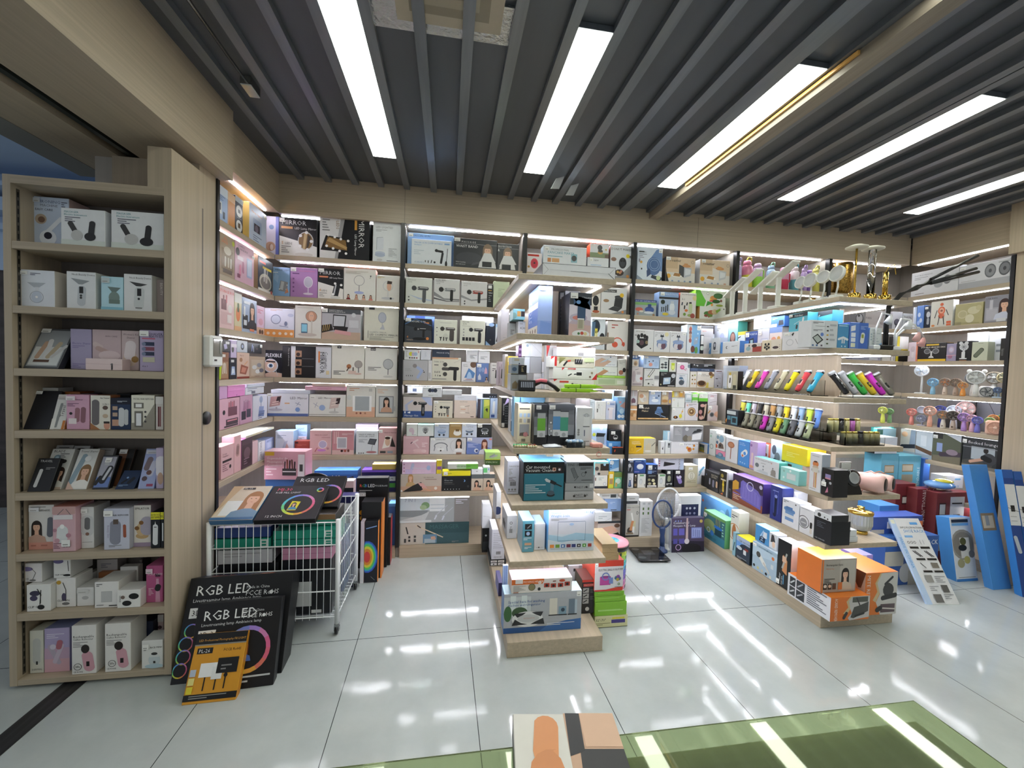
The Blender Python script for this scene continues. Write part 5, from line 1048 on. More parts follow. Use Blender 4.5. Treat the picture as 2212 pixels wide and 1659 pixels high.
-1.805 -1.704 2.115 .04 .207 .09 0 0;hair_brush_box;b3a8cf,8f8bb5,8f97c4;r 0 0 1 .3 d3a9b4/r 0 .3 1 .25 c4a6bf/k .4 .4 .5 .1 115 b9aec0/k .56 .42 .48 .09 70 cdbfd0/k .6 .62 .22 .12 80 b06a78/l .1 .86 .7 3 .04 e3dff0/e .35 .58 .06 d6cfe0;lilac to pink box with crossed hair brushes
-1.673 -1.574 2.085 .04 .23 .11 0 0;callus_remover_box;ecebe9,d8d6d3,e4e2e0;t .06 .75 .05 333 Rechargeable/t .06 .7 .04 444 Callus Remover/l .06 .65 .6 4 .03 888/k .68 .26 .42 .2 100 d9a6b4/E .56 .52 .17 .09 2a2422/r .6 .16 .13 .1 241f20/o .25 .16 .07 .01 555/T .25 .14 .05 333 life/t .08 .04 .03 222 CE ROHS;white callus remover box, the one nearer the lilac box
-1.54 -1.434 2.085 .04 .23 .103 0 0;callus_remover_box;ecebe9,d8d6d3,e4e2e0;t .06 .75 .05 333 Rechargeable/t .06 .7 .04 444 Callus Remover/l .06 .65 .6 4 .03 888/k .68 .28 .42 .2 100 d9a6b4/E .54 .54 .17 .09 2a2422/r .6 .18 .13 .1 241f20/o .28 .18 .07 .01 555/T .28 .16 .05 333 life/t .08 .06 .03 222 CE ROHS;white callus remover box, the one nearer the post
-1.393 -1.303 2.09 .04 .136 .08 0 0;steam_device_box;e6e8e7,d0d1cf;E .6 .3 .28 .22 c9d6dc/r .38 .4 .44 .08 dfe5e6/E .6 .52 .15 .05 333/r .55 .18 .1 .08 222/t .4 .72 .06 333 RICE MINI/l .1 .7 .25 2 .05 777/E .6 .08 .45 .08 b9d3e0/s .06 .7 .3 .18;white box with a small round washer picture
-1.904 -1.826 2.2 .04 .179 .05 0 0;gadget_box;a9abb2,93959c;E .3 .6 .2 .1 dfe1e6;dim grey box behind the lilac box
-1.698 -1.644 2.22 .04 .175 .05 0 0;gadget_box;b3b4b8,9fa0a4;;dim pale carton behind the callus remover boxes
-1.468 -1.408 2.19 .04 .17 .08 0 0;gadget_box;1d2742,121a30;e .3 .25 .12 c2d3e6/r 0 0 1 .12 b9bcc2;dark blue box with a white ball behind the washer box
-1.408 -1.382 2.22 .04 .182 .05 0 0;gadget_box;cfb9bc,b9a4a8;r 0 .8 1 .2 e2e0e2/e .4 .5 .05 5a4048/e .4 .35 .05 5a4048/e .4 .65 .05 5a4048;pinkish carton behind the washer box
@+x|boxes on the left side wall|on the side wall's top shelf
2.495 2.6 -1.285 2.283 .197 .05 0 0;organizer_box;a9c0e6,7f9fd0;r .0 .75 1 .25 dce6f5/r .1 .2 .3 .35 e4e8ee/r .15 .3 .15 .2 3a3f55/r .5 .1 .2 .2 555c70/l .2 .7 .5 3 .05 6b7fa8;light blue box nearest the black post
2.601 2.681 -1.285 2.283 .196 .05 0 0;organizer_box;e2a05c,c98b4c;r 0 .75 1 .25 efc9a4/r .0 .0 .06 1 f3d9bd;plain orange box
2.681 2.773 -1.285 2.283 .21 .05 0 0;organizer_box;232c3a,1a212c;r 0 .84 1 .16 cfd8e2/e .5 .6 .17 f1f2f2/e .5 .18 .17 f1f2f2/r .35 .55 .3 .1 333/r .35 .12 .3 .14 6b5a48/n .2 .4 .8 .4 .01 c9ced6/s .75 .9 .2 .08;black box with two white round pictures
2.856 3.098 -1.285 2.283 .24 .12 0 0;organizer_box;cfdcf2,e0c06a;t .12 .78 .06 e08a5a Makeup Organizer/r .2 .3 .5 .35 b4c6e6/r .25 .3 .35 .22 46414f/E .4 .4 .1 .1 8a8296/l .2 .18 .5 3 .06 7f8fb5/s .8 .85 .18 .07;pale blue and white box with a yellow side
@+x|boxes on the left side wall|on the side wall's second shelf
2.519 2.679 -1.285 1.985 .242 .06 0 0;organizer_box;a8957c,8f7d66;t .25 .86 .07 e07a48 ALL/t .1 .77 .07 e07a48 SPACE/r .1 .15 .8 .5 8a7658/E .5 .62 .25 .1 cfc6b4/k .35 .35 .25 .07 90 d9d2c2/k .55 .35 .25 .07 90 c9bfa8/k .72 .35 .25 .07 90 e2dccf/e .88 .86 .06 b9c23a/r .2 .08 .6 .1 5c4c38;brown storage organizer box next to the black post
2.683 2.921 -1.285 1.985 .244 .07 0 0;organizer_box;d9b0c4,c39aae;t .12 .88 .055 4a3a48 COSMETIC/t .12 .81 .055 4a3a48 STORAGE BOX/E .12 .74 .1 .1 3a3034/r .6 .2 .28 .5 a9b8d9/r .63 .25 .22 .4 c9d3ea/k .4 .4 .3 .1 90 b06a8a/k .25 .3 .3 .1 90 d98aa8/r .1 .55 .3 .1 e9d9e2/r .1 .1 .15 .1 8a4a5f/s .85 .76 .14 .07;pink cosmetic storage box
2.979 3.206 -1.285 1.985 .234 .09 0 0;organizer_box;3a3f47,a08c6e;r .1 .82 .4 .06 d9482e/r .3 .68 .6 .07 d3b93a/E .5 .3 .42 .25 c9c3b4/E .5 .28 .34 .18 77706a/k .4 .5 .4 .05 88 e2e0da/k .5 .5 .45 .05 95 d9d4c9/k .6 .48 .4 .05 85 c9c4b9/r 0 0 1 .08 e6e2da/e .9 .06 .06 c95a4a;dark box with cosmetic jars picture and brown side
@+x|boxes on the left side wall|on the side wall's third shelf
2.519 2.677 -1.285 1.685 .24 .06 0 0;organizer_box;e6c6c9,cfaab0;t .0 .86 .07 e0483a STORAGE BOX/r .1 .1 .7 .3 d9b4b8/r .1 .45 .35 .25 7a4a50/e .7 .5 .1 efe6e6/k .25 .7 .2 .06 90 8a5a60/k .45 .72 .2 .06 90 c77a80/r .5 .15 .3 .2 efe2e2;pink storage box with red lettering nearest the black post
2.679 2.766 -1.285 1.685 .229 .06 0 0;organizer_box;d9cfae,c9bf9c;E .5 .45 .3 .2 e08a5a/k .5 .62 .25 .1 90 5a6a4a/r 0 .75 1 .25 d9d9d4/r 0 0 1 .12 e0b38a;yellowish box with an orange flower
2.768 2.965 -1.285 1.685 .219 .06 0 0;organizer_box;a9b9d6,8f9fc0;W .68 .1 .85 2a2024 2e2a30/r .05 .1 .32 .4 1f2126/k .15 .6 .3 .1 90 e6e9ef/r .1 .2 .2 .15 d9dde6/r .1 .82 .4 .08 dfe6f2/r .5 .05 .3 .07 e08a6a;blue box with long-haired woman in black holding make-up
2.967 3.081 -1.285 1.685 .196 .05 0 0;organizer_box;e2c3dc,cfaec8;l .1 .85 .7 3 .05 c95a7a/E .5 .45 .3 .12 d9a4b8/r 0 0 1 .25 d9b29a/e .4 .1 .08 4a3630/e .7 .1 .08 4a3630;small pink box at the corner
@+x|boxes on the left side wall|on the side wall's fourth shelf
2.522 2.621 -1.285 1.39 .16 .06 0 0;organizer_box;8f6048,6f4836;r .1 .05 .8 .6 a98468/k .35 .4 .4 .06 85 dcd3c8/k .5 .42 .4 .06 92 e6ddd2/k .65 .4 .4 .06 98 d3c8bc/r 0 .82 .6 .1 efe9e4;brown make-up brush box next to the black post
2.626 2.711 -1.285 1.39 .128 .06 0 0;organizer_box;1c1f2c,14161f;p a9bce0 .3 .6 .7 .6 .8 .2 .2 .2/p dfe8f5 .35 .5 .6 .5 .65 .3 .3 .25/r .2 .8 .4 .12 d9dade;black box with a blue faceted jar
2.713 2.869 -1.285 1.39 .165 .06 0 0;organizer_box;d9bcae,c4a598;r 0 0 1 .08 8a3a30/t .2 .86 .06 7a3a34 Make Up/E .3 .72 .12 .08 a87a5a/p 9a5a4a .2 .2 .7 .15 .9 .45 .3 .55/p c98a78 .3 .25 .6 .22 .75 .4 .4 .45/k .7 .6 .3 .06 30 d9a882;pinkish palette box
2.871 3.094 -1.285 1.39 .145 .05 0 0;organizer_box;b9a391,a08c7c;r .1 .1 .8 .75 c6b6a6/E .3 .5 .15 .1 d9dade/E .6 .6 .15 .1 8f8f9c/E .5 .3 .15 .1 e6e6ea/E .75 .35 .15 .1 6f6f80/t .3 .05 .07 6b5a4c CHARMING;beige floral organizer box by the corner
2.531 2.635 -1.285 1.55 .073 .05 0 0;organizer_box;1d1e26,15161c;p b9b4d9 .4 .2 .7 .3 .6 .7 .3 .6/r .5 .65 .4 .2 d9dade;small black box on top of the brown brush box
2.642 2.709 -1.285 1.518 .106 .05 0 0;organizer_box;c9b9dc,a99ac0;E .3 .5 .2 .2 333/r 0 .6 1 .2 e9e2f2;small lilac box stacked beside a black one
2.712 2.842 -1.285 1.555 .075 .05 0 0;organizer_box;bfc6d3,a9b0bf;e .5 .5 .3 2a2e3c/e .5 .5 .15 8f9cc0;small grey box with a round dark picture, stacked
2.844 3.042 -1.285 1.555 .069 .05 0 0;organizer_box;20222e,16171f;k .3 .5 .7 .15 80 8fa0d9/k .4 .4 .6 .12 100 c9d3ee/t .6 .4 .15 c98a9a joy/s .82 .6 .16 .3;wide black box stacked above the floral one
@+x|boxes on the left side wall|on the side wall's fifth shelf
2.524 2.748 -1.285 1.1 .178 .07 0 0;organizer_box;ddaec2,c795aa;e .2 .55 .08 1c1a1e/k .45 .75 .25 .05 90 b03a4a/k .53 .78 .25 .05 90 7a2436/k .61 .75 .25 .05 90 c95a6a/k .69 .78 .25 .05 90 8a3040/r .4 .4 .45 .3 7a4a5c/r .3 .1 .6 .2 4a3a44/r .35 .22 .5 .05 d98a9a/r .2 .04 .7 .05 2a2428;pink lipstick stand box nearest the black post
2.753 2.915 -1.285 1.1 .182 .07 0 0;organizer_box;d3a6c4,bb90ac;p c78ab0 .1 .2 .9 .3 .8 .8 .3 .75/r .1 .15 .35 .3 3a3444/r .5 .2 .35 .3 4a4458/k .3 .65 .35 .04 90 6a5a72/k .45 .68 .35 .04 90 8a7a92/k .6 .66 .35 .04 90 6a5a72;pink brush holder box
2.921 3.135 -1.285 1.1 .169 .06 0 0;organizer_box;dfe2f2,c3c9e2;E .55 .82 .12 .14 9fb0d6/r .52 .5 .05 .3 8f9cc0/p 6f83b8 .35 .15 .75 .1 .8 .35 .4 .4/p 8fa2d3 .38 .38 .72 .35 .75 .52 .42 .55/l .35 .2 .4 3 .07 49597f;white box with blue stacked drawers and mirror
2.523 2.605 -1.285 1.278 .081 .06 0 0;flat_carton;cfa0cf,e0b6e0;;lilac flat carton lying on the lipstick stand box
2.61 2.814 -1.285 1.282 .07 .08 0 0;flat_carton;e68ad0,d87cc4;r 0 .5 .9 .03 d070b8/e .5 .12 .05 6a2a5a;bright magenta carton lying on pink boxes
2.819 3.082 -1.285 1.282 .046 .07 0 0;flat_carton;e2e6f2,d9ddea;l .1 .8 .5 2 .3 8f98b5/r .3 .1 .2 .4 6b7086;white flat carton lying near the corner
2.837 3.093 -1.285 1.329 .023 .07 0 0;flat_carton;cfd9ea,dbe2ef;r 0 .4 1 .1 a9b5cc;pale blue flat carton on a white flat one
@+x|boxes on the left side wall|on the side wall's sixth shelf
2.541 2.682 -1.285 .81 .193 .07 0 0;organizer_box;dcb3b8,c79aa2,e9c4c8;t .1 .72 .06 7a4a52 Storage/t .1 .65 .06 7a4a52 Organizer/r .1 .48 .7 .07 2a2226/e .7 .3 .06 1d1a1c/l .1 .4 .5 4 .06 8a5a62;pink storage box with a black stripe
2.685 2.768 -1.285 .81 .23 .07 0 0;organizer_box;e0b4b9,cfa0a6,ecc6ca;k .5 .6 .35 .2 85 b9908f/k .5 .6 .25 .12 85 8f6d6c;tall pink box with an oval brush
2.774 2.917 -1.285 .81 .191 .07 0 0;organizer_box;4a3842,d067b8,e27acb;r .1 .1 .8 .7 3a2c34/E .5 .5 .3 .2 6b5460/l .2 .3 .5 3 .08 8f7684;dark box with a magenta top
2.92 2.997 -1.285 .81 .154 .08 0 0;slim_carton;dfbfc6,c9a6ae;;slim pink carton
3.005 3.108 -1.285 .81 .132 .08 0 0;slim_carton;e6e6ee,cfd0dd;V .5 .1 .3 555a70 CAKE STAND;slim white carton with upright lettering
3.112 3.26 -1.285 .81 .131 .08 0 0;organizer_box;aab6e0,8f9cc8;r .2 .5 .6 .3 c6cfee/r .2 .1 .25 .3 e6eaf5/l .1 .9 .5 2 .05 5f6fa8;periwinkle blue box
2.829 3.254 -1.285 1.001 .017 .12 0 0;flat_carton;cfcfb9,b9c9c6,d6dccf;p e2d9b4 .1 .1 .6 .2 .9 .9 .3 .8/p b4c9d9 .5 .1 .9 .2 .9 .6 .6 .7;pale iridescent flat carton lying over slim ones
@-y|boxes in the corner mirror bay|on the mirror bay's top shelf
-1.341 -1.255 3.23 2.283 .281 .08 0 0;mirror_box;dcdcf2,7a86d0;r .76 0 .24 1 6a78cf/r .85 0 .03 1 93a0e0/e .42 .72 .06 7d9ac8/e .35 .22 .12 c9a898/E .4 .2 .2 .1 b08f80/E .45 .2 .13 .08 dfd3d0;lilac white mirror box with a blue edge
-1.252 -.991 3.23 2.283 .282 .1 0 0;mirror_box;f0f0ee,1c1d20,17181a;p 1d1e21 0 1 0 .52 .45 .42 1 .28 1 1/t .06 .82 .12 dfe2e4 MIRROR/r .05 .71 .3 .06 d9a066/t .4 .71 .06 f0f0f0 LED Lamp Mirror/E .7 .42 .21 .24 d9dada/E .7 .42 .19 .215 8a6d45/p c9b082 .62 .22 .68 .2 .74 .62 .66 .63/p 40362a .72 .22 .78 .28 .84 .52 .76 .6/e .56 .55 .04 fafafa/e .72 .64 .04 fafafa/e .85 .42 .04 fafafa/e .55 .28 .04 fafafa/e .75 .2 .04 fafafa/E .66 .06 .24 .05 dcd9d3/t .06 .3 .08 c98a3a 5/t .15 .3 .06 333 LEDS/l .06 .24 .25 4 .05 8a8a8a/s .01 .87 .13 .1;black and white mirror box with five round bulbs
-.973 -.618 3.23 2.283 .316 .1 0 0;mirror_box;1d1e22,17181a;p e9e9e9 0 0 0 1 .42 1 .3 0/p aeaeb0 .42 1 .5 1 .36 0 .3 0/v .78 .98 .12 e6e6e6 MIRROR/v .7 .62 .045 f2f2f2 LED Lamp Mirror/r .695 .72 .05 .28 d9a04a/p 1a1a1a .02 .2 .12 .55 .55 .5 .58 .18/p 8a6a3f .1 .28 .16 .52 .52 .46 .55 .22/p c2a06a .14 .42 .2 .5 .55 .3 .54 .24/e .17 .56 .03 fff/e .3 .52 .03 fff/e .42 .48 .03 fff/e .57 .45 .03 fff/e .14 .3 .03 fff/e .27 .25 .03 fff/e .4 .2 .03 fff/e .53 .15 .03 fff/v .33 .98 .06 8a6a3a 9 LEDS/l .05 .9 .15 5 .06 8f8f90;wide black mirror box with its lettering turned sideways
-.594 -.387 3.23 2.283 .308 .08 0 0;mirror_box;e9edf0,cfd4d8;t .1 .84 .05 9a9a9c LED LIGHTED/l .1 .79 .4 2 .03 a9abb0/r .14 .3 .24 .3 dfe4ec/n .14 .6 .14 .3 .008 8f97a8/n .14 .6 .36 .62 .008 8f97a8/E .26 .22 .18 .05 c3cde0/E .26 .18 .18 .05 b4c0d6/r .55 .12 .33 .24 dfe3e6/l .57 .34 .28 6 .035 a0a5aa/E .25 .06 .1 .03 d3d3d3/l .5 .04 .4 1 .04 777;tall white lighted mirror box next to the black post
@-y|boxes in the corner mirror bay|on the mirror bay's second shelf
-1.293 -1.177 3.23 1.985 .214 .08 0 0;mirror_box;8fb4dd,7a9fc9;t .12 .88 .06 34405c MIRROR LIGHT/r .0 .8 .3 .03 d9e4f2/p 8f9299 .35 .2 .85 .15 .9 .5 .45 .55/p c9ccd0 .42 .25 .6 .22 .68 .5 .5 .53/e .4 .25 .02 fff/e .8 .25 .02 fff/e .85 .4 .02 fff/p c98a6a .7 .1 .95 .15 .85 .3/p a4c3e6 .05 .6 .3 .45 .35 .7 .15 .8;light blue mirror box at the corner
-1.174 -.984 3.23 1.985 .221 .08 0 0;mirror_box;b386c0,9a70a8;m .66 .42 .62 eadff0 c9c6d8/l .3 .88 .6 1 .05 d98ac0/r .08 .78 .25 .03 6a3f7a/e .12 .62 .03 7a4f88/e .12 .48 .03 7a4f88/e .12 .34 .03 7a4f88/e .12 .2 .03 7a4f88/s .02 .86 .2 .13;purple box with a white oval table mirror
-.982 -.801 3.23 1.985 .227 .08 0 0;mirror_box;eceae6,1b1c1f;p 1c1d20 0 1 0 .55 1 .35 1 1/t .06 .8 .13 d3d6d9 MIRROR/r .05 .7 .35 .05 d98a66/t .45 .68 .05 eee LED Lamp Mirror/t .05 .24 .09 c98a3a 4/t .14 .24 .06 333 LEDS/l .06 .18 .3 3 .05 999/p 26282c .55 .12 .8 .1 .9 .5 .66 .52/p c6c8cc .6 .15 .66 .14 .74 .48 .69 .5/e .68 .52 .04 fff/e .92 .48 .04 fff/e .6 .16 .04 fff/E .7 .06 .2 .05 d9d9d6/s .02 .88 .22 .11;black and white mirror box with four bulbs
-.799 -.566 3.23 1.985 .241 .07 0 0;mirror_box;e6e5df,e2a9a0;o .48 .63 .16 .012 8a8a90/r .47 .28 .02 .2 7a7a80/E .48 .25 .15 .045 a9b4e0/W .15 .02 .18 2a1f1c 7a2a2a/W .4 .02 .18 8a5a3a c9a08a/W .63 .02 .18 2a1f1c d9b09a/W .85 .02 .18 5a3a2a d98a80/l .06 .9 .7 3 .03 b9b4a8/e .84 .78 .02 333/n .82 .7 .86 .8 .01 444;cream box with a ring mirror above four small faces
-.563 -.39 3.23 1.985 .204 .07 0 0;mirror_box;e0ded8,c9c6bf;e .5 .6 .19 c9cacc/e .5 .6 .165 e2e0da/E .55 .58 .1 .16 d9ae94/p 3a2a22 .45 .68 .48 .8 .68 .78 .66 .68/r .48 .2 .05 .24 cfcfcf/E .5 .14 .28 .05 c3c5c9/e .63 .14 .04 333/l .05 .92 .3 2 .04 c9b06a;pale box with round mirror showing half a face
@-y|boxes in the corner mirror bay|on the mirror bay's third shelf
-1.347 -1.143 3.23 1.685 .212 .08 0 0;mirror_box;e2e6f6,c3c9e0;r 0 0 1 .27 e8a25e/e .12 .13 .05 f6e9da/e .32 .13 .05 f6e9da/e .52 .13 .05 f6e9da/e .72 .13 .05 f6e9da/e .91 .13 .05 f6e9da/E .38 .62 .17 .17 8f9ab8/E .38 .62 .145 .14 d3dcee/n .5 .4 .8 .36 .02 8f9ab8/E .72 .48 .05 .08 7d87a8/E .88 .78 .1 .06 c6cde6/l .2 .95 .4 2 .03 d9b49a;white and orange box with tilted round mirror
-1.139 -.954 3.23 1.685 .242 .08 0 0;mirror_box;e3e2dc,e6c6c6;e .62 .68 .17 8a7d72/e .62 .68 .155 c4957c/E .62 .68 .1 .13 e0b49a/n .58 .7 .6 .7 .02 4a9aa8/n .64 .7 .67 .7 .02 4a9aa8/r .61 .15 .06 .4 d0ccc4/E .48 .11 .36 .055 c9bfb9/r .24 .16 .24 .3 4a6a86/r .26 .2 .2 .23 8fd0e6/l .1 .93 .6 1 .03 b9b6ac;pale box with phone and round portrait mirror
-.951 -.672 3.23 1.685 .23 .09 0 0;mirror_box;bdbcc3,e2e6f2;r 0 .85 1 .15 55595f/t .18 .93 .04 e6e6e6 MAKEUP MIRROR/t .18 .88 .04 e6e6e6 MULTI MAKEUP BOX/r 0 0 1 .25 c4ab98/p 2a2a2c .28 .4 .6 .4 .63 .8 .29 .82/p c9cbd2 .3 .44 .57 .44 .6 .77 .31 .78/p 2a2628 .3 .3 .65 .28 .68 .42 .32 .44/p d9a4a8 .32 .2 .75 .14 .75 .26 .34 .32/p 26221f 0 .2 .3 .3 .25 .5 0 .45/n .03 .25 .05 .45 .02 c9a96a/n .08 .27 .1 .47 .02 c9a96a/n .13 .28 .15 .48 .02 c9a96a/n .18 .3 .2 .48 .02 c9a96a/e .82 .82 .07 cfd2d6/r .7 .4 .25 .25 cfd0d6/s .01 .88 .14 .12;grey box with an open make-up case and brushes
-.648 -.391 3.23 1.685 .259 .08 0 0;mirror_box;d9d8cb,c4c3b6;r .14 .92 .16 .1 3c3d42/E .52 .7 .12 .16 9ea4b2/E .52 .7 .1 .14 b4bac6/n .52 .55 .52 .4 .015 aaa/p b9bcc4 .45 .35 .6 .34 .55 .5/n .12 .08 .12 .3 .012 444/t .16 .24 .04 888 COSMETIC MIRROR/t .16 .16 .055 444 LED COSMETIC MIRROR/l .16 .12 .7 4 .03 8f8f88;beige cosmetic mirror box beside the black post
@-y|boxes in the corner mirror bay|on the mirror bay's fourth shelf
-1.34 -1.224 3.23 1.39 .2 .08 0 0;mirror_box;1b1d26,15161c;t .02 .74 .14 f0f2f6 FLEXIBLE/e .32 .42 .26 d9dce6/e .32 .42 .22 e0c3b6/E .32 .42 .2 .1 fff/e .33 .42 .07 5a7aa8/e .33 .42 .03 111/n .05 .58 .6 .56 .05 2a2226/p d9bcae 0 0 1 0 1 .14 .4 .2 0 .12/E .8 .22 .12 .06 2a2c38/n .6 .3 .75 .05 .02 c9ccd6;black flexible mirror box with a large eye
-1.223 -.879 3.23 1.39 .235 .09 0 0;mirror_box;d9dbe2,1a1b1e;r 0 0 .68 1 1d1e21/r .175 0 .09 1 e2e4ea/r .26 .66 .13 .2 b08a70/r .26 .38 .13 .2 b08a70/r .26 .1 .13 .2 a87f66/e .32 .74 .06 3a2a26/e .32 .46 .06 3a2a26/e .32 .18 .06 3a2a26/r .4 .6 .24 .01 8a8a8f/r .4 .36 .24 .01 8a8a8f/v .77 .85 .095 3a3c42 MIRROR/v .86 .85 .07 4a4c55 Cosmetic/r .735 .5 .03 .36 e2884a/r .9 .12 .06 .12 d9c9a0/v .12 .94 .03 c9c9cc Make up without worry;black and white cosmetic mirror box with sideways lettering
-.877 -.64 3.23 1.39 .25 .08 0 0;mirror_box;e4e3da,cfcec4;r .17 .92 .12 .1 222/T .23 .94 .05 eee W/e .82 .45 .12 8f8a86/e .82 .45 .105 a9a39e/r .81 .2 .03 .16 777/E .8 .16 .12 .03 d9bcb0/p d9c0b4 .5 .15 .75 .15 .75 .25 .52 .26/e .53 .38 .07 a86f4a/k .5 .3 .15 .03 60 4a3226/k .66 .3 .12 .03 90 3a2a22/l .06 .22 .35 3 .045 555;beige box with mirror, brushes and jewellery
-.637 -.397 3.23 1.39 .242 .08 0 0;mirror_box;e3e3dd,cfcfc8;r .17 .92 .16 .08 2a2b2e/T .25 .935 .045 eee NEW/E .72 .5 .16 .17 8a8d90/E .72 .5 .145 .15 b9bcbe/r .71 .16 .02 .18 4a4c4f/E .72 .1 .15 .035 cdcdc9/l .1 .38 .4 3 .045 666;beige box with a tall oval mirror
@-y|boxes in the corner mirror bay|on the mirror bay's fifth shelf
-1.323 -1.038 3.23 1.1 .169 .1 0 0;mirror_box;e8eaf4,c9d0e6,dfe4f0;r 0 0 1 .12 5a6fa8/t .55 .76 .11 2d3550 LED Mirror/p c9a0a0 .05 .4 .3 .48 .34 .9 .08 .85/p 3a2c30 .2 .6 .3 .62 .33 .88 .24 .86/n .1 .5 .26 .55 .04 efd9d3/n .12 .6 .28 .66 .04 efd9d3/E .2 .28 .17 .06 c9c6d6/r .2 .3 .04 .1 b9b6c6/r .42 .55 .12 .05 e6b48a/e .74 .3 .1 7f9fd3/n .68 .6 .82 .5 .02 8f97b5/n .72 .48 .78 .64 .02 8f97b5/s .0 .88 .13 .12;blue-edged LED mirror box by the corner
-1.034 -.771 3.23 1.1 .168 .1 0 0;mirror_box;ececea,dcdcda;t .24 .8 .09 333 LED Mirror/r 0 0 1 .015 444/r 0 .08 1 .015 444/p d9c4c0 .55 .35 .8 .42 .85 .88 .6 .86/p 3a2c2e .72 .55 .83 .6 .86 .86 .75 .84/n .6 .5 .76 .56 .04 efe0da/n .62 .62 .78 .68 .04 efe0da/E .68 .2 .14 .06 cfcfcf/r .69 .24 .03 .14 bbb/e .36 .4 .13 9fb6e0/n .12 .6 .26 .45 .015 8f97b5/n .16 .4 .22 .64 .015 8f97b5/s .03 .82 .15 .13;black-lined LED mirror box next to the blue-edged one
-1.3 -1.026 3.23 1.269 .03 .12 0 0;flat_carton;dfe4f2,d3d9ea;r 0 .3 1 .06 b9c2d9;pale lilac flat carton lying on the LED mirror boxes
-.767 -.556 3.23 1.1 .241 .08 0 0;mirror_box;dcdbd4,c9c8c0;r 0 0 1 .32 e2b49a/r .22 .18 .66 .5 f2f2f2/r .3 .2 .5 .46 a9b0b4/E .1 .62 .08 .08 cfd4d0/e .36 .12 .03 b06a5a/e .5 .12 .03 8a4a4a/e .66 .12 .03 b9836a/l .1 .9 .35 2 .06 c9967a/r .78 .82 .12 .1 c3c3bd;peach and grey box with a rectangular mirror
-.552 -.384 3.23 1.1 .246 .08 0 0;mirror_box;d6d5cf,c3c2bc;l .08 .86 .45 3 .05 d9b49a/r .14 .12 .66 .55 8a8d90/r .18 .16 .58 .48 c2c5c6/W .48 .16 .5 2c241f c79e86/n .85 .2 .85 .35 .04 b9babd;grey box with a woman in a square mirror
-1.063 -.772 3.23 1.299 .03 .13 0 0;flat_carton;e8b8cc,dca8be;r .3 .4 .35 .12 d38aa8;pink flat carton lying on the black-lined LED mirror box
-1.013 -.774 3.23 1.329 .023 .12 0 0;flat_carton;efd9cc,e4cabb;;cream flat carton on a pink flat one
@-y|boxes in the corner mirror bay|on the mirror bay's sixth shelf
-1.266 -1.14 3.23 .81 .18 .1 0 0;mirror_box;d9e2f0,8fb4d9,a9c9ea;l .1 .8 .5 3 .05 7f8fa8/p c9a8a8 .4 .15 .75 .3 .6 .55/p b4c2d9 .35 .2 .55 .3 .7 .6 .5 .55;white and blue mirror box by the corner
-1.165 -1.079 3.34 .81 .211 .08 0 0;mirror_box;a9c9ee,93b4dc;t .1 .82 .07 4a5f86 LIGHT/l .1 .72 .8 3 .05 7f9cc6;light blue box standing behind a white one
-1.157 -1.08 3.33 .81 .122 .01 0 0;slim_carton;e6dfee,d3cadd;l .3 .9 .5 2 .06 777;thin lilac carton behind the brown red one
-1.14 -1.033 3.25 .81 .101 .07 0 0;slim_carton;a0473e,8a3a33,b0564a;r .05 .8 .2 .15 4a2420/l .2 .7 .6 2 .05 c97a6a;brown red carton
-1.025 -.87 3.23 .81 .186 .09 0 0;mirror_box;d9b2b2,e6e2de,ece6e2;t .22 .78 .055 8a4a4a MIRROR LIGHT/o .6 .42 .17 .025 f2e6ea/e .6 .42 .15 b9b4d0/E .55 .18 .2 .05 c98ad0/e .84 .25 .05 b98a90/k .3 .2 .2 .04 60 b06a72/l .55 .7 .4 1 .04 a9686a;pink box with a round bulb-rimmed mirror
-.866 -.706 3.23 .81 .187 .09 0 0;mirror_box;c98f96,dfe2ee,e2e6f2;r .08 .45 .05 .5 dcb4b6/r .17 .45 .05 .5 dcb4b6/r .26 .45 .05 .5 dcb4b6/r .22 .24 .46 .48 eee9ea/r .26 .28 .38 .4 b4b3bd/r 0 0 1 .18 d9b9b6/E .45 .15 .06 .05 3a2220/E .6 .15 .06 .05 a85a48/E .75 .16 .05 .06 6a3a30/l .45 .85 .5 2 .04 efdfe0;rose pink box with a white framed mirror
-.692 -.528 3.23 .81 .184 .08 0 0;mirror_box;e0e5ea,c9cfd6;t .12 .82 .06 3a4250 MAKEUP MIRROR/t .12 .74 .06 3a4250 WITH LED LIGHT/p 3a3c42 .52 .45 .85 .4 .95 .65 .62 .68/p 5a5d64 .55 .47 .82 .43 .9 .63 .64 .65/n .75 .4 .7 .16 .02 8a8c90/E .7 .1 .24 .05 b07a80/e .14 .06 .025 555/e .24 .06 .025 555/e .34 .06 .025 555/l .12 .62 .4 3 .05 8f959c;white box with a black tilted mirror on a stand
-.718 -.547 3.335 .81 .22 .08 0 0;mirror_box;d3c3e6,c3b4d9,e2d3ee;t .4 .78 .06 9a7ab5 MIRROR LIGHT/r 0 .9 1 .1 b4a9c9;lilac box behind the black tilted mirror box
-.526 -.389 3.23 .81 .208 .08 0 0;mirror_box;d3a9a9,b98f8f;t .3 .8 .045 6a3a3a MAKEUP MIRROR/p 2a2422 .65 .3 .95 .28 .75 .65/p efe6dd .2 .22 .6 .28 .75 .68 .38 .7/E .5 .48 .14 .16 d9b49a/E .5 .62 .15 .05 3a2620/r 0 0 1 .16 c3a49c/r .1 .05 .3 .08 444/r .5 .05 .3 .08 8f9aa8/s .02 .82 .2 .12;pink box with a folding mirror, beside the black post
@-y|boxes in the massager bay|on the massager bay's top shelf
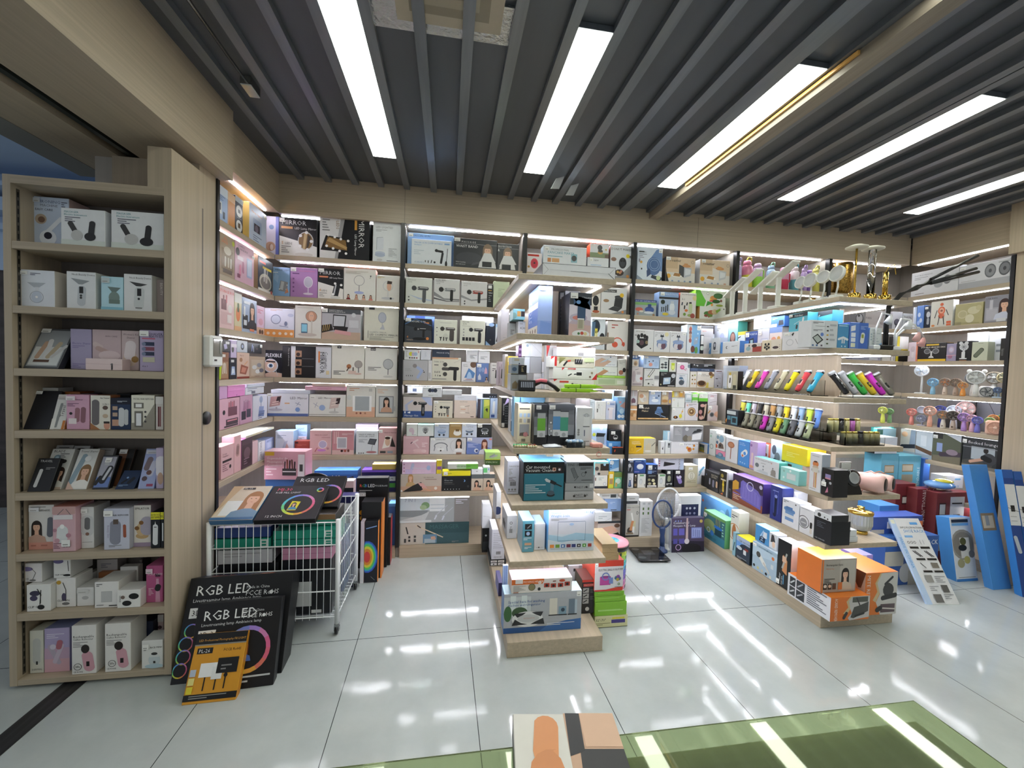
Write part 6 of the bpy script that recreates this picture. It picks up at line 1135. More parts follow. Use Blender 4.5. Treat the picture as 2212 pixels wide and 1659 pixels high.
-.342 .014 3.265 2.283 .254 .1 0 0;massage_gun_box;8fb6e6,6f9cd3,a9c9f0;t .12 .9 .06 4a6a9a FASCIAL GUN/s .02 .88 .1 .1;light blue massage gun box standing behind a white one
-.308 -.003 3.23 2.283 .2 .03 0 0;massage_gun_box;e2e8ee,a9c6ea;t .07 .84 .06 6a9ad0 FASCIA GUN COMFORTABLE/t .07 .76 .05 6a9ad0 Intelligent/r .82 .84 .13 .06 8fb4dd/k .7 .58 .3 .09 -5 222/e .62 .6 .06 1a1a1c/k .76 .32 .45 .09 82 26272a/n .88 .2 .9 .7 .02 222/E .87 .1 .03 .12 222/n .35 .12 .35 .2 .03 222/n .42 .1 .42 .2 .03 222/n .49 .1 .51 .22 .03 222/e .58 .14 .04 222/l .06 .55 .25 3 .07 c3ced9/t .08 .08 .07 9fb0c6 4 HEADS;white massage gun box with black gun and straps
.014 .354 3.23 2.283 .232 .05 0 0;waist_band_box;3a3c40,222326;r 0 .82 1 .008 b9b9b9/t .17 .86 .06 e2e2e2 M A S S A G E/t .05 .7 .09 f0f0f0 WAIST BAND/E .35 .35 .3 .2 46484d/p 54565c .4 .1 .9 .3 .9 .35 .45 .2/W .78 .05 .86 8a7460 dcdcdc/p d9dadb .6 .2 .7 .55 .86 .55 .97 .25/r .66 .08 .22 .18 26272a/t .05 .18 .045 ccc With heating/t .05 .11 .045 ccc and vibration/s .01 .88 .13 .12;black waist band box with a person seen from behind
.356 .53 3.23 2.283 .215 .05 0 0;waist_band_box;3a3c40,222326;r 0 .82 1 .008 b9b9b9/t .02 .86 .06 e2e2e2 PROTECTION/t .02 .7 .09 f0f0f0 R/W .48 .05 .86 8a7460 d9d9d9/p d9dadb .1 .15 .3 .55 .68 .55 .9 .25/r .22 .03 .42 .2 26272a;smaller black waist band box beside the upright post
@-y|boxes in the massager bay|on the massager bay's second shelf
-.345 -.145 3.23 1.985 .202 .08 0 0;massage_gun_box;d9dcd6,2a2b2e;t .08 .88 .05 999 MASSAGE/t .08 .8 .05 999 GUN/p b4c3d9 .1 .35 .5 .18 1 .12 1 .16 .5 .24/g .58 .52 .62 4a4c50 3a3c40/k .7 .3 .5 .14 90 55585d/e .12 .25 .03 666/e .12 .13 .03 444;white box with a dark grey massage gun
-.131 .067 3.23 1.985 .205 .08 0 0;massage_gun_box;d6d6d6,1c1d20;t .08 .86 .05 888 MASSAGE/t .08 .79 .05 888 GUN/p 8f8f92 0 .35 .4 .2 1 .2 1 .26 .4 .26 0 .5/p 5a5a5e 0 .22 .5 .14 1 .16 1 .18 .5 .17 0 .28/g .55 .52 .62 8a8d90 222/t .05 .92 .05 333 HOME SERIES;white box with a silver massage gun and grey swoosh
.079 .285 3.23 1.985 .199 .08 0 0;massage_gun_box;d6d6d8,1c1d20;t .08 .88 .05 999 MASSAGE/t .08 .8 .05 999 GUN/p 9a9a9e 0 .35 .4 .22 1 .3 1 .36 .4 .28 0 .45/g .56 .5 .62 9a4038 222/e .14 .2 .03 444/e .14 .1 .03 333;white box with a red brown massage gun
.287 .33 3.23 1.985 .185 .06 0 0;slim_carton;1d2024,15171a;r .1 .82 .7 .14 e6e6e6/r .1 .72 .7 .03 d9a84a/t .15 .6 .06 eee TENS/l .2 .5 .6 4 .08 8f9599;slim black carton with a white sticker
.333 .462 3.23 1.985 .213 .06 0 0;paper_bag;ccd9bd,b9c6a9;E .5 1 .4 .03 b4bfa4/l .3 .7 .4 4 .06 a9b89c/r .3 .4 .3 .2 bccaae;pale green paper bag beside the middle gondola
@-y|boxes in the massager bay|on the massager bay's third shelf
-.347 -.141 3.23 1.685 .189 .07 0 0;massage_gun_box;2a2d33,1d1f24;p 3d4148 0 0 1 0 1 .5 0 .7/t .22 .84 .07 e6e6e6 FASCIAL GUN/r .72 .8 .18 .05 d98a4a/g .6 .5 .5 1c1d20 151618/E .55 .16 .26 .06 151517/t .08 .18 .1 d9884a 4/t .08 .08 .06 c9b09a HEADS/e .85 .18 .06 d98a4a/p 4a6fa0 0 .72 .4 .95 1 .7 1 .73 .4 .98 0 .76/s .03 .86 .2 .14;black massage gun box with an orange 4
-.34 -.123 3.3 1.685 .217 .06 0 0;massage_gun_box;6f8fd6,5a78bd;r .3 0 .35 1 3f5aa0;blue carton behind the first black massage gun box
-.123 .056 3.23 1.685 .188 .08 0 0;massage_gun_box;dcdfd2,1d1e20;l .25 .87 .5 1 .03 999/g .62 .55 .6 4a4440 3a3632/k .77 .35 .5 .2 90 4d4845/E .5 .28 .12 .15 cfd2c6/n .28 .12 .3 .27 .035 1d1d1f/n .25 .28 .28 .22 .03 1d1d1f/n .33 .28 .3 .22 .03 1d1d1f/n .42 .12 .42 .28 .04 1d1d1f/n .54 .12 .54 .22 .035 1d1d1f/n .49 .24 .6 .24 .03 1d1d1f/E .12 .66 .03 .02 333/E .12 .5 .03 .02 999/E .12 .35 .03 .02 999;cream box with a brown massage gun and tool heads
.077 .277 3.23 1.685 .193 .08 0 0;massage_gun_box;d9dccf,c3c6ba;t .1 .9 .055 444 FASCIAL/t .1 .82 .055 444 GUN/r .08 .76 .35 .008 666/g .66 .55 .55 26272a 1c1c1e/k .78 .3 .45 .14 90 222428/r .1 .16 .1 .14 26272a/r .23 .16 .1 .14 26272a/r .36 .16 .1 .14 26272a/r .49 .16 .1 .14 26272a/e .15 .62 .03 999/e .15 .5 .03 999/e .15 .38 .03 999;cream box with black massage gun and four small heads
.093 .35 3.31 1.685 .236 .06 0 0;massage_gun_box;dde3f5,1d1f24;l .1 .94 .6 1 .03 a9b4cc;pale lilac carton behind the four heads box
.282 .357 3.23 1.685 .184 .06 0 0;slim_carton;222a38,181d28;p 8fb4dd 0 .2 .5 .02 .6 0 0 0/r .0 .85 .6 .15 e6eaee/e .5 .24 .04 555/E .6 .9 .3 .08 9fc3ee;dark navy carton with a light blue corner
.359 .397 3.23 1.685 .175 .06 0 0;slim_carton;d9e6f0,a9cdee;r 0 .85 1 .15 a4cdf0/k .4 .35 .35 .06 80 222;slim white and blue carton beside the middle gondola
@-y|boxes in the massager bay|on the massager bay's fourth shelf
-.353 -.163 3.23 1.39 .16 .09 0 0;massage_gun_box;b9b9bd,a4a4a9;k .66 .58 .35 .15 -35 a9b9d9/k .68 .32 .5 .14 60 a4b6da/e .47 .72 .1 8f8a8a/e .85 .42 .03 222/e .82 .5 .02 222/t .08 .54 .04 888 WELLNESS/t .08 .46 .04 888 FASCIA GUN/n .14 .2 .14 .26 .03 444/n .22 .2 .22 .26 .03 444/n .3 .2 .3 .26 .03 444/n .37 .2 .38 .26 .03 444;grey box with a pale blue massage gun
-.162 -.132 3.23 1.39 .162 .09 0 0;slim_carton;dcdcde,c9c9cb;r .2 .1 .5 .3 b9b9bb/v .4 .95 .2 888 GUN;slim white carton next to the pale blue gun box
-.132 .093 3.23 1.39 .189 .09 0 0;massage_gun_box;dcdacb,cfb49a;r 0 .93 .9 .07 d9b08f/t .05 .78 .06 666 TWIN GUN/e .45 .7 .09 4a4846/e .45 .3 .09 4a4846/k .48 .52 .35 .14 0 55534f/k .75 .54 .45 .15 0 2c2b2b/k .8 .3 .55 .14 90 2c2b2b/n .1 .34 .1 .42 .02 222/n .15 .34 .15 .4 .02 222/n .2 .34 .2 .42 .02 222/n .26 .34 .26 .42 .02 222/n .12 .2 .12 .27 .02 222/n .2 .2 .2 .27 .02 222/e .28 .23 .03 222/r .02 .08 .48 .03 888/r .07 .66 .15 .03 444/n .75 .78 .98 .92 .01 aaa;cream box with a twin-headed black massage gun
.097 .212 3.23 1.39 .158 .08 0 0;massager_box;e2e2e6,cfcfd6;p 5a86c0 .2 .2 .5 .7 .95 .45 .85 .2/p a9c6e6 .35 .1 .75 .1 .7 .35 .6 .5 .5 .5 .4 .35/e .82 .88 .16 6a5040/t .12 .86 .05 666 Electric/t .12 .78 .05 666 Massager/l .15 .06 .7 1 .05 7a7f9a/l .28 .12 .5 1 .06 c96a5a;white box with a pale blue pear-shaped massager
.214 .314 3.23 1.39 .153 .08 0 0;massager_box;6a86c0,4f68a0;p e0b4c9 .65 .45 .9 .45 .85 .7 .75 .8 .68 .62/p dfe6f2 .15 .12 .4 .12 .4 .28 .28 .45 .15 .3/E .3 .65 .12 .12 8fa6d3/E .55 .65 .12 .12 8fa6d3/W .85 .0 .3 2a2020 c9c0c0/s .05 .78 .35 .18;blue box with pink and white massagers
-.345 -.226 3.23 1.55 .08 .07 0 0;small_carton;e4e6e8,d3d6d9;e .42 .58 .2 e2dc4a/e .58 .56 .18 c9b9d9/e .72 .58 .18 a9c0d9/e .35 .2 .08 555/e .5 .2 .08 7a4a5a/e .64 .2 .08 555/e .8 .2 .08 a05a5a/r .88 .7 .06 .2 d9a0a0/l .1 .8 .1 5 .12 aaa;small white box with coloured dots, stacked
-.22 -.144 3.23 1.552 .082 .07 0 0;small_carton;dfe3ec,c9cfdc;l .4 .7 .2 6 .08 c3c9d6;small plain white box, stacked by the dotted one
-.134 .003 3.23 1.579 .059 .07 0 0;massager_case;3a4557,2d3646,465266;t .25 .5 .18 dfe4ee MASSAGE GUN/e .94 .5 .06 b9c3d3;slate blue massager case lying on the cream box
.134 .225 3.23 1.548 .096 .07 0 0;small_carton;e4e8ee,cfd6de;l .3 .55 .6 3 .09 7a7f8a/l .35 .3 .4 1 .08 999;white cube box stacked over the pear-shaped massager
.227 .319 3.23 1.543 .096 .07 0 0;small_carton;e6e9ee,d3d9e0;l .2 .5 .6 3 .09 7a7f8a;white cube box stacked over the blue box
@-y|boxes in the massager bay|on the massager bay's fifth shelf
-.347 -.122 3.23 1.1 .163 .1 0 0;massage_gun_box;d0c6c4,b9b0b2;p b9c3e0 .6 1 .95 1 1 .6 .9 .6/p b4bcd9 .1 .32 .05 .6 .3 .85 .35 .82 .15 .6 .18 .32/r 0 0 1 .32 3a5590/g .6 .62 .62 1e1f22 17181a/k .68 .38 .62 .17 90 222326/r .66 .2 .05 .3 77787c/t .05 .06 .09 dfe6f2 Massage Gun/r .05 .2 .04 .1 e6ebf5/p e6ebf5 .16 .22 .25 .2 .25 .3 .16 .26;large pink and blue massage gun box
-.116 .036 3.23 1.1 .138 .09 0 0;massage_gun_box;ded9c9,2a2b2d;l .3 .88 .6 1 .04 999/g .62 .55 .55 1d1e20 17181a/k .76 .3 .48 .12 90 8f8a86/k .76 .12 .1 .1 0 c9855a/n .3 .1 .32 .28 .04 222/n .25 .28 .3 .2 .035 222/n .37 .28 .33 .2 .035 222/n .45 .1 .45 .28 .05 222/n .58 .1 .58 .24 .04 222/n .52 .25 .64 .25 .035 222/e .12 .65 .025 666/e .12 .5 .025 666/e .12 .35 .025 666/s .05 .84 .2 .14;cream box with a black massage gun and brown handle
.047 .222 3.23 1.1 .184 .1 0 0;massager_box;e3d3c9,dfe2ec;r 0 .78 1 .22 dfe3ee/t .15 .88 .05 a9b0c0 Intelligent/t .25 .7 .04 777 Neck Massager/E .4 .5 .14 .04 f2e9e0/E .4 .24 .14 .04 f2e9e0/n .48 .5 .7 .55 .02 8a7f78/n .5 .24 .7 .22 .02 8a7f78/r .62 .24 .04 .28 d9c6b9/r .3 .36 .22 .04 e0b49a/r .75 .05 .15 .03 3a2f2a;peach box with two white neck massager pads
.236 .27 3.23 1.1 .152 .06 0 0;slim_carton;4a4452,38333e;r .6 0 .4 1 9fb6d9;slim dark violet carton
.272 .331 3.23 1.1 .153 .06 0 0;slim_carton;a9c24f,6f9aa0;p 2a2c22 .4 .45 .55 .4 .7 .3 .75 .5 .6 .55/r 0 .0 .15 1 6fa0b0/p d3d96a .2 .6 1 .7 1 1 .2 1;green yellow carton with black tool head
.333 .393 3.23 1.1 .165 .06 0 0;slim_carton;b4cdf0,93b0d9;k .5 .55 .6 .12 88 e6eef9/r .15 .05 .5 .14 3a5aa0/l .5 .92 .4 2 .04 5f7fb8;light blue carton beside the middle gondola's shelf
-.328 -.206 3.34 1.1 .242 .07 0 0;small_carton;cfd6de,b9c0c9;r .35 .82 .25 .1 4a5a78/l .1 .6 .7 3 .05 777/k .2 .4 .3 .04 90 666;grey white carton behind the massage pad box
-.2 -.051 3.23 1.263 .078 .06 0 0;massager_box;e6eaee,cfd4d9;k .52 .68 .45 .3 0 454d5c/e .38 .68 .2 353c4a/e .52 .68 .18 46506a/e .66 .68 .2 353c4a/l .3 .2 .5 2 .07 999;white box with three dark massage pads, stacked
-.048 .106 3.23 1.284 .04 .06 0 0;small_carton;dfe2e6,c9cdd3;n .15 .6 .5 .5 .03 8f949c/k .7 .45 .1 .06 0 444/r 0 .12 1 .02 999;long white carton stacked above a cream one
-.345 -.201 3.23 1.263 .028 .06 0 0;small_carton;8f8b86,77736e,a9a5a0;E .5 .8 .25 .2 333;grey box lid with a black knob
.187 .343 3.345 1.1 .247 .06 0 0;massager_box;dfe9f2,c9d6e2;t .3 .9 .04 3a3c42 HEAD MASSAGER/e .5 .4 .14 b9cfe6/e .5 .4 .1 dfeaf5/l .3 .82 .6 2 .04 999;pale blue white box at the back by the gondola
.273 .389 3.23 1.265 .034 .05 0 0;massager_case;252a33,1b1f26;e .5 .3 .12 a9c0dd/e .67 .3 .12 a9c0dd/e .84 .3 .12 a9c0dd;black case with round blue lights, lying on cartons
@-y|boxes in the massager bay|on the massager bay's sixth shelf
-.34 -.14 3.23 .81 .144 .1 0 0;massager_box;d3abb2,bb949b;k .45 .72 .42 .1 30 e4cfd0/k .52 .5 .4 .08 -50 e0c6c9/k .32 .64 .15 .05 45 5a3a44/E .6 .22 .22 .1 dfbcc0/E .8 .18 .1 .1 e2c6c9/r .4 .05 .35 .08 dcb9bc/l .1 .9 .3 1 .05 efe2e4/l .72 .6 .22 3 .09 f0dfe2/r 0 .3 1 .008 c39a9f;rose pink box with a slim hand massager
-.135 .149 3.23 .81 .133 .1 0 0;massager_box;d9dadd,c3c4c9;E .3 .5 .19 .22 6b7078/E .3 .47 .17 .2 d9dadd/r .14 .22 .34 .22 dcdde0/k .13 .34 .3 .06 80 8a8f96/k .47 .34 .3 .06 100 8a8f96/k .3 .3 .4 .14 0 e9eaec/e .3 .22 .05 222/r .28 .38 .04 .015 333/o .76 .52 .42 .008 777/W .8 .05 .95 3a2820 e6e6e8/r .73 0 .15 .12 8a6a5a/r .7 .2 .2 .14 f2f2f2/t .16 .86 .06 444 SLIMMING BELT/s .03 .85 .1 .13;wide white massage belt box with a stretching woman
.153 .359 3.23 .81 .136 .1 0 0;massager_box;a9b0cf,8f98bb;p 6d84c6 0 0 1 0 1 .3 .6 .6 0 .75/W .7 .0 .95 6a3a30 dfe0ec/e .38 .22 .13 e0e4f2/e .4 .2 .07 3a4a7a/l .05 .6 .4 4 .06 d3dcf2/r .88 .85 .1 .1 d98a80/s .03 .82 .18 .16;blue box with a woman in a white vest
-.317 -.233 3.23 .954 .095 .06 0 0;small_carton;dce0dd,c6cac8;e .45 .5 .2 d3c0cc/k .6 .32 .4 .18 80 d0bccb/l .5 .1 .4 1 .06 666;small white box with a lilac massager, stacked
-.231 -.107 3.23 .954 .093 .06 0 0;small_carton;dfe3e2,5fc9b4,6fd6c0;E .48 .55 .2 .25 b4b8ba/E .48 .55 .12 .14 77787a/e .4 .36 .08 888/e .56 .36 .08 888/e .48 .28 .07 333/l .2 .85 .6 1 .05 888;small white box with a metallic claw massager
-.103 .012 3.23 .943 .108 .06 0 0;small_carton;bcc9dc,a4b2c6;E .5 .45 .28 .18 8a9fc3/E .5 .52 .26 .1 a9bad6/e .35 .2 .08 2a2e3a/e .65 .2 .08 2a2e3a/t .35 .72 .06 333 Scalp Massager/s .03 .84 .25 .14;small blue box with a domed massager
.014 .112 3.23 .943 .113 .06 0 0;small_carton;a98a5a,8f7248;E .65 .32 .32 .18 f0efe9/E .65 .46 .28 .1 e6e4da/r .5 .45 .3 .16 7a5f38/r .1 .8 .8 .14 c3ab7d;small brown box with a white round device
.113 .233 3.23 .946 .109 .06 0 0;small_carton;ced8e8,b4bfd0;E .5 .48 .26 .16 6f7f99/E .5 .55 .24 .08 c6cedc/e .35 .24 .08 222630/e .65 .24 .08 222630/t .32 .76 .06 333 Scalp Massager/s .03 .85 .22 .13;small pale box with a silver domed massager
.235 .353 3.23 .946 .109 .06 0 0;small_carton;17181a,0f1011;E .52 .52 .26 .18 8f9399/E .52 .56 .2 .12 3a3c40/e .38 .3 .06 c9ccd0/e .52 .27 .06 c9ccd0/e .66 .3 .06 c9ccd0/l .2 .12 .6 1 .04 999/s .03 .75 .3 .24;small black box with a silver massager
@-y|boxes in the massager bay|on the massager bay's seventh shelf
-.354 -.037 3.23 .515 .139 .1 0 0;massager_box;c3b6ac,e6e8ec,eef0f4;r 0 0 1 .3 c9a48f/W .24 .3 .75 b98a5a c9a878/p 2b2a2c .05 0 .3 .35 .5 .55 .6 .2 .5 .05 .2 0/p d9a6a4 .42 .5 .55 .48 .66 .15 .55 .12/k .65 .1 .5 .09 -20 d9a88a/e .5 .25 .05 222/t .56 .78 .06 6a5a50 LEG MASSAGER/r .6 .68 .28 .025 7a5a48/e .86 .18 .09 e9e2da/s .01 .0 .04 .1;long white box with a woman using a leg massager
-.035 .198 3.23 .515 .12 .09 0 0;massage_gun_box;1b1d22,131418;t .08 .78 .05 999 MINI/t .08 .68 .065 d9dde6 FASCIAL GUN/r .08 .55 .28 .03 888/r .08 .45 .35 .02 666/e .76 .68 .08 7fb0e6/e .73 .68 .07 1b1d22/o .9 .3 .06 .015 777/e .1 .12 .03 c9ccd3/e .2 .12 .03 c9ccd3/e .3 .12 .03 c9ccd3/e .4 .12 .03 c9ccd3/e .5 .12 .03 c9ccd3/e .6 .12 .03 c9ccd3/n .75 .9 .95 1 .01 444;black mini massage gun box
.199 .294 3.23 .515 .131 .08 0 0;massager_box;d3c6b6,c3b6a6;r 0 .75 1 .25 5d6568/W .45 .0 .68 241c1a d9b49c/e .75 .25 .07 222;grey-lidded box with a woman, next to the black box
.295 .388 3.23 .515 .133 .08 0 0;massager_box;d3c6b6,c3b6a6;r 0 .75 1 .25 5d6568/W .45 .0 .68 241c1a d9b49c/e .75 .25 .07 222;grey-lidded box with a woman, nearer the gondola
-.345 -.082 3.23 .654 .098 .08 0 0;massager_box;dfc3dc,cfb0cc,e8d3e6;k .3 .6 .6 .25 80 b9c3e2/r .1 0 .2 .4 cfb9e0/n .3 .5 .75 .42 .07 d9cfe2/E .78 .5 .06 .2 a9b9e0/e .06 .8 .05 a05a8a/e .06 .5 .05 a05a8a/e .06 .25 .05 a05a8a/r .86 .1 .12 .6 d3b4d3;lilac pink box with white handle, stacked
-.033 .192 3.23 .635 .041 .08 0 0;flat_carton;e8dc2a,d6c922,f0e64a;t .12 .4 .3 5a5418 Guasha/s .05 .2 .14 .7;yellow flat carton lying on the black gun box
.009 .251 3.23 .692 .041 .08 0 0;flat_carton;a9c9a0,7fb56a,cfe9b4;r .6 0 .4 1 6fb84a/r 0 .0 .3 1 c9cdc6/u .75 .62 .28 4a5a48 PAIN RELIEF PEN;grey green flat carton lying on the yellow one
.198 .29 3.23 .646 .046 .07 0 0;flat_carton;e4e8ea,d3d8da;r .4 .5 .15 .1 777;white flat carton on the first grey-lidded box
.294 .347 3.23 .648 .062 .07 0 0;small_carton;e2e9ea,cfd8da;r 0 .2 .6 .6 6ac97f/r .7 .5 .2 .3 8fb4dd;white carton with a green square
-.079 -.039 3.23 .654 .11 .07 0 0;small_carton;e0c92e,cbb524;r .1 .3 .9 .25 8a5aa0;small yellow and violet carton at the pile's top
@-y|boxes in the massager bay|at the massager bay's bottom
-.351 .191 3.23 .09 .176 .12 0 0;massager_box;cdc6be,e4e6e8,e9ebee;r .36 0 .64 1 3f5f66/r .36 .5 .64 .5 34545a/t .42 .7 .2 476c70 MASSAGER/k .1 .65 .35 .06 -75 3a3634/n .22 .88 .62 .3 .05 d9c9b0/k .27 .82 .2 .05 -35 4a4340/r .33 .05 .2 .4 6f94b4/r .35 .05 .16 .2 b0c3d0/p d9b09a .45 .2 .52 .22 .5 .36 .44 .34/r .06 .1 .03 .18 444/r .12 .14 .03 .1 3a3a3a/r .2 .12 .03 .14 555/r .12 .3 .03 .1 444/r .2 .32 .03 .1 444/l .75 .1 .1 2 .04 999;long grey and teal massager box, under another
-.353 .188 3.23 .266 .196 .11 0 0;massager_box;aeb3b8,e6e8ec;r 0 .5 .42 .5 cfd9e4/r .42 .45 .22 .55 e9edf2/r .43 .55 .2 .04 c9d3dc/r .43 .7 .2 .04 c9d3dc/p 8a9298 0 .25 .35 .2 .4 .5 0 .5/p cfd3d6 .02 .12 .36 .1 .42 .45 .3 .3/E .36 .7 .06 .14 7f9f78/E .33 .62 .05 .1 a9c09a/n .5 .25 .68 .7 .03 c3c9d3/n .6 .2 .76 .6 .03 c3c9d3/k .51 .2 .2 .06 65 dfe4f0/k .62 .17 .2 .06 65 dfe4f0/t .06 .86 .13 8f9cb4 7 IN 1/r .78 0 .22 1 8f8a8a/l .8 .9 .17 3 .07 dfe2f2/r 0 0 .45 .1 dfe3e6;long grey massager box with two white wands, stacked
@-y|boxes in the corner mirror bay|on the mirror bay's seventh shelf
-.99 -.675 3.23 .515 .173 .12 0 0;spotlight_box;2f5fae,2a54a0,5f93dc;r 0 .82 1 .18 3f7fd0/t .08 .6 .2 e6ecf6 FSD-168/t .18 .46 .09 c9d6ee Spotlight/p 1a1c22 .5 .45 .95 .5 .9 .75 .65 .6/e .4 .2 .06 e0c93a;bright blue spotlight box behind the cart
-.646 -.387 3.23 .515 .175 .11 0 0;spotlight_box;2a2a5a,1f2350,7a5ac0;r 0 .9 1 .1 7a5ac0/r .8 .5 .18 .2 c9ccd6/r .8 .2 .18 .2 4f9a4a/t .84 .55 .1 222 M;dark purple and blue box under a gold one
-.57 -.393 3.23 .69 .044 .09 0 0;flat_carton;b9a25a,a48f4c,d9c98a;;gold flat carton on the purple and blue box
@-y|boxes in the corner mirror bay|at the mirror bay's bottom
-.439 -.388 3.23 .09 .334 .1 0 0;slim_carton;3f6fae,34609c,6fa3dd;r 0 .93 1 .07 6fa9e6;tall slim blue carton beside the black post
@-y|boxes in the kitchen bay|on the kitchen bay's top shelf
.598 .719 3.23 2.283 .158 .07 0 0;waffle_maker_box;e2d9da,c9c0c2;r .03 .84 .78 .1 c0392e/E .5 .48 .26 .26 d84a5a/E .5 .48 .2 .2 c83a4c/r .4 .65 .2 .08 d84a5a/e .5 .5 .05 3a2a30/e .12 .3 .06 b98a4a;white box with a red heart-shaped waffle maker
.729 1.094 3.23 2.283 .231 .1 0 0;pancake_maker_box;dfe3e8,cfe0ea;t .18 .84 .07 8f9aa0 PROFESSIONAL/t .1 .72 .09 5fa0b0 PANCAKE MAKER/r .1 .62 .34 .02 5fa0b0/r .1 .42 .08 .14 c98a5a/r .2 .42 .17 .14 d9a878/r .1 .22 .08 .14 6a4a3a/r .2 .22 .07 .14 c9a06a/r .29 .22 .07 .14 b98850/r .64 .45 .14 .3 8fb9c6/E .71 .6 .06 .1 4a4a4c/E .68 .14 .15 .15 a9784a/E .68 .15 .12 .11 d3ab78/p e2cfc0 .3 0 1 0 1 .3 .5 .25/s .03 .82 .1 .12;wide white pancake maker box with food pictures
1.122 1.284 3.23 2.444 .113 .09 0 0;kitchen_gadget_box;e2e6ea,c9543a;r 0 0 1 .35 7f8f6a/E .52 .72 .13 .2 3a3c40/E .55 .38 .14 .15 c9a45a/E .55 .48 .13 .1 3a3c40/e .85 .6 .06 d9b94a/r .8 .0 .2 .25 6a5a4a/t .05 .8 .07 d3cf8a 3 in 1/s .02 .85 .22 .13;white and orange box with a flip griddle, stacked
1.103 1.287 3.23 2.283 .161 .09 0 0;kitchen_gadget_box;dfe3e8,b9c0c8;t .3 .82 .08 667 NEW/r .15 .6 .5 .03 8fb4d9/E .78 .25 .15 .2 3a3a3e/s .1 .8 .14 .16;white box with a small black griddle
1.299 1.496 3.23 2.283 .272 .08 0 0;donut_maker_box;d9dee4,8f9196;p 8a8c90 0 0 1 0 1 .5 .5 .12 .2 .05/T .5 .86 .07 333 DONUT MAKER/E .56 .48 .17 .17 26282c/E .56 .5 .13 .13 3a3d42/e .5 .55 .04 16171a/e .62 .55 .04 16171a/E .42 .18 .2 .1 3a2a22/e .35 .2 .04 c9a45a/e .45 .18 .04 c98a5a/e .5 .22 .04 b97a6a/E .15 .58 .12 .06 8a6a5a/e .78 .7 .06 e2cf2e/e .9 .68 .04 7a7a7c/e .8 .08 .05 c98a4a;white and grey donut maker box
@-y|boxes in the kitchen bay|on the kitchen bay's second shelf
1.153 1.23 3.23 1.985 .192 .08 0 0;kitchen_gadget_box;e0dcd6,c9c4bd;E .45 .55 .35 .22 1e1f21/r .25 .1 .45 .2 222326/E .5 .08 .4 .06 b05a3a;white box with a black bulbous waffle iron
1.232 1.459 3.23 1.985 .221 .08 0 0;kitchen_gadget_box;d9dadd,b9bcc2;r .05 .82 .55 .11 4a4c50/t .1 .85 .05 f0f0f0 Sandwich Maker/p 2a2c30 .5 .3 .82 .25 .86 .62 .55 .68/E .68 .66 .16 .06 3a3c40/p 3a3c40 .28 .18 .66 .1 .82 .25 .48 .3/E .2 .5 .11 .06 9a7a5a/e .8 .73 .08 e2b92e/p 8a8b8e .35 0 1 0 1 .2/e .85 .1 .05 d98a4a;grey white sandwich maker box
@-y|boxes in the kitchen bay|on the kitchen bay's third shelf
1.163 1.28 3.23 1.685 .256 .07 0 0;kitchen_gadget_box;d3dde6,b4c3cf;E .3 .75 .3 .22 2a3444/E .78 .35 .22 .2 2a2c34/r .22 .4 .06 .3 e0d34a/r .34 .4 .06 .3 e0d34a/r .22 .62 .2 .05 e0d34a/p 4f6f8f 0 .4 .2 .4 .25 .9 0 .9;blue box with two dark pans and yellow handles
1.298 1.483 3.23 1.685 .245 .08 0 0;kitchen_gadget_box;dfdcda,c9c5c2;l .2 .85 .3 2 .09 b0524a/o .5 .25 .2 .035 d05a42/r .2 .02 .7 .16 dfdcda/E .38 .2 .14 .1 d05a42/E .8 .22 .06 .08 d05a42/r 0 .3 .06 .3 8a7060;white box with red clasp-like tool
@-y|boxes in the kitchen bay|on the kitchen bay's fourth shelf
1.212 1.407 3.245 1.473 .074 .06 0 0;kitchen_gadget_box;dde4de,c9d2cb;p cfe3dc 0 .2 0 .9 .6 .9/p b98f6a 0 0 .3 0 .6 .5 .4 .7/e .35 .75 .06 3a4a4a/t .55 .3 .12 5a6a9a Vacuum Sealer;pale green vacuum sealer box under a similar one
1.205 1.401 3.245 1.547 .091 .06 0 0;kitchen_gadget_box;dfe5e8,e6ebee;p c9ad98 0 0 .4 0 .75 .5 .3 .8 0 .5/p b4c9d6 .2 .3 .5 .5 .65 .75 .4 .6/t .55 .15 .1 5a6a9a Vacuum Sealer/r 0 .8 1 .2 eef2f5/e .7 .9 .07 6f86a8;white vacuum sealer box with a brown bag, stacked
1.411 1.481 3.245 1.473 .142 .06 0 0;kitchen_gadget_box;d9dcd6,c3c6c0;t .15 .8 .06 444 Mini Food/t .15 .72 .06 444 Maker/E .4 .2 .3 .14 a9705a/E .8 .35 .2 .14 2a2a2a;small white box with a bowl of food, stacked
1.239 1.481 3.245 1.453 .02 .07 0 0;flat_carton;9fd04a,8cc23a,b4e06a;r .15 .3 .45 .25 c9e69a;bright green flat carton in the pile
1.215 1.483 3.245 1.39 .063 .08 0 0;flat_carton;c3d3b4,aec29c,b9e08a;r .1 .15 .55 .7 a9bd98/r .72 .2 .22 .5 dfe6d9;pale green flat box under the pile
@-y|boxes in the kitchen bay|on the kitchen bay's fifth shelf
1.181 1.224 3.26 1.1 .164 .08 0 0;kitchen_gadget_box;d3dfe9,b9c9d6;k .4 .35 .3 .1 90 5a6a7c/l .1 .85 .7 3 .06 8f9fb0;pale blue slim box beside the middle gondola
1.224 1.312 3.23 1.1 .155 .08 0 0;kitchen_gadget_box;e3e5e4,d0d3d2;o .55 .55 .02 .01 999/r .5 .2 .14 .6 d3d6d8/r .52 .22 .1 .56 e9ebec/v .2 .85 .15 333 H2O/r .1 .4 .1 .2 555;white box with a tall thin outline picture
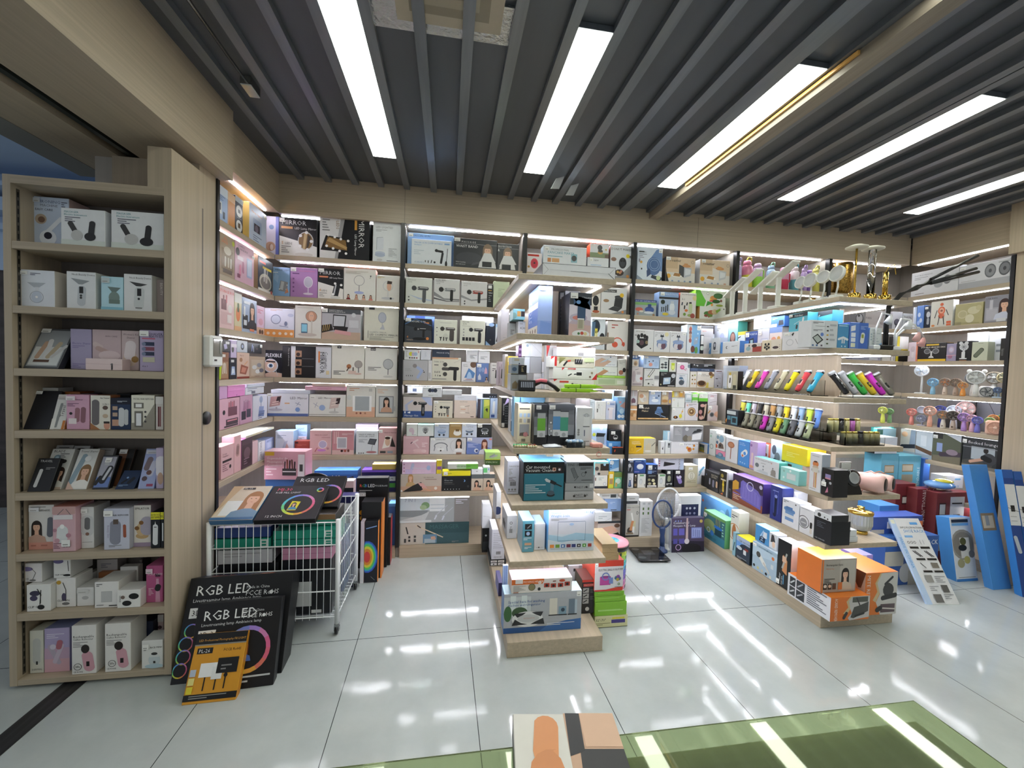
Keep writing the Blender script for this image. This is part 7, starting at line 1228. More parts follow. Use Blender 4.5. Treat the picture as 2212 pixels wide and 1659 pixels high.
1.314 1.397 3.23 1.1 .16 .08 0 0;kitchen_gadget_box;ccd3e9,b4bcd6;r .3 .05 .4 .55 e6e0ea/E .5 .6 .32 .06 efe9f0/r .2 .5 .1 .1 9a8a9a/r .4 .78 .5 .1 8fa6d6/s .03 .82 .3 .13;lilac box with a white soap dispenser
1.415 1.483 3.235 1.1 .195 .1 0 0;kitchen_gadget_box;8fb9dd,7aa3c9,a9cdee;p c9a09a .3 .6 1 .5 1 .8/p 5a8fc9 0 .4 .5 .3 1 .4 1 0 0 0/E .6 .38 .3 .12 b9d9f0/e .3 .15 .08 e6eef6/e .75 .15 .08 e6eef6/r .2 .72 .3 .1 d9a0b0;light blue box with a hand under a tap
1.331 1.415 3.315 1.1 .254 .07 0 0;kitchen_gadget_box;a9c9e9,8fb0d3;r .1 .2 .6 .5 d9e6f2;pale blue box at the back behind the dispenser boxes
@-y|boxes in the kitchen bay|on the kitchen bay's sixth shelf
1.214 1.345 3.265 .81 .256 .08 0 0;kitchen_gadget_box;a9c3e6,8fabd3;p c3d3e6 0 0 1 0 1 .3 0 .2/r .28 .3 .55 .25 8f9cb0/p 22252c .25 .55 .8 .55 .9 .66 .3 .68/e .12 .62 .06 b9c24a/E .6 .85 .12 .1 c9d3e6/t .05 .88 .06 5a6f8f SOAP BOX;blue box with a black-topped dispenser picture
1.354 1.46 3.23 .918 .096 .07 0 0;kitchen_gadget_box;17181b,0f1012;o .5 .35 .22 .05 9a9ca0/r .35 .2 .3 .12 c9cacc/s .1 .62 .35 .28;small black box with silver round gadget, stacked
1.345 1.458 3.23 .81 .108 .09 0 0;kitchen_gadget_box;4f8fcf,3f79b4,6fa9e0;r .4 .55 .35 .08 1a3a66/r .05 .6 .25 .25 a9cfee;bright blue carton under the black box
1.374 1.469 3.205 .81 .064 .014 0 0;small_carton;1a1718,2a2022,d0603f;k .22 .5 .35 .12 80 c9502e/r 0 .92 1 .08 d0603f;little black and orange carton before the blue one
@-y|boxes in the kitchen bay|on the kitchen bay's seventh shelf
1.237 1.351 3.23 .515 .112 .09 0 0;kitchen_gadget_box;dfe0dc,6a6f78;r 0 0 1 .18 2a2f3c/e .78 .35 .14 b9bcc0/e .78 .35 .1 dcdfe2/l .3 .8 .4 3 .08 8fa8a0/r .02 .6 .08 .25 7a5a4a;white box with a dark base and a round dial
1.234 1.358 3.23 .627 .116 .09 0 0;kitchen_gadget_box;b9aea0,6fc6d0,8adfe6;r .4 .35 .6 .5 2e2622/e .7 .8 .1 a4c9e0/E .15 .5 .14 .15 4a4448/r 0 0 .35 .3 c9c4c0/E .3 .12 .1 .1 3a3a3c/r 0 .88 1 .12 8ad3da;brown and teal box stacked on the white one
1.358 1.409 3.23 .515 .144 .08 0 0;small_carton;e0b92e,c9a42a;r .2 .6 .6 .25 f0e9c9/r .2 .25 .6 .3 a98f6a/e .5 .1 .15 c9d34a;yellow box between white and green ones
1.411 1.48 3.23 .515 .137 .08 0 0;small_carton;6fb98f,5fa67c;r 0 .7 1 .3 7a8f4a/e .5 .45 .18 cfe3d6/r .1 .1 .3 .25 b9a06a/r .6 .1 .3 .2 8fc9a9;green box with a white label, beside the black post
1.368 1.452 3.235 .659 .101 .08 0 0;small_carton;6fa3d6,5f8fc0;p b9d3ea 0 .1 1 .35 1 0 0 0/e .2 .75 .2 e6eef5/r .05 .5 .15 .1 3a5a86/r .05 .3 .15 .1 3a5a86;blue seascape box stacked above the yellow and green ones
@-y|boxes in the kitchen bay|at the kitchen bay's bottom
1.279 1.496 3.23 .09 .147 .1 0 0;foot_massager_box;c9b9b2,b9aaa4;p d9ad98 .05 .3 .5 .2 .9 .35 .6 .7 .2 .6/p 2a2422 .4 .1 .7 .0 .95 .1 .85 .3/r 0 .85 1 .15 3a3c42/E .8 .7 .12 .12 6a4a3a/E .3 .3 .15 .1 e0bca4;box with massaging hands picture beside the black post
1.248 1.397 3.215 .237 .079 .12 0 0;flat_carton;dfe2e6,cfd3d8,e6eaee;l .2 .5 .5 2 .2 b0b6be/n .6 0 .95 .35 .05 b9bcc0;white flat carton on the massaging hands box
1.337 1.487 3.23 .316 .11 .12 0 0;gadget_carton;8fabdc,7f9bcc,dfe5ee;r .35 .08 .35 .06 26282c/l .3 .7 .3 2 .1 c6d6ee/n 0 0 .2 .4 .02 6f8fc6;periwinkle carton stacked above the white flat one
1.282 1.452 3.23 .426 .046 .12 0 0;flat_carton;e3e6e8,d3d6d9,eceef0;r .6 .2 .3 .6 4a4c50/l .15 .5 .4 1 .25 777;white flat carton with grey pictures, topmost
@-y|boxes in the toaster bay|on the toaster bay's top shelf
1.538 1.764 3.23 2.283 .277 .08 0 0;juicer_box;d9e2ee,b9c9dd;p 6f8fc0 .45 .6 .75 .95 .95 1 1 .7 1 .3 .7 .35/E .66 .45 .28 .28 4f6fa0/p 3a4f78 .4 .1 .55 .2 .5 .4 .38 .3/o .68 .5 .2 .01 a9c3e6/o .68 .5 .14 .01 a9c3e6/p 2a3444 .55 .1 .9 0 1 .05 1 .12 .6 .18/e .86 .1 .07 c9d9a4/t .05 .84 .04 555 ELECTRIC/r .06 .85 .2 .03 333/l .06 .78 .3 3 .05 99a/r .05 .55 .06 .1 99a/e .15 .55 .04 e0a84a/r .15 .32 .05 .05 333/p 8f9cb0 0 0 .25 0 .2 .05 0 .15/s .84 .86 .14 .12;white box with a large blue lemon-shaped juicer
1.797 2.069 3.23 2.283 .214 .1 0 0;toaster_box;d9c0a0,1d1e20;r 0 0 1 .4 d9d6d0/r 0 .55 .4 .45 c9ad8a/p 3a3c40 .45 .3 .62 .22 .62 .65 .45 .72/p b9bec6 .62 .2 .86 .3 .88 .6 .62 .65/p d9dde2 .66 .3 .84 .36 .85 .55 .66 .58/E .7 .68 .14 .06 c98f5a/p c98f5a .6 .68 .75 .66 .74 .78 .62 .78/E .38 .26 .18 .05 f0ece4/p a9783f .25 .26 .48 .24 .5 .36 .3 .38/e .1 .25 .09 e0a93a/t .1 .82 .12 3a3a3a Toaster/o .9 .84 .06 .01 777/p 17181a 0 0 .12 0 .02 .4 0 .6/r .2 .03 .06 .06 8f9fb9/r .42 .03 .06 .06 8f9fb9/r .62 .03 .06 .06 8f9fb9/r .8 .03 .08 .06 6a7a94/s .0 .87 .15 .13;toaster box with a black toaster
2.113 2.399 3.23 2.283 .217 .1 0 0;toaster_box;dcc6aa,dfe1e3;r 0 0 1 .4 dcd9d4/r 0 .55 .4 .45 cfb594/p dfd8d0 .42 .28 .64 .2 .64 .6 .42 .68/p c3c6ca .64 .18 .86 .28 .88 .56 .64 .6/p dfe2e5 .67 .28 .84 .34 .85 .5 .67 .54/E .66 .66 .14 .06 c98f5a/p d39a62 .56 .64 .72 .62 .71 .74 .58 .75/E .36 .24 .18 .05 f0ece4/p b08246 .22 .24 .46 .2 .48 .32 .28 .35/e .09 .22 .09 e0a93a/t .08 .78 .12 3a3a3a Toaster/o .92 .8 .06 .01 777/r .15 .03 .06 .06 8f9fb9/r .38 .03 .06 .06 8f9fb9/r .58 .03 .06 .06 8f9fb9/r .8 .03 .08 .06 c9a08a/s .04 .86 .13 .13;toaster box with a white toaster
@-y|boxes in the toaster bay|on the toaster bay's second shelf
1.533 1.727 3.23 1.985 .137 .07 0 0;vegetable_peeler_box;9fa8ad,1d3f86;r 0 .86 1 .14 1c3f8c/t .02 .89 .07 e6ecf6 FRUIT AND VEGETABLE PEELER/r 0 .68 1 .16 7fb06a/E .2 .4 .18 .12 c96a5a/E .68 .4 .22 .2 3f5a9a/r .6 .5 .16 .25 2f4a86/E .65 .22 .22 .08 d6dce6/e .14 .12 .06 c98a6a/e .88 .08 .08 9a7a5a/E .3 .28 .1 .06 d9d3c9;blue banded fruit and vegetable peeler box
1.748 1.928 3.23 1.985 .214 .09 0 0;food_grinder_box;a9bad6,8fabd0;r 0 .72 1 .08 1d1f26/r 0 .8 1 .2 8aa6d0/e .2 .6 .09 1f2a20/E .68 .4 .13 .2 dfe5ee/E .68 .2 .18 .1 d0d8e6/r .6 .55 .16 .1 c3cbd9/n .15 .2 .15 .4 .04 333/n .25 .22 .25 .4 .04 333/n .35 .2 .36 .45 .04 222/n .45 .25 .45 .5 .04 222/E .35 .12 .16 .06 d9c34a/t .3 .88 .07 d3dff2 MULTI TOOL/s .06 .85 .2 .13;blue grinder box with a black band
1.941 2.093 3.23 1.985 .219 .08 0 0;food_grinder_box;ddd9d6,b04a34;t .1 .7 .08 333 3-1/t .1 .9 .05 555 MULTIFUNCTIONAL/E .64 .52 .1 .12 b9c29a/r .55 .2 .22 .35 c3cfa4/r .57 .58 .15 .06 2a2c30/E .66 .12 .18 .06 9fb06a/n .12 .5 .15 .62 .05 2c3a4a/n .28 .35 .3 .5 .05 222/n .42 .5 .45 .62 .05 222/E .4 .3 .1 .05 d9743a/e .8 .1 .1 a0524a/e .3 .15 .06 7a9a4a/e .9 .8 .1 e0cfa0;white and orange 3-1 grinder box
2.093 2.382 3.245 2.098 .138 .1 0 0;vegetable_cutter_box;dfe3dd,6fc03a;p 6abf3f 0 0 .3 0 .35 .35 .25 .65 .15 1 0 1/p 3f9a3a .35 0 .6 .25 .4 .35/E .6 .55 .12 .16 c98a4a/E .75 .7 .16 .18 3f6a3a/E .68 .35 .14 .12 2f5a2a/E .52 .38 .06 .06 c93a4a/e .5 .45 .06 e0b03a/e .85 .4 .08 8a5a4a/e .55 .12 .08 e09a4a/E .8 .1 .12 .07 9fb04a/e .4 .82 .07 fff/o .4 .82 .08 .015 2a3a4a;white and green vegetable cutter box, stacked
2.129 2.378 3.23 1.985 .113 .09 0 0;vegetable_cutter_box;dde1dc,e0b46a;E .3 .45 .14 .18 4a7a3a/E .45 .55 .14 .18 b06a4a/E .58 .6 .12 .2 d9c39a/E .25 .28 .08 .1 8a4a3a/E .4 .3 .1 .12 6a8a3f/p 8fb94a .65 .5 .8 .75 .78 .9 .6 .7/e .92 .85 .05 222/e .35 .2 .06 a04a3a;white box of mixed vegetables under the green one
@-y|boxes in the toaster bay|on the toaster bay's third shelf
1.533 1.715 3.23 1.685 .186 .09 0 0;spice_rack_box;dfe0e3,c9cbd0;p 1d1c1f .15 .3 .4 .12 .72 .3 .72 .6 .2 .6/E .24 .68 .08 .1 222/E .4 .74 .08 .1 222/E .55 .7 .08 .1 222/E .66 .64 .07 .1 222/E .4 .4 .12 .12 5a4048/E .22 .45 .08 .08 a9c3bd/E .65 .42 .07 .08 8a7a5a/t .1 .88 .06 777 SPICE RACK/r .05 .72 .1 .03 555/e .85 .15 .03 222;white box with a black spice rack
1.717 1.865 3.23 1.685 .181 .09 0 0;spice_jar_box;dfe0e4,c9cbd0;E .5 .35 .32 .22 6f86b0/E .38 .3 .14 .16 d9d6dd/E .6 .3 .14 .16 6a4a5a/E .5 .5 .34 .1 8fa3cc/r .45 .55 .1 .18 8f98a8/p 2a2c34 .38 .72 .62 .72 .56 .86 .5 .78 .42 .86/t .06 .88 .05 888 SPICE JAR SET/l .06 .8 .15 2 .06 999/e .78 .85 .1 e6dfb0;white spice jar box next to the spice rack box
1.866 2.018 3.23 1.685 .183 .09 0 0;spice_jar_box;dfe0e4,c9cbd0;E .5 .35 .32 .22 6f86b0/E .38 .3 .14 .16 d9d6dd/E .6 .3 .14 .16 6a4a5a/E .5 .5 .34 .1 8fa3cc/r .45 .55 .1 .18 8f98a8/p 2a2c34 .38 .72 .62 .72 .56 .86 .5 .78 .42 .86/t .06 .88 .05 888 SPICE JAR SET/l .06 .8 .15 2 .06 999/s .74 .84 .22 .12;white spice jar box by the tall blue box
2.022 2.147 3.23 1.685 .247 .1 0 0;skewer_box;7fb4e0,cfd9e6;r 0 0 .35 1 dfe6ee/E .24 .85 .1 .08 c9503f/E .24 .72 .1 .08 7a3a34/E .24 .6 .1 .1 c9a08a/E .24 .45 .1 .08 b0503f/n .24 .4 .24 .95 .01 888/p 9fb0c6 .5 .3 .8 .35 .85 .6 .55 .55/E .45 .15 .15 .12 6a3a30/E .72 .12 .12 .12 5a8f4a/e .8 .7 .03 bfe0f6/e .7 .5 .03 bfe0f6/s .72 .82 .26 .16;tall blue box with a meat skewer picture
2.174 2.294 3.265 1.685 .251 .08 0 0;kitchen_gadget_box;c9c6c9,b4b1b4;r 0 .9 1 .1 4a4a4c/t .1 .78 .05 c96a4a NEW/r .2 .2 .6 .4 d9d6d6;grey white box behind a slim black one
2.151 2.183 3.23 1.685 .166 .03 0 0;slim_carton;1c1d20,2a2c30;r .1 .5 .8 .45 e6e6e6/e .5 .3 .12 c9d3c9;slim black and white carton by the blue skewer box
@-y|boxes in the toaster bay|on the toaster bay's fourth shelf
1.528 1.632 3.23 1.39 .164 .09 0 0;blender_box;d3cacb,bdb4b6;E .6 .45 .25 .25 dfe0e4/r .45 .6 .3 .15 b9b0b4/E .2 .5 .15 .3 b9aab0/n .3 .85 .6 .9 .02 666/e .85 .4 .08 b0504a/r .1 .05 .8 .1 a99ca2;pinkish grey box with a clear blender jar
1.528 1.589 3.23 1.554 .063 .07 0 0;small_carton;dcd6ce,c6bfb6;E .55 .45 .3 .35 c9a883/E .5 .4 .2 .2 8f7a66;small carton with a bread roll picture
1.525 1.586 3.23 1.617 .041 .07 0 0;small_carton;5f7fb8,4f6fa6;E .25 .5 .14 .25 e6ecf6/E .65 .55 .18 .3 dfe6f2/t .1 .7 .2 eef 4 in 1;small blue carton topmost beside the black post
1.637 1.782 3.23 1.39 .155 .09 0 0;kitchen_gadget_box;dcdddc,c9cac9;n .25 .55 .6 1 .03 333/n .35 .5 .7 .95 .03 333/n .1 .35 .6 .4 .03 555/e .33 .15 .05 2a2c20/e .33 .55 .04 d3d06a/r .7 .05 .27 .25 f0f0f0/r .68 .4 .3 .2 8f9094/n .55 .1 .65 .08 .03 222/r 0 .98 1 .02 222/r 0 0 .02 1 222/l .1 .9 .3 1 .03 888;white box with black cable tools
1.632 1.776 3.23 1.545 .106 .09 0 0;kitchen_gadget_box;b9cfee,a4bede;e .2 .2 .1 c9d9f0/E .45 .3 .12 .15 d99a8f/e .6 .6 .06 3a4a6a/E .8 .35 .14 .22 a9c3e6/r .05 .3 .12 .5 93abd3/e .35 .55 .05 2a3444/s .02 .8 .25 .16;pale blue kitchen set box, stacked
1.789 1.933 3.23 1.39 .129 .08 0 0;egg_cooker_box;1b1c1f,121315;p b9d0e6 .2 .15 .65 .2 .68 .65 .22 .6/r .3 .35 .25 .2 e2ecf5/E .85 .75 .14 .15 c9ced6/n .7 .3 .95 .6 .02 8f9399/t .05 .86 .07 c9c9c9 ELECTRIC/t .05 .76 .07 c9c9c9 MILK/r .5 .05 .45 .04 e6e6e6/e .05 .15 .05 c9c49a;black box with a pale blue appliance
1.782 1.858 3.23 1.519 .124 .08 0 0;chopper_box;dfe5e4,c9d2d0;t .4 .86 .07 222 The Chopper/E .3 .5 .2 .08 444/E .7 .5 .18 .08 38424c/E .3 .3 .2 .08 555/E .7 .3 .18 .08 38424c/E .7 .64 .18 .05 38424c/r 0 0 1 .12 9fc6b4;white chopper box with rows of blades, stacked
1.868 1.932 3.23 1.519 .105 .07 0 0;small_carton;dcddd3,1a1b1d;E .55 .4 .26 .26 c3d93a/E .55 .4 .18 .18 dfe98a/r .3 .55 .5 .2 b9cf2e/n .55 .1 .55 .2 .03 555/l .2 .88 .6 1 .04 777;small white box with a lime green gadget, stacked
1.936 2.041 3.23 1.39 .115 .09 0 0;kitchen_gadget_box;dde0e6,c6c9d0;E .5 .35 .24 .2 4a5460/E .45 .68 .18 .1 5a7a9a/n .6 .7 .75 .4 .04 5a7a9a/l .3 .88 .5 2 .05 4a5a8a/r 0 .04 .0 0 333;white box with a blue grey canister
1.937 2.043 3.23 1.505 .1 .08 0 0;small_carton;e2dfe6,cfccd6;E .5 .58 .2 .2 d05a8f/E .5 .6 .1 .08 e68ab4/n .6 .45 .85 .3 .05 c04a7f/e .85 .45 .04 555/s .05 .78 .25 .18;white box with a pink tool, stacked
2.044 2.067 3.235 1.39 .206 .06 0 0;slim_carton;e0e3e4,cfd3d4;e .6 .9 .08 6f7f8f;tall slim white carton behind the cup warmer pile
2.069 2.13 3.23 1.39 .139 .09 0 0;waffle_bowl_box;e2dcd3,cfc9c0;e .35 .75 .05 6a5a3a/e .35 .5 .05 8a6a3a/e .75 .5 .05 b98a4a/e .35 .25 .05 c9a04a/e .75 .25 .05 b0703a/e .7 .78 .05 9aa04a;cream box side with rows of small food pictures
2.132 2.299 3.23 1.39 .142 .09 0 0;waffle_bowl_box;e2dcd3,cfc9c0;e .78 .88 .13 6a4a30/e .9 .8 .1 8a6a48/e .82 .68 .08 b9a04a/E .28 .25 .28 .2 b08a5f/E .28 .28 .2 .15 4a3428/p e0cf6a .5 0 1 0 1 .15 .6 .35/r .68 .02 .3 .45 e9e6dc/t .25 .8 .06 444 WAFFLE/t .25 .72 .06 444 BOWL MAKER/s .05 .8 .18 .14;cream waffle bowl maker box
2.067 2.297 3.23 1.532 .027 .08 0 0;flat_carton;3a4a66,33425c,43546f;r 0 0 .3 1 4a5d80/t .45 .35 .35 c9d3e6 CUP WARMER;slate blue cup warmer carton
2.085 2.305 3.23 1.559 .041 .08 0 0;flat_carton;17191d,101114,24272c;e .08 .7 .13 c9ccd0/e .16 .6 .08 c9ccd0/r .2 .4 .04 .3 c9ccd0/l .5 .7 .36 2 .25 dfe1e4;black carton lying on the cup warmer carton
2.299 2.376 3.225 1.39 .161 .08 0 0;kitchen_gadget_box;d0d0da,bcbcc8;l .1 .8 .7 10 .07 b0b0bd/r .15 .9 .7 .04 6a3a3a/r .1 .5 .3 .04 333/e .4 .12 .04 222;pale grey box with printed lines next to the gondola
@-y|boxes in the toaster bay|on the toaster bay's fifth shelf
1.515 1.581 3.21 1.1 .123 .08 0 0;small_carton;d9ad80,c49a6f;r 0 .7 1 .1 efe9e0/E .35 .4 .25 .14 b98a5a/E .7 .35 .2 .12 dfc09a/E .6 .6 .2 .1 c98f5a;tan carton with bread pictures by the black post
1.524 1.592 3.23 1.223 .135 .08 0 0;blender_box;cfc6c9,b9b0b4;r .2 .15 .6 .45 d6d9e0/E .45 .28 .3 .2 7a5a6a/r .35 .6 .1 .35 e0e3e8/r .3 .05 .5 .12 dfe0e4;tall box with a clear chopper, stacked up
1.596 1.884 3.23 1.1 .135 .08 0 0;kebab_maker_box;1c1c1f,131316;p 4f6f9a .55 .45 .62 .8 .75 .82 .82 .5/p 6f8fbd .6 .78 .64 .88 .75 .86 .74 .74/n .55 .45 .9 .2 .05 8fa3c3/n .55 .55 .75 .4 .06 5a7aa6/r .72 .2 .03 .3 3f5a86/t .16 .72 .13 e6d9c9 Kebab/t .13 .54 .13 e8d3b4 Maker/r .01 .06 .98 .09 e0bb86/r .2 .08 .13 .04 c99a5a/r .45 .08 .14 .04 c99a5a/r .68 .08 .13 .04 c99a5a/s .03 .76 .13 .22;wide black kebab maker box
1.597 1.694 3.23 1.235 .119 .08 0 0;kitchen_gadget_box;d6c6ae,c3b49c;E .45 .45 .3 .3 e0ded9/E .3 .6 .2 .15 c99a7a/E .65 .35 .2 .15 cfc6bd/l .2 .9 .6 1 .05 9a8a6f;beige box with a white bowl, stacked
1.696 1.806 3.23 1.235 .117 .08 0 0;kitchen_gadget_box;b4c6e2,a0b3d0;e .8 .65 .07 3a4a6a/E .5 .3 .3 .12 e6ecf5/E .6 .5 .15 .08 7a94c0/r .3 .45 .2 .12 dfe6f2/s .1 .75 .35 .2;pale blue box with white bowls, stacked
1.808 1.903 3.23 1.235 .116 .08 0 0;kitchen_gadget_box;b9a48a,a5917a;E .4 .5 .3 .16 d6c29a/E .35 .28 .3 .12 b07f4a/r .7 0 .3 1 8f8296/E .85 .25 .1 .15 d9b04a/s .05 .75 .4 .2;brown box with a glass jar, stacked
1.907 2.028 3.23 1.213 .088 .08 0 0;kitchen_gadget_box;dfe2df,cbcfcb;r .44 .2 .1 .3 c9cec9/r .46 .5 .06 .25 d6dad6/e .49 .15 .07 b9c9b4/e .15 .75 .05 e0c24a/l .4 .9 .5 1 .04 555;white box with a thin bottle, middle of the stack
1.909 2.024 3.23 1.301 .07 .08 0 0;kitchen_gadget_box;e0cf9a,d9cdb0;r 0 0 .1 1 f0d92e/r .5 0 .5 1 c9a478/E .7 .4 .15 .3 e0a93a/E .3 .4 .1 .3 dfe0d9/r .65 .55 .2 .3 f0e6c9;yellow and tan box topmost of its stack
1.911 2.034 3.23 1.1 .113 .08 0 0;kitchen_gadget_box;dde0e0,cacdcd;n .85 .9 .7 .45 .05 d0a88f/E .68 .35 .12 .16 d9cf3a/E .3 .25 .18 .12 3a2a22/e .28 .26 .07 b97a3a/e .8 .7 .06 e0a84a/l .55 .15 .2 1 .05 999/s .03 .75 .2 .2;white box with a yellow juicer picture
2.035 2.159 3.23 1.1 .159 .08 0 0;food_steamer_box;dddae0,c9c6cc;e .5 .5 .24 3a2c24/e .5 .5 .22 c9a878/e .5 .5 .15 7a5a3a/e .48 .52 .05 e0d3b4/E .95 .3 .1 .1 d9b0a4/l .25 .9 .6 2 .05 777/e .15 .85 .05 e0b0a0;white box with a round bowl of soup
2.029 2.091 3.225 1.259 .084 .07 0 0;small_carton;c9d3da,dfe6ea;r .1 .1 .8 .2 9fb0b9/r .2 .5 .6 .3 e6ebee;pale grey blue carton stacked on the soup box
2.159 2.247 3.23 1.1 .244 .09 0 0;meat_grinder_box;1e1a1c,6fc04a;r 0 .72 1 .28 dfe6dd/r 0 .7 1 .12 6abf3f/E .45 .55 .25 .06 d0a4a0/p c9b09f .7 .6 .9 .62 .85 .3 .7 .1 .6 .05/E .25 .32 .2 .08 c08f8f/E .35 .12 .25 .08 d0a8a0/E .3 .2 .12 .05 6a3a40/s .1 .86 .3 .1;tall green and black box with meat pictures
2.251 2.348 3.23 1.1 .139 .08 0 0;food_steamer_box;d3c6c9,bfb2b6;e .42 .4 .16 8f9399/e .42 .4 .11 4a5058/p d9ab94 .6 .4 1 .2 1 .6 .8 .6/r 0 .75 .5 .2 cfc9d0/p b98f4a 0 .5 .2 .7 .25 .6 .05 .45/s .05 .75 .3 .22;pinkish box with a round steel gadget
2.247 2.336 3.23 1.239 .101 .08 0 0;food_steamer_box;cdc9d0,b9b5bd;E .45 .75 .2 .12 c9a9b4/E .45 .62 .24 .1 dfd9df/n .2 .2 .9 .35 .04 9a8f98/l .05 .1 .9 1 .04 b0a8b0;grey mauve box with a small machine, stacked
2.098 2.152 3.23 1.259 .077 .07 0 0;small_carton;dfe9dc,6ac03f;r 0 .25 1 .35 6ac53f/r .1 .6 .8 .3 e9f0e6/l .1 .1 .7 1 .1 444;white and green carton stacked on the soup box
@-y|boxes in the toaster bay|on the toaster bay's sixth shelf
1.525 1.775 3.23 .81 .134 .1 0 0;lotion_set_box;e0b62a,cfd0c0,f0cf3a;r .56 0 .44 1 c9c6b4/t .12 .74 .1 f6efd0 Luminaire/t .12 .63 .1 f6efd0 Suspension/o .14 .3 .15 .03 cf9a2a/n .3 .15 .48 .35 .04 cfc0a0/r .28 .42 .2 .1 2a2a28/n .66 .2 .68 .6 .04 e0c99a/n .72 .2 .74 .7 .04 e0c99a/n .78 .2 .8 .65 .04 e0c99a/E .72 .18 .13 .06 e6e4de/n .85 .5 .98 .75 .04 4a4a44;yellow and grey box with pendant lamps
1.823 1.86 3.23 .81 .108 .05 0 0;small_carton;e0e3e6,cfd3d6;p 2a2c2e .3 .4 .6 .3 .6 .6;small white carton with a black mark
1.864 1.914 3.23 .81 .111 .06 0 0;small_carton;dde2e4,c9cfd3;r .5 .5 .4 .35 4a4e50/r .55 .55 .3 .1 a9aeb0;small white carton with a dark square
1.914 1.969 3.285 .81 .184 .08 0 0;small_carton;dfe4e6,a9d3ea;r .3 .45 .6 .5 a9d0ea/r .5 .8 .4 .15 e0cfa0/l .1 .4 .7 4 .08 c9cfd3;white and blue carton behind the pet toy box
1.918 2.177 3.23 .81 .105 .053 0 0;pet_toy_box;e0e1e6,cccdd3;t .48 .76 .1 444 Dog Puzzle Game Toy/e .68 .35 .2 c9822e/e .84 .68 .1 c9822e/e .6 .5 .12 d9963f/e .66 .4 .1 c0502e/e .82 .4 .1 d9a04a/s .3 .7 .15 .22;white dog puzzle toy box
1.932 2.218 3.23 .915 .14 .053 0 0;pet_water_box;a3a5a9,93959a,b4b6ba;r .3 0 .7 1 8f9196/p 2c2d30 .62 .5 .9 .62 .98 .78 .7 .7/E .85 .75 .08 .06 1d1d1f/p dfe0e3 .62 .1 .92 .15 .96 .6 .64 .45/e .45 .8 .12 c9ccd0/E .42 .2 .1 .2 6a6458/E .55 .2 .08 .18 8f887a/p 6a625a .36 .35 .42 .45 .48 .35/t .5 .9 .06 333 CAT WATER FOUNTAIN/l .05 .8 .2 5 .09 c3c5c9;grey pet water fountain box on the dog toy box
@-y|boxes in the toaster bay|on the toaster bay's seventh shelf
1.521 1.585 3.23 .515 .127 .07 0 0;mosquito_lamp_box;d9dae0,c6c7cd;p 4a5f86 .25 .1 .75 .1 .62 .55 .38 .55/p 8fa9d3 .38 .15 .5 .15 .48 .5 .44 .5/o .5 .6 .12 .02 888/r .35 .08 .3 .05 222;white box with a blue mosquito lamp
1.588 1.62 3.23 .515 .125 .07 0 0;slim_carton;26221f,1a1816;e .5 .85 .06 dfd9d0/l .2 .7 .6 3 .1 a9a08f/r .2 .1 .6 .2 8f7a5a;slim dark brown carton
1.622 1.698 3.23 .515 .12 .07 0 0;mosquito_lamp_box;d6d8d4,c3c5c1;r .25 .85 .5 .12 6aa06f/E .4 .45 .2 .22 b9bec0/E .4 .42 .14 .16 cfd4d6/r .82 .1 .1 .06 222/r .82 .2 .1 .06 222;white green-labelled box with an egg-shaped lamp
1.701 1.809 3.23 .515 .116 .08 0 0;mosquito_lamp_box;1f1f22,2c2c30;l .2 .88 .6 1 .06 c9c9c9/E .25 .6 .12 .1 8f8a6a/E .6 .55 .14 .12 c9c4a0/E .3 .3 .14 .1 a9a486/E .7 .3 .12 .1 dfd9b4/r .1 .02 .8 .16 e6e6e6/n .12 .1 .85 .06 .04 444;black box with cream lamp pictures
1.811 1.881 3.23 .515 .116 .07 0 0;mosquito_lamp_box;d9dbd6,c6c8c3;r .2 .86 .7 .12 6aa06f/E .4 .5 .2 .24 b4b9bb/E .4 .48 .13 .16 cfd4d6/r .8 .15 .1 .05 222;white green-labelled box next to the lantern box
1.882 1.952 3.23 .515 .154 .08 0 0;mosquito_lamp_box;1d2124,14171a;E .45 .55 .16 .14 6a7058/k .45 .5 .35 .2 90 8f9478/l .1 .2 .5 2 .06 e6e6e6/e .75 .2 .05 c9ccd0/s .15 .78 .4 .16;black box with a green lantern picture
1.961 2.058 3.23 .515 .155 .08 0 0;mosquito_lamp_box;1f1d26,16141c;k .5 .45 .55 .24 115 8f7fc3/E .48 .58 .24 .1 cfc6e6/E .4 .68 .12 .06 3a3048/s .1 .78 .42 .17;black box with a tilted purple lantern
2.061 2.183 3.23 .515 .192 .1 0 0;fan_heater_box;c9c3a8,ded6bd,e6dfc9;r 0 .05 .04 .9 b9b39a/r .12 .2 .76 .02 8f8a74/e .52 .52 .19 dfdccf/o .52 .52 .19 .012 a9a48f/k .52 .52 .3 .13 90 b4af9a/k .52 .52 .24 .08 90 d9d6c9/l .15 .28 .7 2 .04 8f8a74/s .25 .8 .32 .12;cream box with a round white purifier picture
2.241 2.315 3.315 .515 .24 .08 0 0;fan_heater_box;dfe4ea,cfd9e3,e6eaee;t .1 .9 .04 8f9aa8 HAND FAN/l .1 .85 .8 2 .04 999/k .5 .55 .3 .08 50 6fa9c9/k .3 .4 .2 .06 60 8fb9d0;tall white box with a blue tool, in the corner
1.519 1.582 3.23 .642 .113 .08 0 0;mosquito_lamp_box;3a3f4c,c9cdd6;E .5 .35 .35 .25 8f93a0/E .4 .6 .2 .15 cfd3da/p 1d2028 .3 .1 .6 .1 .7 .5 .4 .4/r .4 .85 .5 .1 a9b4c9;small dark blue and white box, stacked by the post
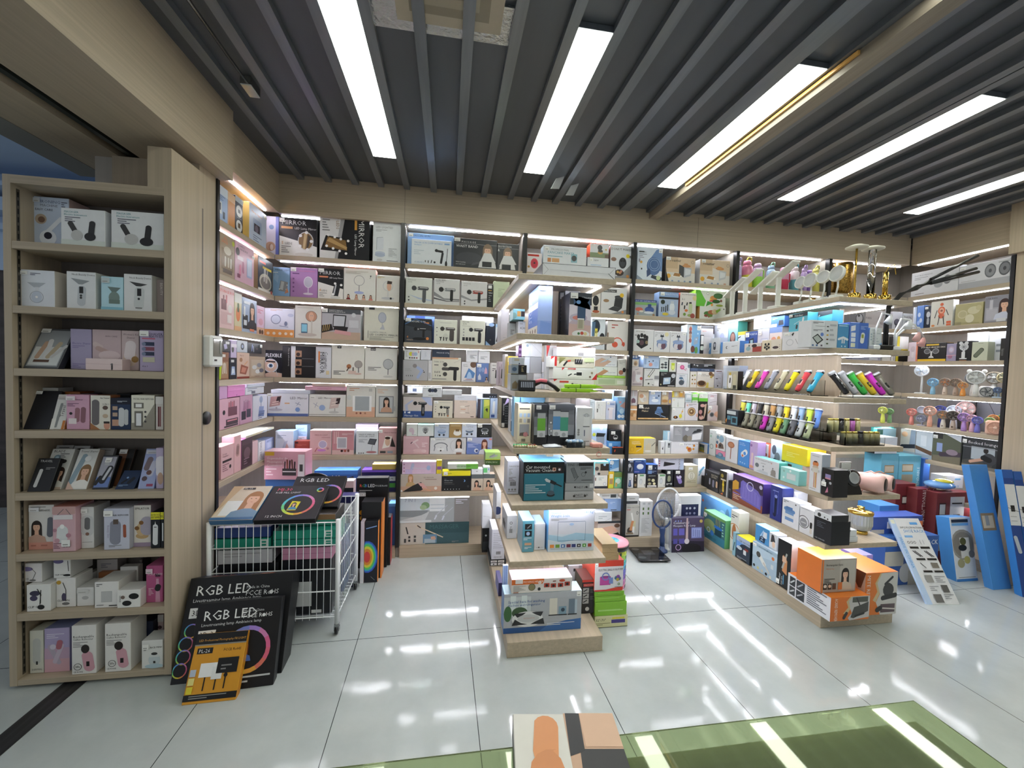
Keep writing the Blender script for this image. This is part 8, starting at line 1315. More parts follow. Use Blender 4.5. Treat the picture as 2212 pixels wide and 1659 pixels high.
1.585 1.693 3.23 .64 .119 .09 0 0;mosquito_lamp_box;2c4a8f,25407c,6f94d3;E .52 .5 .3 .2 c9d3e6/E .52 .55 .26 .14 dfe6f2/r .1 .85 .5 .04 a9c0e6/p 5a7fc0 .7 1 1 1 1 .7/r .05 .1 .4 .04 a090d0;blue box with a white pillow shape, stacked
1.698 1.803 3.23 .631 .085 .08 0 0;mosquito_lamp_box;1d2740,172036,3a5a96;r .15 .05 .35 .35 6f8fc0/e .8 .65 .05 c9d3e0/l .5 .3 .4 2 .12 8fa0c0/s .15 .5 .35 .45;dark navy box with a small blue square, stacked
1.805 2.042 3.23 .67 .101 .09 0 -3;jump_starter_box;cdcfe0,bcbed3,dcdeea;p 2a2b30 .22 .28 .66 .46 .66 .56 .24 .7/p 1d1e22 .28 .32 .62 .48 .62 .53 .28 .66/v .8 .95 .1 3a3f58 SOLAR KILL/v .92 .95 .06 5a5f78 MOSQUITO/r .86 0 .14 1 b9c6e0/e .06 .75 .06 a0506a/e .06 .55 .06 a0506a/e .06 .35 .06 a0506a/n .3 .85 .7 .9 .02 777;lilac grey box with a black cone, lying
@-y|boxes in the toaster bay|at the toaster bay's bottom
1.523 1.652 3.23 .09 .279 .1 0 0;vacuum_box;c0beb9,a9a7a2;n .45 .75 .62 .35 .05 e6e4e0/n .62 .35 .7 .25 .06 d9a98a/E .35 .2 .18 .1 4a3f38/r .5 .2 .25 .3 c9c3a0/r .55 .12 .14 .2 e6e6e6/n .55 .5 .4 .2 .08 c98a5f/t .1 .9 .05 777 MINI VACUUM/r .1 .84 .25 .02 c0503f/T .88 .7 .1 222 D/r 0 0 1 .05 1d1a18/r .1 .08 .5 .06 8f7f6a;beige vacuum cleaner box beside the black post
1.656 1.774 3.23 .09 .309 .08 0 0;vacuum_box;d9dadc,c6c8ca;r .2 .9 .2 .06 b9bcc0/r .6 .9 .2 .06 b9bcc0/r .2 .75 .12 .07 5f7a4a/r .6 .75 .12 .07 5f7a4a/r .2 .62 .12 .07 5f7a4a/r .6 .62 .12 .07 5f7a4a/l .15 .5 .6 12 .035 b4b6b9;tall white carton with green squares
1.517 1.644 3.23 .369 .082 .1 0 0;flat_carton;cfd1d4,dfe2e5,e6e8ea;r .1 .1 .8 .3 3a3c40/r .3 .6 .4 .1 999;white flat carton on the vacuum cleaner box
2.021 2.231 3.23 .09 .349 .07 0 0;mosquito_lamp_box;dfe1e5,d0d3d8,e6e8eb;r .1 .02 .78 .76 23284f/r .1 .02 .78 .3 2c3468/o .5 .12 .1 .015 8f86c9/e .35 .68 .03 c9ccd9/e .5 .68 .03 c9ccd9/e .7 .68 .03 c9ccd9/e .35 .55 .03 8f93b0/e .5 .55 .03 8f93b0/e .7 .55 .03 8f93b0;white mosquito lamp box with a dark blue panel
@-y|boxes on the middle gondola|on the middle gondola's top shelf
.46 .857 2.05 1.985 .068 .3 0 0;flat_carton;d9dbe0,2a2c30,c9cbd0;r 0 0 1 .03 2a2c30/r 0 .97 1 .03 2a2c30/r 0 0 .004 1 2a2c30/r .996 0 .004 1 2a2c30/n 0 1 .08 .5 .02 333/n .08 .5 .01 .05 .015 888/n 1 1 .92 .5 .02 333/n .9 .5 .99 .05 .04 333/n .1 .5 .9 .48 .012 8f9196/n .38 .48 .65 .46 .02 555;long white flat carton with black edges lying across
@-y|boxes on the middle gondola|on the middle gondola's second shelf
.337 .394 2.72 1.685 .22 .2 0 0;gadget_carton;d6d3da,c9c6cd;l .3 .12 .4 1 .02 999;large plain lilac white carton at the wall end
.364 .405 2.5 1.685 .113 .1 0 0;gadget_carton;c9ced3,b9bec3;l .2 .5 .6 3 .1 777/r 0 .9 1 .1 555;grey white carton under the teal box
.405 .451 2.42 1.685 .108 .1 0 0;gadget_carton;e2e4e6,cfd3d6;t .3 .55 .14 222 K30/r .25 .82 .4 .1 c9c9c9/l .3 .3 .4 3 .1 888;white carton with black print under the teal box
.369 .442 2.4 1.798 .065 .14 0 0;food_box;8fcbd6,7fb4b9,a4dbe2;r .35 .3 .3 .5 d9a45a/r .68 .3 .3 .5 3a2c28/e .05 .35 .3 7fa9a4;teal box with food pictures, stacked
.459 .538 2.12 1.685 .266 .26 0 0;storage_box;8fa9e6,5f7fd0,9fb6ec;p a4bcee 0 .3 1 .3 1 .9 0 .9/p 7f9fe2 .1 .02 .95 .02 .95 .25 .2 .3/s .1 .9 .4 .08;tall plain blue box with a striped side;;r 0 .55 1 .12 e6ecfa/V .4 .3 .3 d9e4fa STORAGE/r 0 0 1 .2 e2dcd3/e .3 .1 .05 6a4a3a/e .55 .1 .05 6a4a3a/e .8 .1 .05 6a4a3a
.61 .635 2.24 1.685 .261 .1 0 0;storage_box;2a2a2e,232326;l .3 .7 .5 5 .08 6a6a70;tall narrow black box beside the spine panel
.641 .729 2.24 1.685 .276 .1 0 0;storage_box;8a8c90,77797d;r 0 .93 1 .07 9a9ca0;plain grey box behind the dark injector box
.614 .736 2.06 1.685 .229 .16 0 0;injector_box;c9b6c3,1d1e22,3a3d44;r 0 .72 1 .28 3c424b/t .38 .87 .05 dfe3e9 Food Injector/p e0d9e6 0 .3 .4 .45 1 .35 1 .72 0 .72/p d3b4b0 0 0 1 0 1 .25 0 .28/E .42 .42 .4 .1 c3b9cc/E .4 .42 .25 .05 d98a80/E .55 .05 .4 .09 e6e9ec/e .6 .07 .04 c95a4a/e .75 .06 .04 e0d3a0/e .45 .06 .03 4a7a4a/k .55 .55 .45 .2 92 3a5474/k .55 .78 .1 .42 90 466386/E .4 .78 .1 .045 6a9ad0/r .38 .16 .3 .24 c9c6b0/r .42 .18 .2 .2 a9a48f/r .38 .38 .3 .03 e2e6ea/s .03 .86 .33 .13;dark food injector box with a blue injector
@-y|boxes on the middle gondola|on the middle gondola's third shelf
.298 .347 2.9 1.39 .154 .1 0 0;gadget_carton;dcdcda,c9c9c6;t .15 .85 .06 333 MINI/l .2 .7 .5 2 .08 333/k .75 .45 .35 .06 88 222/E .75 .62 .1 .05 333;white carton with a black stirrer, at the wall end
.315 .352 2.62 1.39 .159 .09 0 0;gadget_carton;d9cdd4,c6b9c1;v .5 .9 .2 8a7a86 MAKER/r .2 .1 .2 .7 b9a9b6/k .7 .5 .4 .06 88 555;slim mauve carton behind the yellow box
.336 .358 2.48 1.39 .203 .09 0 0;gadget_carton;d3d0d6,c0bdc4;r .3 .3 .4 .08 b03a3a/r .2 .5 .6 .3 c3c0c8;tall grey white carton behind the yellow box
.337 .399 2.34 1.39 .187 .1 0 0;gadget_carton;e6c83a,d0b22e;r 0 .82 1 .14 f0e0a0/r .1 .2 .2 .5 f6ecc0;yellow carton
.318 .402 2.08 1.39 .088 .12 0 0;clear_box;a9adb2,c3c6ca;p 8a7a5f .1 .1 .4 .1 .45 .4 .3 .6 .1 .4/r .5 0 .5 1 b9bdc2/r 0 .95 1 .05 3a3c40/p 2a2c2e .55 .1 .95 .05 .95 .5 .6 .6;clear fronted grey box under the gold-lettered box
.32 .402 2.08 1.478 .047 .12 0 0;gadget_carton;1b1c1e,8f9cab;r 0 0 .45 1 8a97a6/E .2 .5 .15 .25 4a5f7a/r .62 .1 .22 .78 17181a/l .65 .8 .16 5 .14 c9b98a;black carton with gold lettering, stacked
.32 .389 2.08 1.525 .039 .11 0 0;gadget_carton;cfd6e2,bfc6d2;e .6 .15 .1 3a4a6a/r .2 .5 .4 .35 c3b9a6;pale blue carton stacked on the gold-lettered one
.447 .535 2.3 1.39 .091 .1 0 0;gadget_carton;d6d8dd,8f9196;r 0 0 .45 1 8c8e92/r .5 .5 .4 .3 c9cbd0;grey and white carton lowest in the white stack
.431 .531 2.3 1.481 .095 .1 0 0;gadget_carton;a4a7ad,c9d3dd;r 0 0 .3 1 cdd6e0/n .3 0 .3 1 .02 555;plain grey carton in the middle of the stack
.428 .531 2.3 1.576 .08 .1 0 0;gadget_carton;dfe2e8,cdd6e0;r 0 0 .35 1 d3dbe4/n .35 1 1 .2 .02 b9bcc2/e .15 .8 .1 8fa0b4;white carton topmost beneath the shelf above
.434 .473 2.55 1.39 .292 .1 0 0;gadget_carton;5a3a6a,4a2e58;l .1 .8 .7 4 .12 a98ab9/r .3 0 .5 .2 3a5aa0;purple carton behind the white stack
.535 .589 2.3 1.39 .097 .04 0 0;gadget_carton;d3d6e0,c0c3cd;n .5 0 .5 1 .01 b4b7c0;slim white carton standing beside the sharpener boxes
.533 .579 2.3 1.487 .063 .04 0 0;gadget_carton;dcdde0,c9cacd;k .45 .5 .7 .14 88 d0503f/v .5 .75 .12 e9c9c0 KNIFE;white carton with an upright red label
.562 .795 2.14 1.39 .065 .09 0 0;sharpener_box;dedfda,cfd0cb;p c9302e 0 1 .1 1 .02 .8/r .15 .72 .22 .16 c0473e/t .5 .6 .1 999 KNIFE/r .15 .15 .45 .35 cfd0cc/n .75 .5 .82 .4 .03 777;white sharpener box lying lowest of four
.558 .81 2.14 1.455 .064 .09 0 0;sharpener_box;dddfda,cfd0cb;p c9302e .2 1 .26 1 .2 .75/p c9302e 1 0 .88 0 1 .6/r .33 .85 .18 .13 c04a42/t .335 .87 .09 f0d9d3 Sharpener/r .31 .2 .35 .5 e9eae6/k .5 .45 .26 .1 8 222/r .53 .35 .12 .28 26282a/n .34 .3 .42 .48 .1 222/e .88 .6 .1 9a8a72/e .84 .25 .09 6a5a4a;white sharpener box with red corners and a black sharpener
.54 .794 2.14 1.519 .06 .09 0 0;sharpener_box;d3d0bf,d9dbd6;r 0 0 .13 1 dcdedb/p c9302e .02 1 .1 1 .02 .7/r .1 .1 .05 .9 c0302e/r .15 .6 .55 .4 a9a58a/p 7a7a4a .2 .3 .35 .9 .2 .95/k .42 .62 .35 .16 10 c9503a/r .55 .35 .17 .45 2a2c2e/n .3 .15 .38 .6 .16 2a2a2a/n .58 .5 .6 .85 .03 e6e6e6/n .63 .5 .65 .85 .03 e6e6e6/n .68 .5 .7 .85 .03 e6e6e6/r .76 .55 .22 .4 c9d6a9/n .8 .4 .82 .5 .03 333/n .88 .4 .9 .5 .03 333;sharpener box with a red and black sharpener picture
.576 .796 2.14 1.579 .053 .09 0 0;sharpener_box;dcdfe2,d0d3d6,d98a80;r 0 .95 1 .05 d98a84/b .55 .1 .14 .35/l .1 .5 .7 1 .05 b9bcc0;plain white sharpener box with a red rim, topmost
.544 .605 2.25 1.39 .254 .05 0 0;sharpener_box;dfe1e3,cfd1d3;p c9302e 0 1 .35 1 .05 .7/r .6 .6 .35 .3 4a4c50/r .55 .2 .3 .2 333;white sharpener box behind the stack, red corner
@-y|boxes on the middle gondola|on the middle gondola's fourth shelf
.359 .42 2.72 1.1 .207 .18 0 0;massage_gun_box;17181b,8f8a6f;v .18 .8 .14 e9e9e9 MASSAGE GUN/l .45 .7 .08 8 .08 8f9297/l .62 .7 .08 8 .08 8f9297/p b9a9d9 .3 .75 .8 .85 .9 .95 .6 .98/r .05 .02 .32 .14 d9d9d6;black massage gun box standing near the wall end;;e .4 .4 .28 8a8468
.389 .41 2.5 1.1 .218 .1 0 0;slim_carton;dfe2e6,c3c6ca;r .1 .05 .6 .3 2a2c30/e .4 .6 .2 b9bcc0;slim white carton with a black foot
.385 .421 2.36 1.1 .242 .08 0 0;clear_box;7fb9e0,6fa9d3;r .1 .1 .7 .7 9fcbea;light blue carton behind the cream box
.427 .574 2.36 1.1 .244 .08 0 0;clear_box;8fc3e6,6fa9d3;r .03 .03 .94 .94 79b4de/r .06 .06 .88 .88 86bde4;wide light blue carton behind the dark dispensers
.375 .452 2.16 1.1 .215 .12 0 0;dispenser_box;e0d9bd,cfcab0,1d1e20;r .12 .86 .75 .03 4a4a44/r .12 .66 .2 .1 b9d0e6/r .42 .66 .2 .1 b9d0e6/r .7 .66 .2 .1 a9c3e0/r .12 .52 .2 .1 a99f8a/r .42 .52 .2 .1 c3c9d0/r .7 .52 .2 .1 8f8a80/r .15 .18 .7 .3 a4a6aa/p 6a5f58 .15 .18 .85 .18 .7 .28 .2 .26/e .6 .22 .06 c98a8a/b .3 .03 .3 .08;tall cream box with small blue squares
.452 .525 2.09 1.1 .22 .12 0 0;dispenser_box;4a4c52,17181b;r 0 0 1 .25 1b1c1f/r 0 .25 1 .2 8a8d93/r 0 .45 1 .25 75787e/r 0 .8 1 .2 33353a/r .25 .35 .6 .32 6fae3f/r .25 .66 .6 .14 a9adb0/r .22 .79 .66 .03 3a3c40/r .25 .2 .6 .16 c9ccd0/e .55 .26 .05 a9acb2/s .12 .88 .38 .1;black soap dispenser box with green soap
.528 .674 2.09 1.1 .224 .12 0 0;dispenser_box;6a6d73,17181b;r 0 0 1 .25 1b1c1f/r 0 .25 1 .25 8f9298/r 0 .5 1 .25 797c82/r 0 .86 1 .14 4f5258/r .18 .38 .28 .32 5a8fc3/r .46 .35 .3 .35 4a9a80/r .18 .7 .28 .14 b4b8bc/r .46 .68 .3 .14 b4b8bc/r .17 .83 .3 .03 45474c/r .45 .81 .32 .03 45474c/r .18 .23 .28 .15 cfd2d6/r .46 .2 .3 .15 d6d9dc/e .32 .28 .05 a4a7ad/e .6 .26 .05 a4a7ad/e .1 .55 .02 e6e6e6/e .05 .4 .015 e6e6e6/e .12 .35 .02 dfe3e6/e .06 .25 .015 dfe3e6/s .03 .87 .22 .1;black dispenser box with blue and green soap
.678 .767 2.07 1.1 .208 .13 0 0;dispenser_box;dee0e3,c9ccd0;E .62 .8 .24 .04 c9ccd2/o .62 .8 .05 .006 666/r .45 .5 .38 .26 e9ebed/r .42 .5 .42 .02 55585c/r .46 .22 .36 .26 e3e5e8/r .5 .26 .05 .16 3a4a6a/e .15 .42 .03 999/e .15 .36 .03 999/e .15 .3 .03 999/l .35 .12 .5 1 .03 555;tall white automatic dispenser box
.727 .818 2.25 1.1 .244 .1 0 0;gadget_carton;8f8a8c,a4a0a2;l .7 .5 .15 4 .06 b4b0b2;grey carton behind the white dispenser box
@-y|boxes on the middle gondola|on the middle gondola's fifth shelf
.332 .401 2.2 .805 .188 .12 0 0;vacuum_box;d0d3e0,bfc2d0,dfe2ea;t .15 .82 .04 777 PARAMETER/l .15 .75 .3 6 .035 999/l .15 .5 .6 5 .03 666/b .25 .25 .5 .12/e .2 .14 .03 888/e .45 .14 .03 888/e .7 .14 .03 888/l .1 .08 .7 1 .03 777;white carton with printed lines and a bar code
.401 .624 2.08 .805 .21 .13 0 0;vacuum_box;2f7a90,1a1b1e,5fa3c9;r 0 .7 1 .3 1a1b1e/r .02 .68 .96 .015 4a8a9c/r 0 0 .02 1 1a1b1e/t .05 .83 .085 f2f4f5 Car mounted/t .05 .745 .085 f2f4f5 Vacuum Cleaner/r .71 .76 .085 .09 d9b9a6/r .84 .76 .085 .09 5a3a44/e .88 .8 .03 dfe3e9/r .73 .78 .045 .05 8a4a38/p 5a8296 .67 .22 .74 .22 .76 .42 .67 .45/p c9cfd3 .52 .55 .56 .49 .66 .46 .66 .52 .56 .58/p 22262b .65 .46 .78 .4 .82 .46 .68 .54/n .8 .43 .95 .36 .03 222/E .68 .15 .1 .05 26282c/E .68 .2 .09 .06 4a5f70/l .05 .4 .5 5 .05 cfe0e6;black and teal car vacuum cleaner box
.631 .794 2.08 .853 .045 .12 0 0;gadget_carton;9fa3a8,8f9398;t .35 .35 .25 222 FINEST INK/e .34 .5 .12 222/e .74 .5 .12 222/r .85 .4 .13 .5 d6d9dc;grey carton with black writing, middle of the grey stack
.631 .794 2.08 .805 .048 .12 0 0;gadget_carton;adb0b6,999ca2;t .32 .45 .25 222 FINEST INK/l .36 .3 .3 1 .12 333/e .32 .45 .14 333/e .7 .45 .14 333;grey carton with black writing, lowest of the grey stack
.635 .791 2.08 .898 .116 .12 0 0;gadget_carton;8b9095,7d8287,a9cdea;r .05 .06 .92 .82 868b90/o .62 .4 .1 .012 2a2c2e/r .44 .8 .52 .14 1d1f22/t .05 .8 .12 333 FIND IMPRINT/p 6d7277 .15 .7 .27 .75 .42 .25 .28 .22/n .15 .68 .3 .2 .015 2a2c2e/n .27 .73 .42 .28 .015 2a2c2e/n .3 .1 .45 .32 .02 333/e .7 .5 .05 1d1f22/l .5 .7 .4 2 .06 333/l .55 .12 .38 1 .06 333;grey line-drawing carton on top of the grey stack
.417 .668 2.225 .805 .196 .1 0 0;vacuum_box;3f7fa9,4f93c0,7fc0e6;r 0 .9 1 .1 5aa9d6;light blue vacuum box behind the black and teal one
.673 .812 2.215 .805 .196 .1 0 0;gadget_carton;b9d6ee,a4c6e2,c9dff2;r .2 .2 .5 .5 d9e6f2;pale blue carton behind the grey stack
.273 .383 2.88 .805 .093 .12 0 0;flashlight_box;3a5a2a,2f4a22,9fcf5a;r 0 .45 1 .55 a9cf7f/k .45 .75 .5 .12 30 8f96a0/k .6 .7 .5 .12 20 a4abb6/r 0 .42 1 .05 d3d92e/u .8 .3 .14 c9d9b4 PORTABLE;green portable tool box at the wall end
@-y|boxes on the middle gondola|on the middle gondola's sixth shelf
.356 .416 2.3 .51 .138 .22 0 0;scale_box;d6d8de,b9bcc2,dfe1e4;b .25 .25 .3 .18/o .4 .68 .06 .02 555/l .3 .5 .2 2 .05 777;white carton with a bar code, at the flank;;r .2 .2 .5 .3 3a3c40/n .3 .3 .6 .7 .04 555
.414 .479 2.12 .51 .174 .16 0 0;scale_box;5f9fb6,8fa9b9,9fd0ea;r .2 .72 .6 .18 1d2026/r .2 .5 .6 .18 1d2026/n .4 .76 .7 .86 .03 8f9399/e .48 .59 .06 a9c3e6/l .1 .44 .7 2 .05 dfe9f0/r .2 .22 .6 .08 c9a48a/l .2 .15 .6 2 .04 e6eef2;slim teal carton with two black squares
.484 .546 2.14 .51 .148 .14 0 0;scale_box;d9dade,cdced3,c3dcec;n .2 .1 .85 .1 .006 333/e .45 .1 .025 1a1a1c;slim white carton with one small black dot
.555 .816 2.11 .51 .23 .12 0 0;scale_box;d6d8e4,6fb0e6,9fd0f2;r 0 0 1 .42 cfdcea/p a4c9e2 0 .42 .3 .36 .6 .45 1 .4 1 .22 .6 .28 .3 .22 0 .3/t .04 .92 .06 6f9fd0 Healthy/t .04 .84 .065 6f9fd0 Weight Scale/l .05 .79 .35 2 .03 999/t .76 .92 .06 6f9fd0 180 Kg/r .2 .26 .6 .008 3a5f86/r .2 .72 .6 .008 3a5f86/r .2 .26 .006 .46 3a5f86/r .8 .26 .006 .46 3a5f86/E .5 .66 .05 .03 a9c3e6/r .04 .1 .09 .08 d98a3f/r .16 .1 .09 .08 6a9a3f/r .28 .1 .09 .08 3f6fb0/r .4 .1 .09 .08 6a2f4a/r .51 .1 .09 .08 2f3f7a/r .63 .1 .08 .08 26282a/r .75 .1 .08 .08 4a9a3f/r .87 .1 .08 .08 a0403a/e .32 .14 .025 e6eef6/e .67 .14 .02 e0e0e0/e .79 .14 .02 e6f2e0/l .05 .07 .9 1 .02 8f96a0;white and blue weight scale box
.33 .361 2.62 .51 .182 .2 0 0;gadget_carton;dfe2e8,b4b7bd;e .3 .3 .15 3a4a7a;white carton at the flank near the wall
@-y|boxes on the middle gondola|on the middle gondola's base
.32 .752 2.09 .083 .217 .1 0 0;appliance_stand_box;b4b8c0,3f6fa9,a9d0e6;r 0 0 1 .14 2f5a96/p 3f6fb0 .45 0 1 0 1 .28 .8 .25 .55 .14/r 0 .3 1 .55 b0b4bb/r 0 .42 .34 .5 c9d0d3/r .08 .55 .07 .4 dfe9ea/r .22 .55 .07 .4 dfe9ea/E .05 .5 .05 .2 3f6a3f/E .2 .52 .1 .14 3f5a3a/r .58 .42 .1 .42 dedad0/r .57 .39 .12 .03 2a2c30/r .7 .42 .1 .2 7f9cb0/e .755 .53 .05 3a4a5a/r .69 .39 .12 .03 2a2c30/r .83 .42 .08 .38 6f7f90/r .91 .42 .03 .36 b4c3d0/r .82 .39 .12 .03 2a2c30/t .05 .77 .07 2f5a9a Special base for washing/t .05 .69 .06 2f5a9a machine and refrigerator/E .3 .35 .2 .2 e6e8ea/p 2a2c31 .13 .5 .28 .52 .24 .46 .17 .4/p 2a2c31 .5 .52 .35 .52 .4 .46 .47 .4/p 2a2c31 .1 .2 .3 .22 .22 .26 .14 .36/p 2a2c31 .52 .2 .34 .22 .4 .28 .5 .36/E .31 .37 .14 .1 c3c6c9/t .25 .36 .03 c98a7a INSTALLATION/l .55 .2 .36 2 .04 dfe9f6/s .93 .87 .06 .12;large blue appliance stand box facing the aisle
.358 .694 2.09 .3 .077 .11 0 0;furniture_mover_box;e0dcd8,d9c0b4,e6b4d0;r 0 .62 .53 .38 d9702f/t .19 .74 .14 f2e6da MOVING HELPERS/e .46 .72 .12 e9dcd3/t .45 .66 .1 c0503f 5/r .06 .7 .12 .3 e9e6e3/p e0dcd8 .53 .62 .5 .62 .53 .81/l .03 .5 .2 6 .07 999/e .33 .42 .26 5a5440/e .33 .42 .22 8a8460/E .45 .26 .025 .12 26282a/k .7 .78 .25 .07 5 7a3a2a/E .83 .8 .05 .1 c0502f/r .53 .36 .09 .3 b0402e/r .64 .32 .09 .3 b0402e/r .76 .33 .09 .3 b0402e/r .87 .4 .09 .3 b0402e/e .575 .5 .1 1f1a18/e .685 .46 .1 1f1a18/e .805 .46 .1 1f1a18/e .915 .54 .1 1f1a18/r .03 .06 .08 .06 b06a4a;white and orange moving helpers box on the blue box
.798 .89 2.22 .083 .202 .14 0 0;tool_box;242224,1b1a1c,5a2a26;r 0 .93 1 .07 c03a2e/r .08 .8 .7 .09 b03a30/t .12 .82 .05 e0b0a4 VACUUM/r .06 .62 .4 .14 a9a6a0/r .06 .46 .4 .14 a9a6a0/r .06 .3 .4 .14 a9a6a0/n .1 .66 .35 .72 .03 222/n .1 .5 .35 .56 .03 222/n .1 .34 .35 .4 .03 222/e .38 .14 .06 c9c6c0/l .55 .7 .35 3 .04 666/l .55 .5 .35 3 .04 666;black tool box with a red top edge
.775 .888 2.42 .083 .189 .1 0 0;gadget_carton;cfd2d6,a9b0b9;r .3 .8 .2 .1 2a2c30/r .45 .65 .2 .1 2a2c30/r .6 .1 .4 .9 9fa6ae/l .62 .85 .3 9 .09 7a828c;white and grey carton behind the moving helpers box
.337 .365 2.45 .083 .086 .16 0 0;slim_carton;3a3560,5a5a9a,4a4480;;slim purple carton at the flank
.354 .388 2.4 .083 .22 .02 0 0;slim_carton;a9c0e2,8fa9d6,dfe6f0;r .3 0 .12 1 5f80c0/r .6 0 .12 1 4f70b4;thin blue carton stacked at the flank
.323 .442 2.84 .083 .048 .2 0 0;tool_box;26282c,1b1c1f;r .05 .55 .38 .3 e6e6e6/r .5 .55 .38 .3 e6e6e6/r .05 .1 .38 .35 dfdfdf/r .5 .1 .38 .35 dfdfdf/n .1 .65 .35 .7 .06 444/n .55 .65 .8 .7 .06 444/e .23 .27 .12 555/n .6 .2 .8 .35 .08 444;black box with four white icons at the flank
.333 .427 2.84 .131 .22 .2 0 0;tool_box;d3d6e2,b9bcc8,dfe2ec;l .1 .85 .8 9 .06 b0b3c0/b .35 .16 .35 .1/t .15 .05 .05 555 CE ROHS;long white carton standing on the icon box
.284 .354 3.06 .083 .19 .1 0 0;tool_box;1b1c1f,141517;e .4 .7 .04 c9ccd0/r .1 .1 .8 .35 33363c;tall black carton by the wall end
.279 .353 3.06 .273 .188 .1 0 0;tool_box;dadde2,c3c6cc;n .1 .5 .9 .45 .01 aaa;white carton standing on the tall black one
@-y|boxes on the floor by the middle gondola|on the floor beside the middle gondola
.878 1.082 2.205 0 .071 .3 0 0;tv_mount_box;d9d6a9,c9c69a;t .02 .55 .22 222 32"-70"/l .02 .35 .45 2 .12 8f8a5f/r .5 .35 .42 .3 4a3f86/r .52 .72 .38 .12 e0d33a/r 0 0 1 .04 3a3a34;pale yellow wall mount carton
.875 1.073 2.205 .071 .083 .29 0 0;tv_mount_box;86bf3a,79b02f,a4d95f;r .1 .35 .78 .06 b9df8a/l .1 .42 .7 1 .1 a9d673;tall bright green carton, lowest green
.873 1.064 2.205 .155 .034 .27 0 0;tv_mount_box;7fb835,73aa2b,9fd35a;l .1 .6 .7 1 .2 a0d06a;thin green carton, middle green
.871 1.054 2.205 .189 .029 .26 0 0;tv_mount_box;79b230,6da528,dfe9e0;l .1 .6 .8 1 .2 9acb64;thin green carton, topmost green
.867 1.043 2.205 .219 .184 .24 0 0;balloon_pump_box;dcdade,cf4f3c,d85a48;r 0 .8 1 .2 d0402e/r .0 .8 .1 .2 dcdade/r 0 0 1 .05 d0402e/p d0402e .4 .05 1 .05 1 .13 .7 .1/t .12 .66 .075 2a2c3a ELECTRIC BALLOON PUMP/r .18 .2 .38 .28 b84a9a/p 8a3a86 .2 .44 .56 .44 .52 .5 .24 .5/o .38 .48 .13 .035 6a7fc0/r .5 .24 .14 .2 6f86c3/e .75 .42 .06 3f6f8f/e .82 .46 .06 8a4a9a/e .86 .4 .06 5a5a8a/e .8 .37 .05 b0a03a/o .85 .22 .04 .02 4a7a3a/l .7 .12 .25 1 .04 555/s .0 .82 .1 .12;white and red electric balloon pump box
.91 1.011 2.205 .403 .043 .2 0 0;brown_carton;a98f68,97805c,b59c74;n 0 .1 .6 .5 .02 7a6546/n .2 .85 1 .55 .02 7a6546;brown carton under another
.905 1.002 2.205 .446 .054 .24 0 0;brown_carton;ad936c,97805c,b8a07a;n 0 .6 1 .6 .02 7a6546/n .4 .6 .6 .3 .02 7a6546;brown carton on top of another
@-x|boxes on the clipper gondola|on the clipper gondola's second shelf
3.292 3.384 2.258 1.685 .185 .07 0 0;medical_box;e0e6ea,c9d0d6;k .5 .6 .5 .12 85 222/l .2 .2 .6 2 .05 777;slim white box with a black thermometer
3.238 3.286 2.258 1.685 .099 .06 0 0;medical_box;5f93c9,4f80b4;n .2 .1 .8 .6 .08 dfe6f2;tiny blue box at the wall end
3.12 3.235 2.258 1.685 .139 .07 0 0;medical_box;dfe4ea,c6cdd6;k .4 .5 .5 .25 90 4a5260/r .35 .45 .12 .2 c9d3dd/l .2 .15 .6 1 .04 777;white box with a grey finger clip device
2.884 3.111 2.258 1.685 .097 .08 0 0;medical_box;e3e7ec,4f86cc;r 0 0 .12 1 5f93d6/e .35 .5 .12 333/e .37 .5 .08 e3e7ec/l .6 .6 .3 2 .06 888;white box with blue ends and a small mask icon
2.658 2.832 2.258 1.685 .068 .06 0 0;medical_box;d9d3cf,b0483f;r .5 0 .5 .6 a04038/E .25 .4 .14 .25 8fb0b9/E .6 .7 .15 .2 3a2a28/e .3 .75 .12 5a6a6a;low box with red corner and dark oval shapes
2.475 2.655 2.258 1.685 .082 .07 0 0;medical_box;e2d6bc,d3c6a9;e .28 .45 .1 1c1a19/e .2 .62 .12 222/e .36 .62 .12 222/e .18 .35 .12 222/e .38 .32 .12 222/e .28 .2 .12 222/r .5 0 .5 1 e6ddd0/E .72 .3 .15 .12 4a3a40/e .92 .2 .03 333/e .92 .35 .03 333/e .92 .5 .03 333;cream box with a black flower shape
2.257 2.473 2.258 1.685 .124 .09 0 0;medical_box;dedfe4,c6c8cf;E .3 .42 .14 .18 c3c5cc/E .3 .42 .11 .14 dedfe4/n .5 .6 .6 .3 .02 555/r .68 .1 .22 .4 a9adb4/r .7 .5 .18 .2 33363c/p 222 .35 .85 .4 .75 .45 .9 .42 .95/s .1 .8 .2 .14;white inhaler box with tubes
3.153 3.342 2.353 1.685 .283 .09 0 0;medical_box;d9dfec,c3cbdd;E .6 .55 .15 .12 b4bce0/k .55 .35 .4 .1 80 c6cbe2/l .2 .8 .3 2 .05 888;pale lilac box with a steamer, at the back
3.036 3.15 2.353 1.685 .281 .09 0 0;medical_box;8fbfc9,4fa9a4;E .5 .45 .3 .22 6a4a44/E .5 .5 .2 .12 b98a7a/e .2 .2 .1 dfe6e6;teal box with a round brown picture, at the back
2.948 3.03 2.353 1.685 .18 .05 0 0;medical_box;dfe2df,e0c94a;r 0 .85 1 .15 e2cf4a/k .2 .75 .2 .05 20 333;white box with a yellow top, at the back
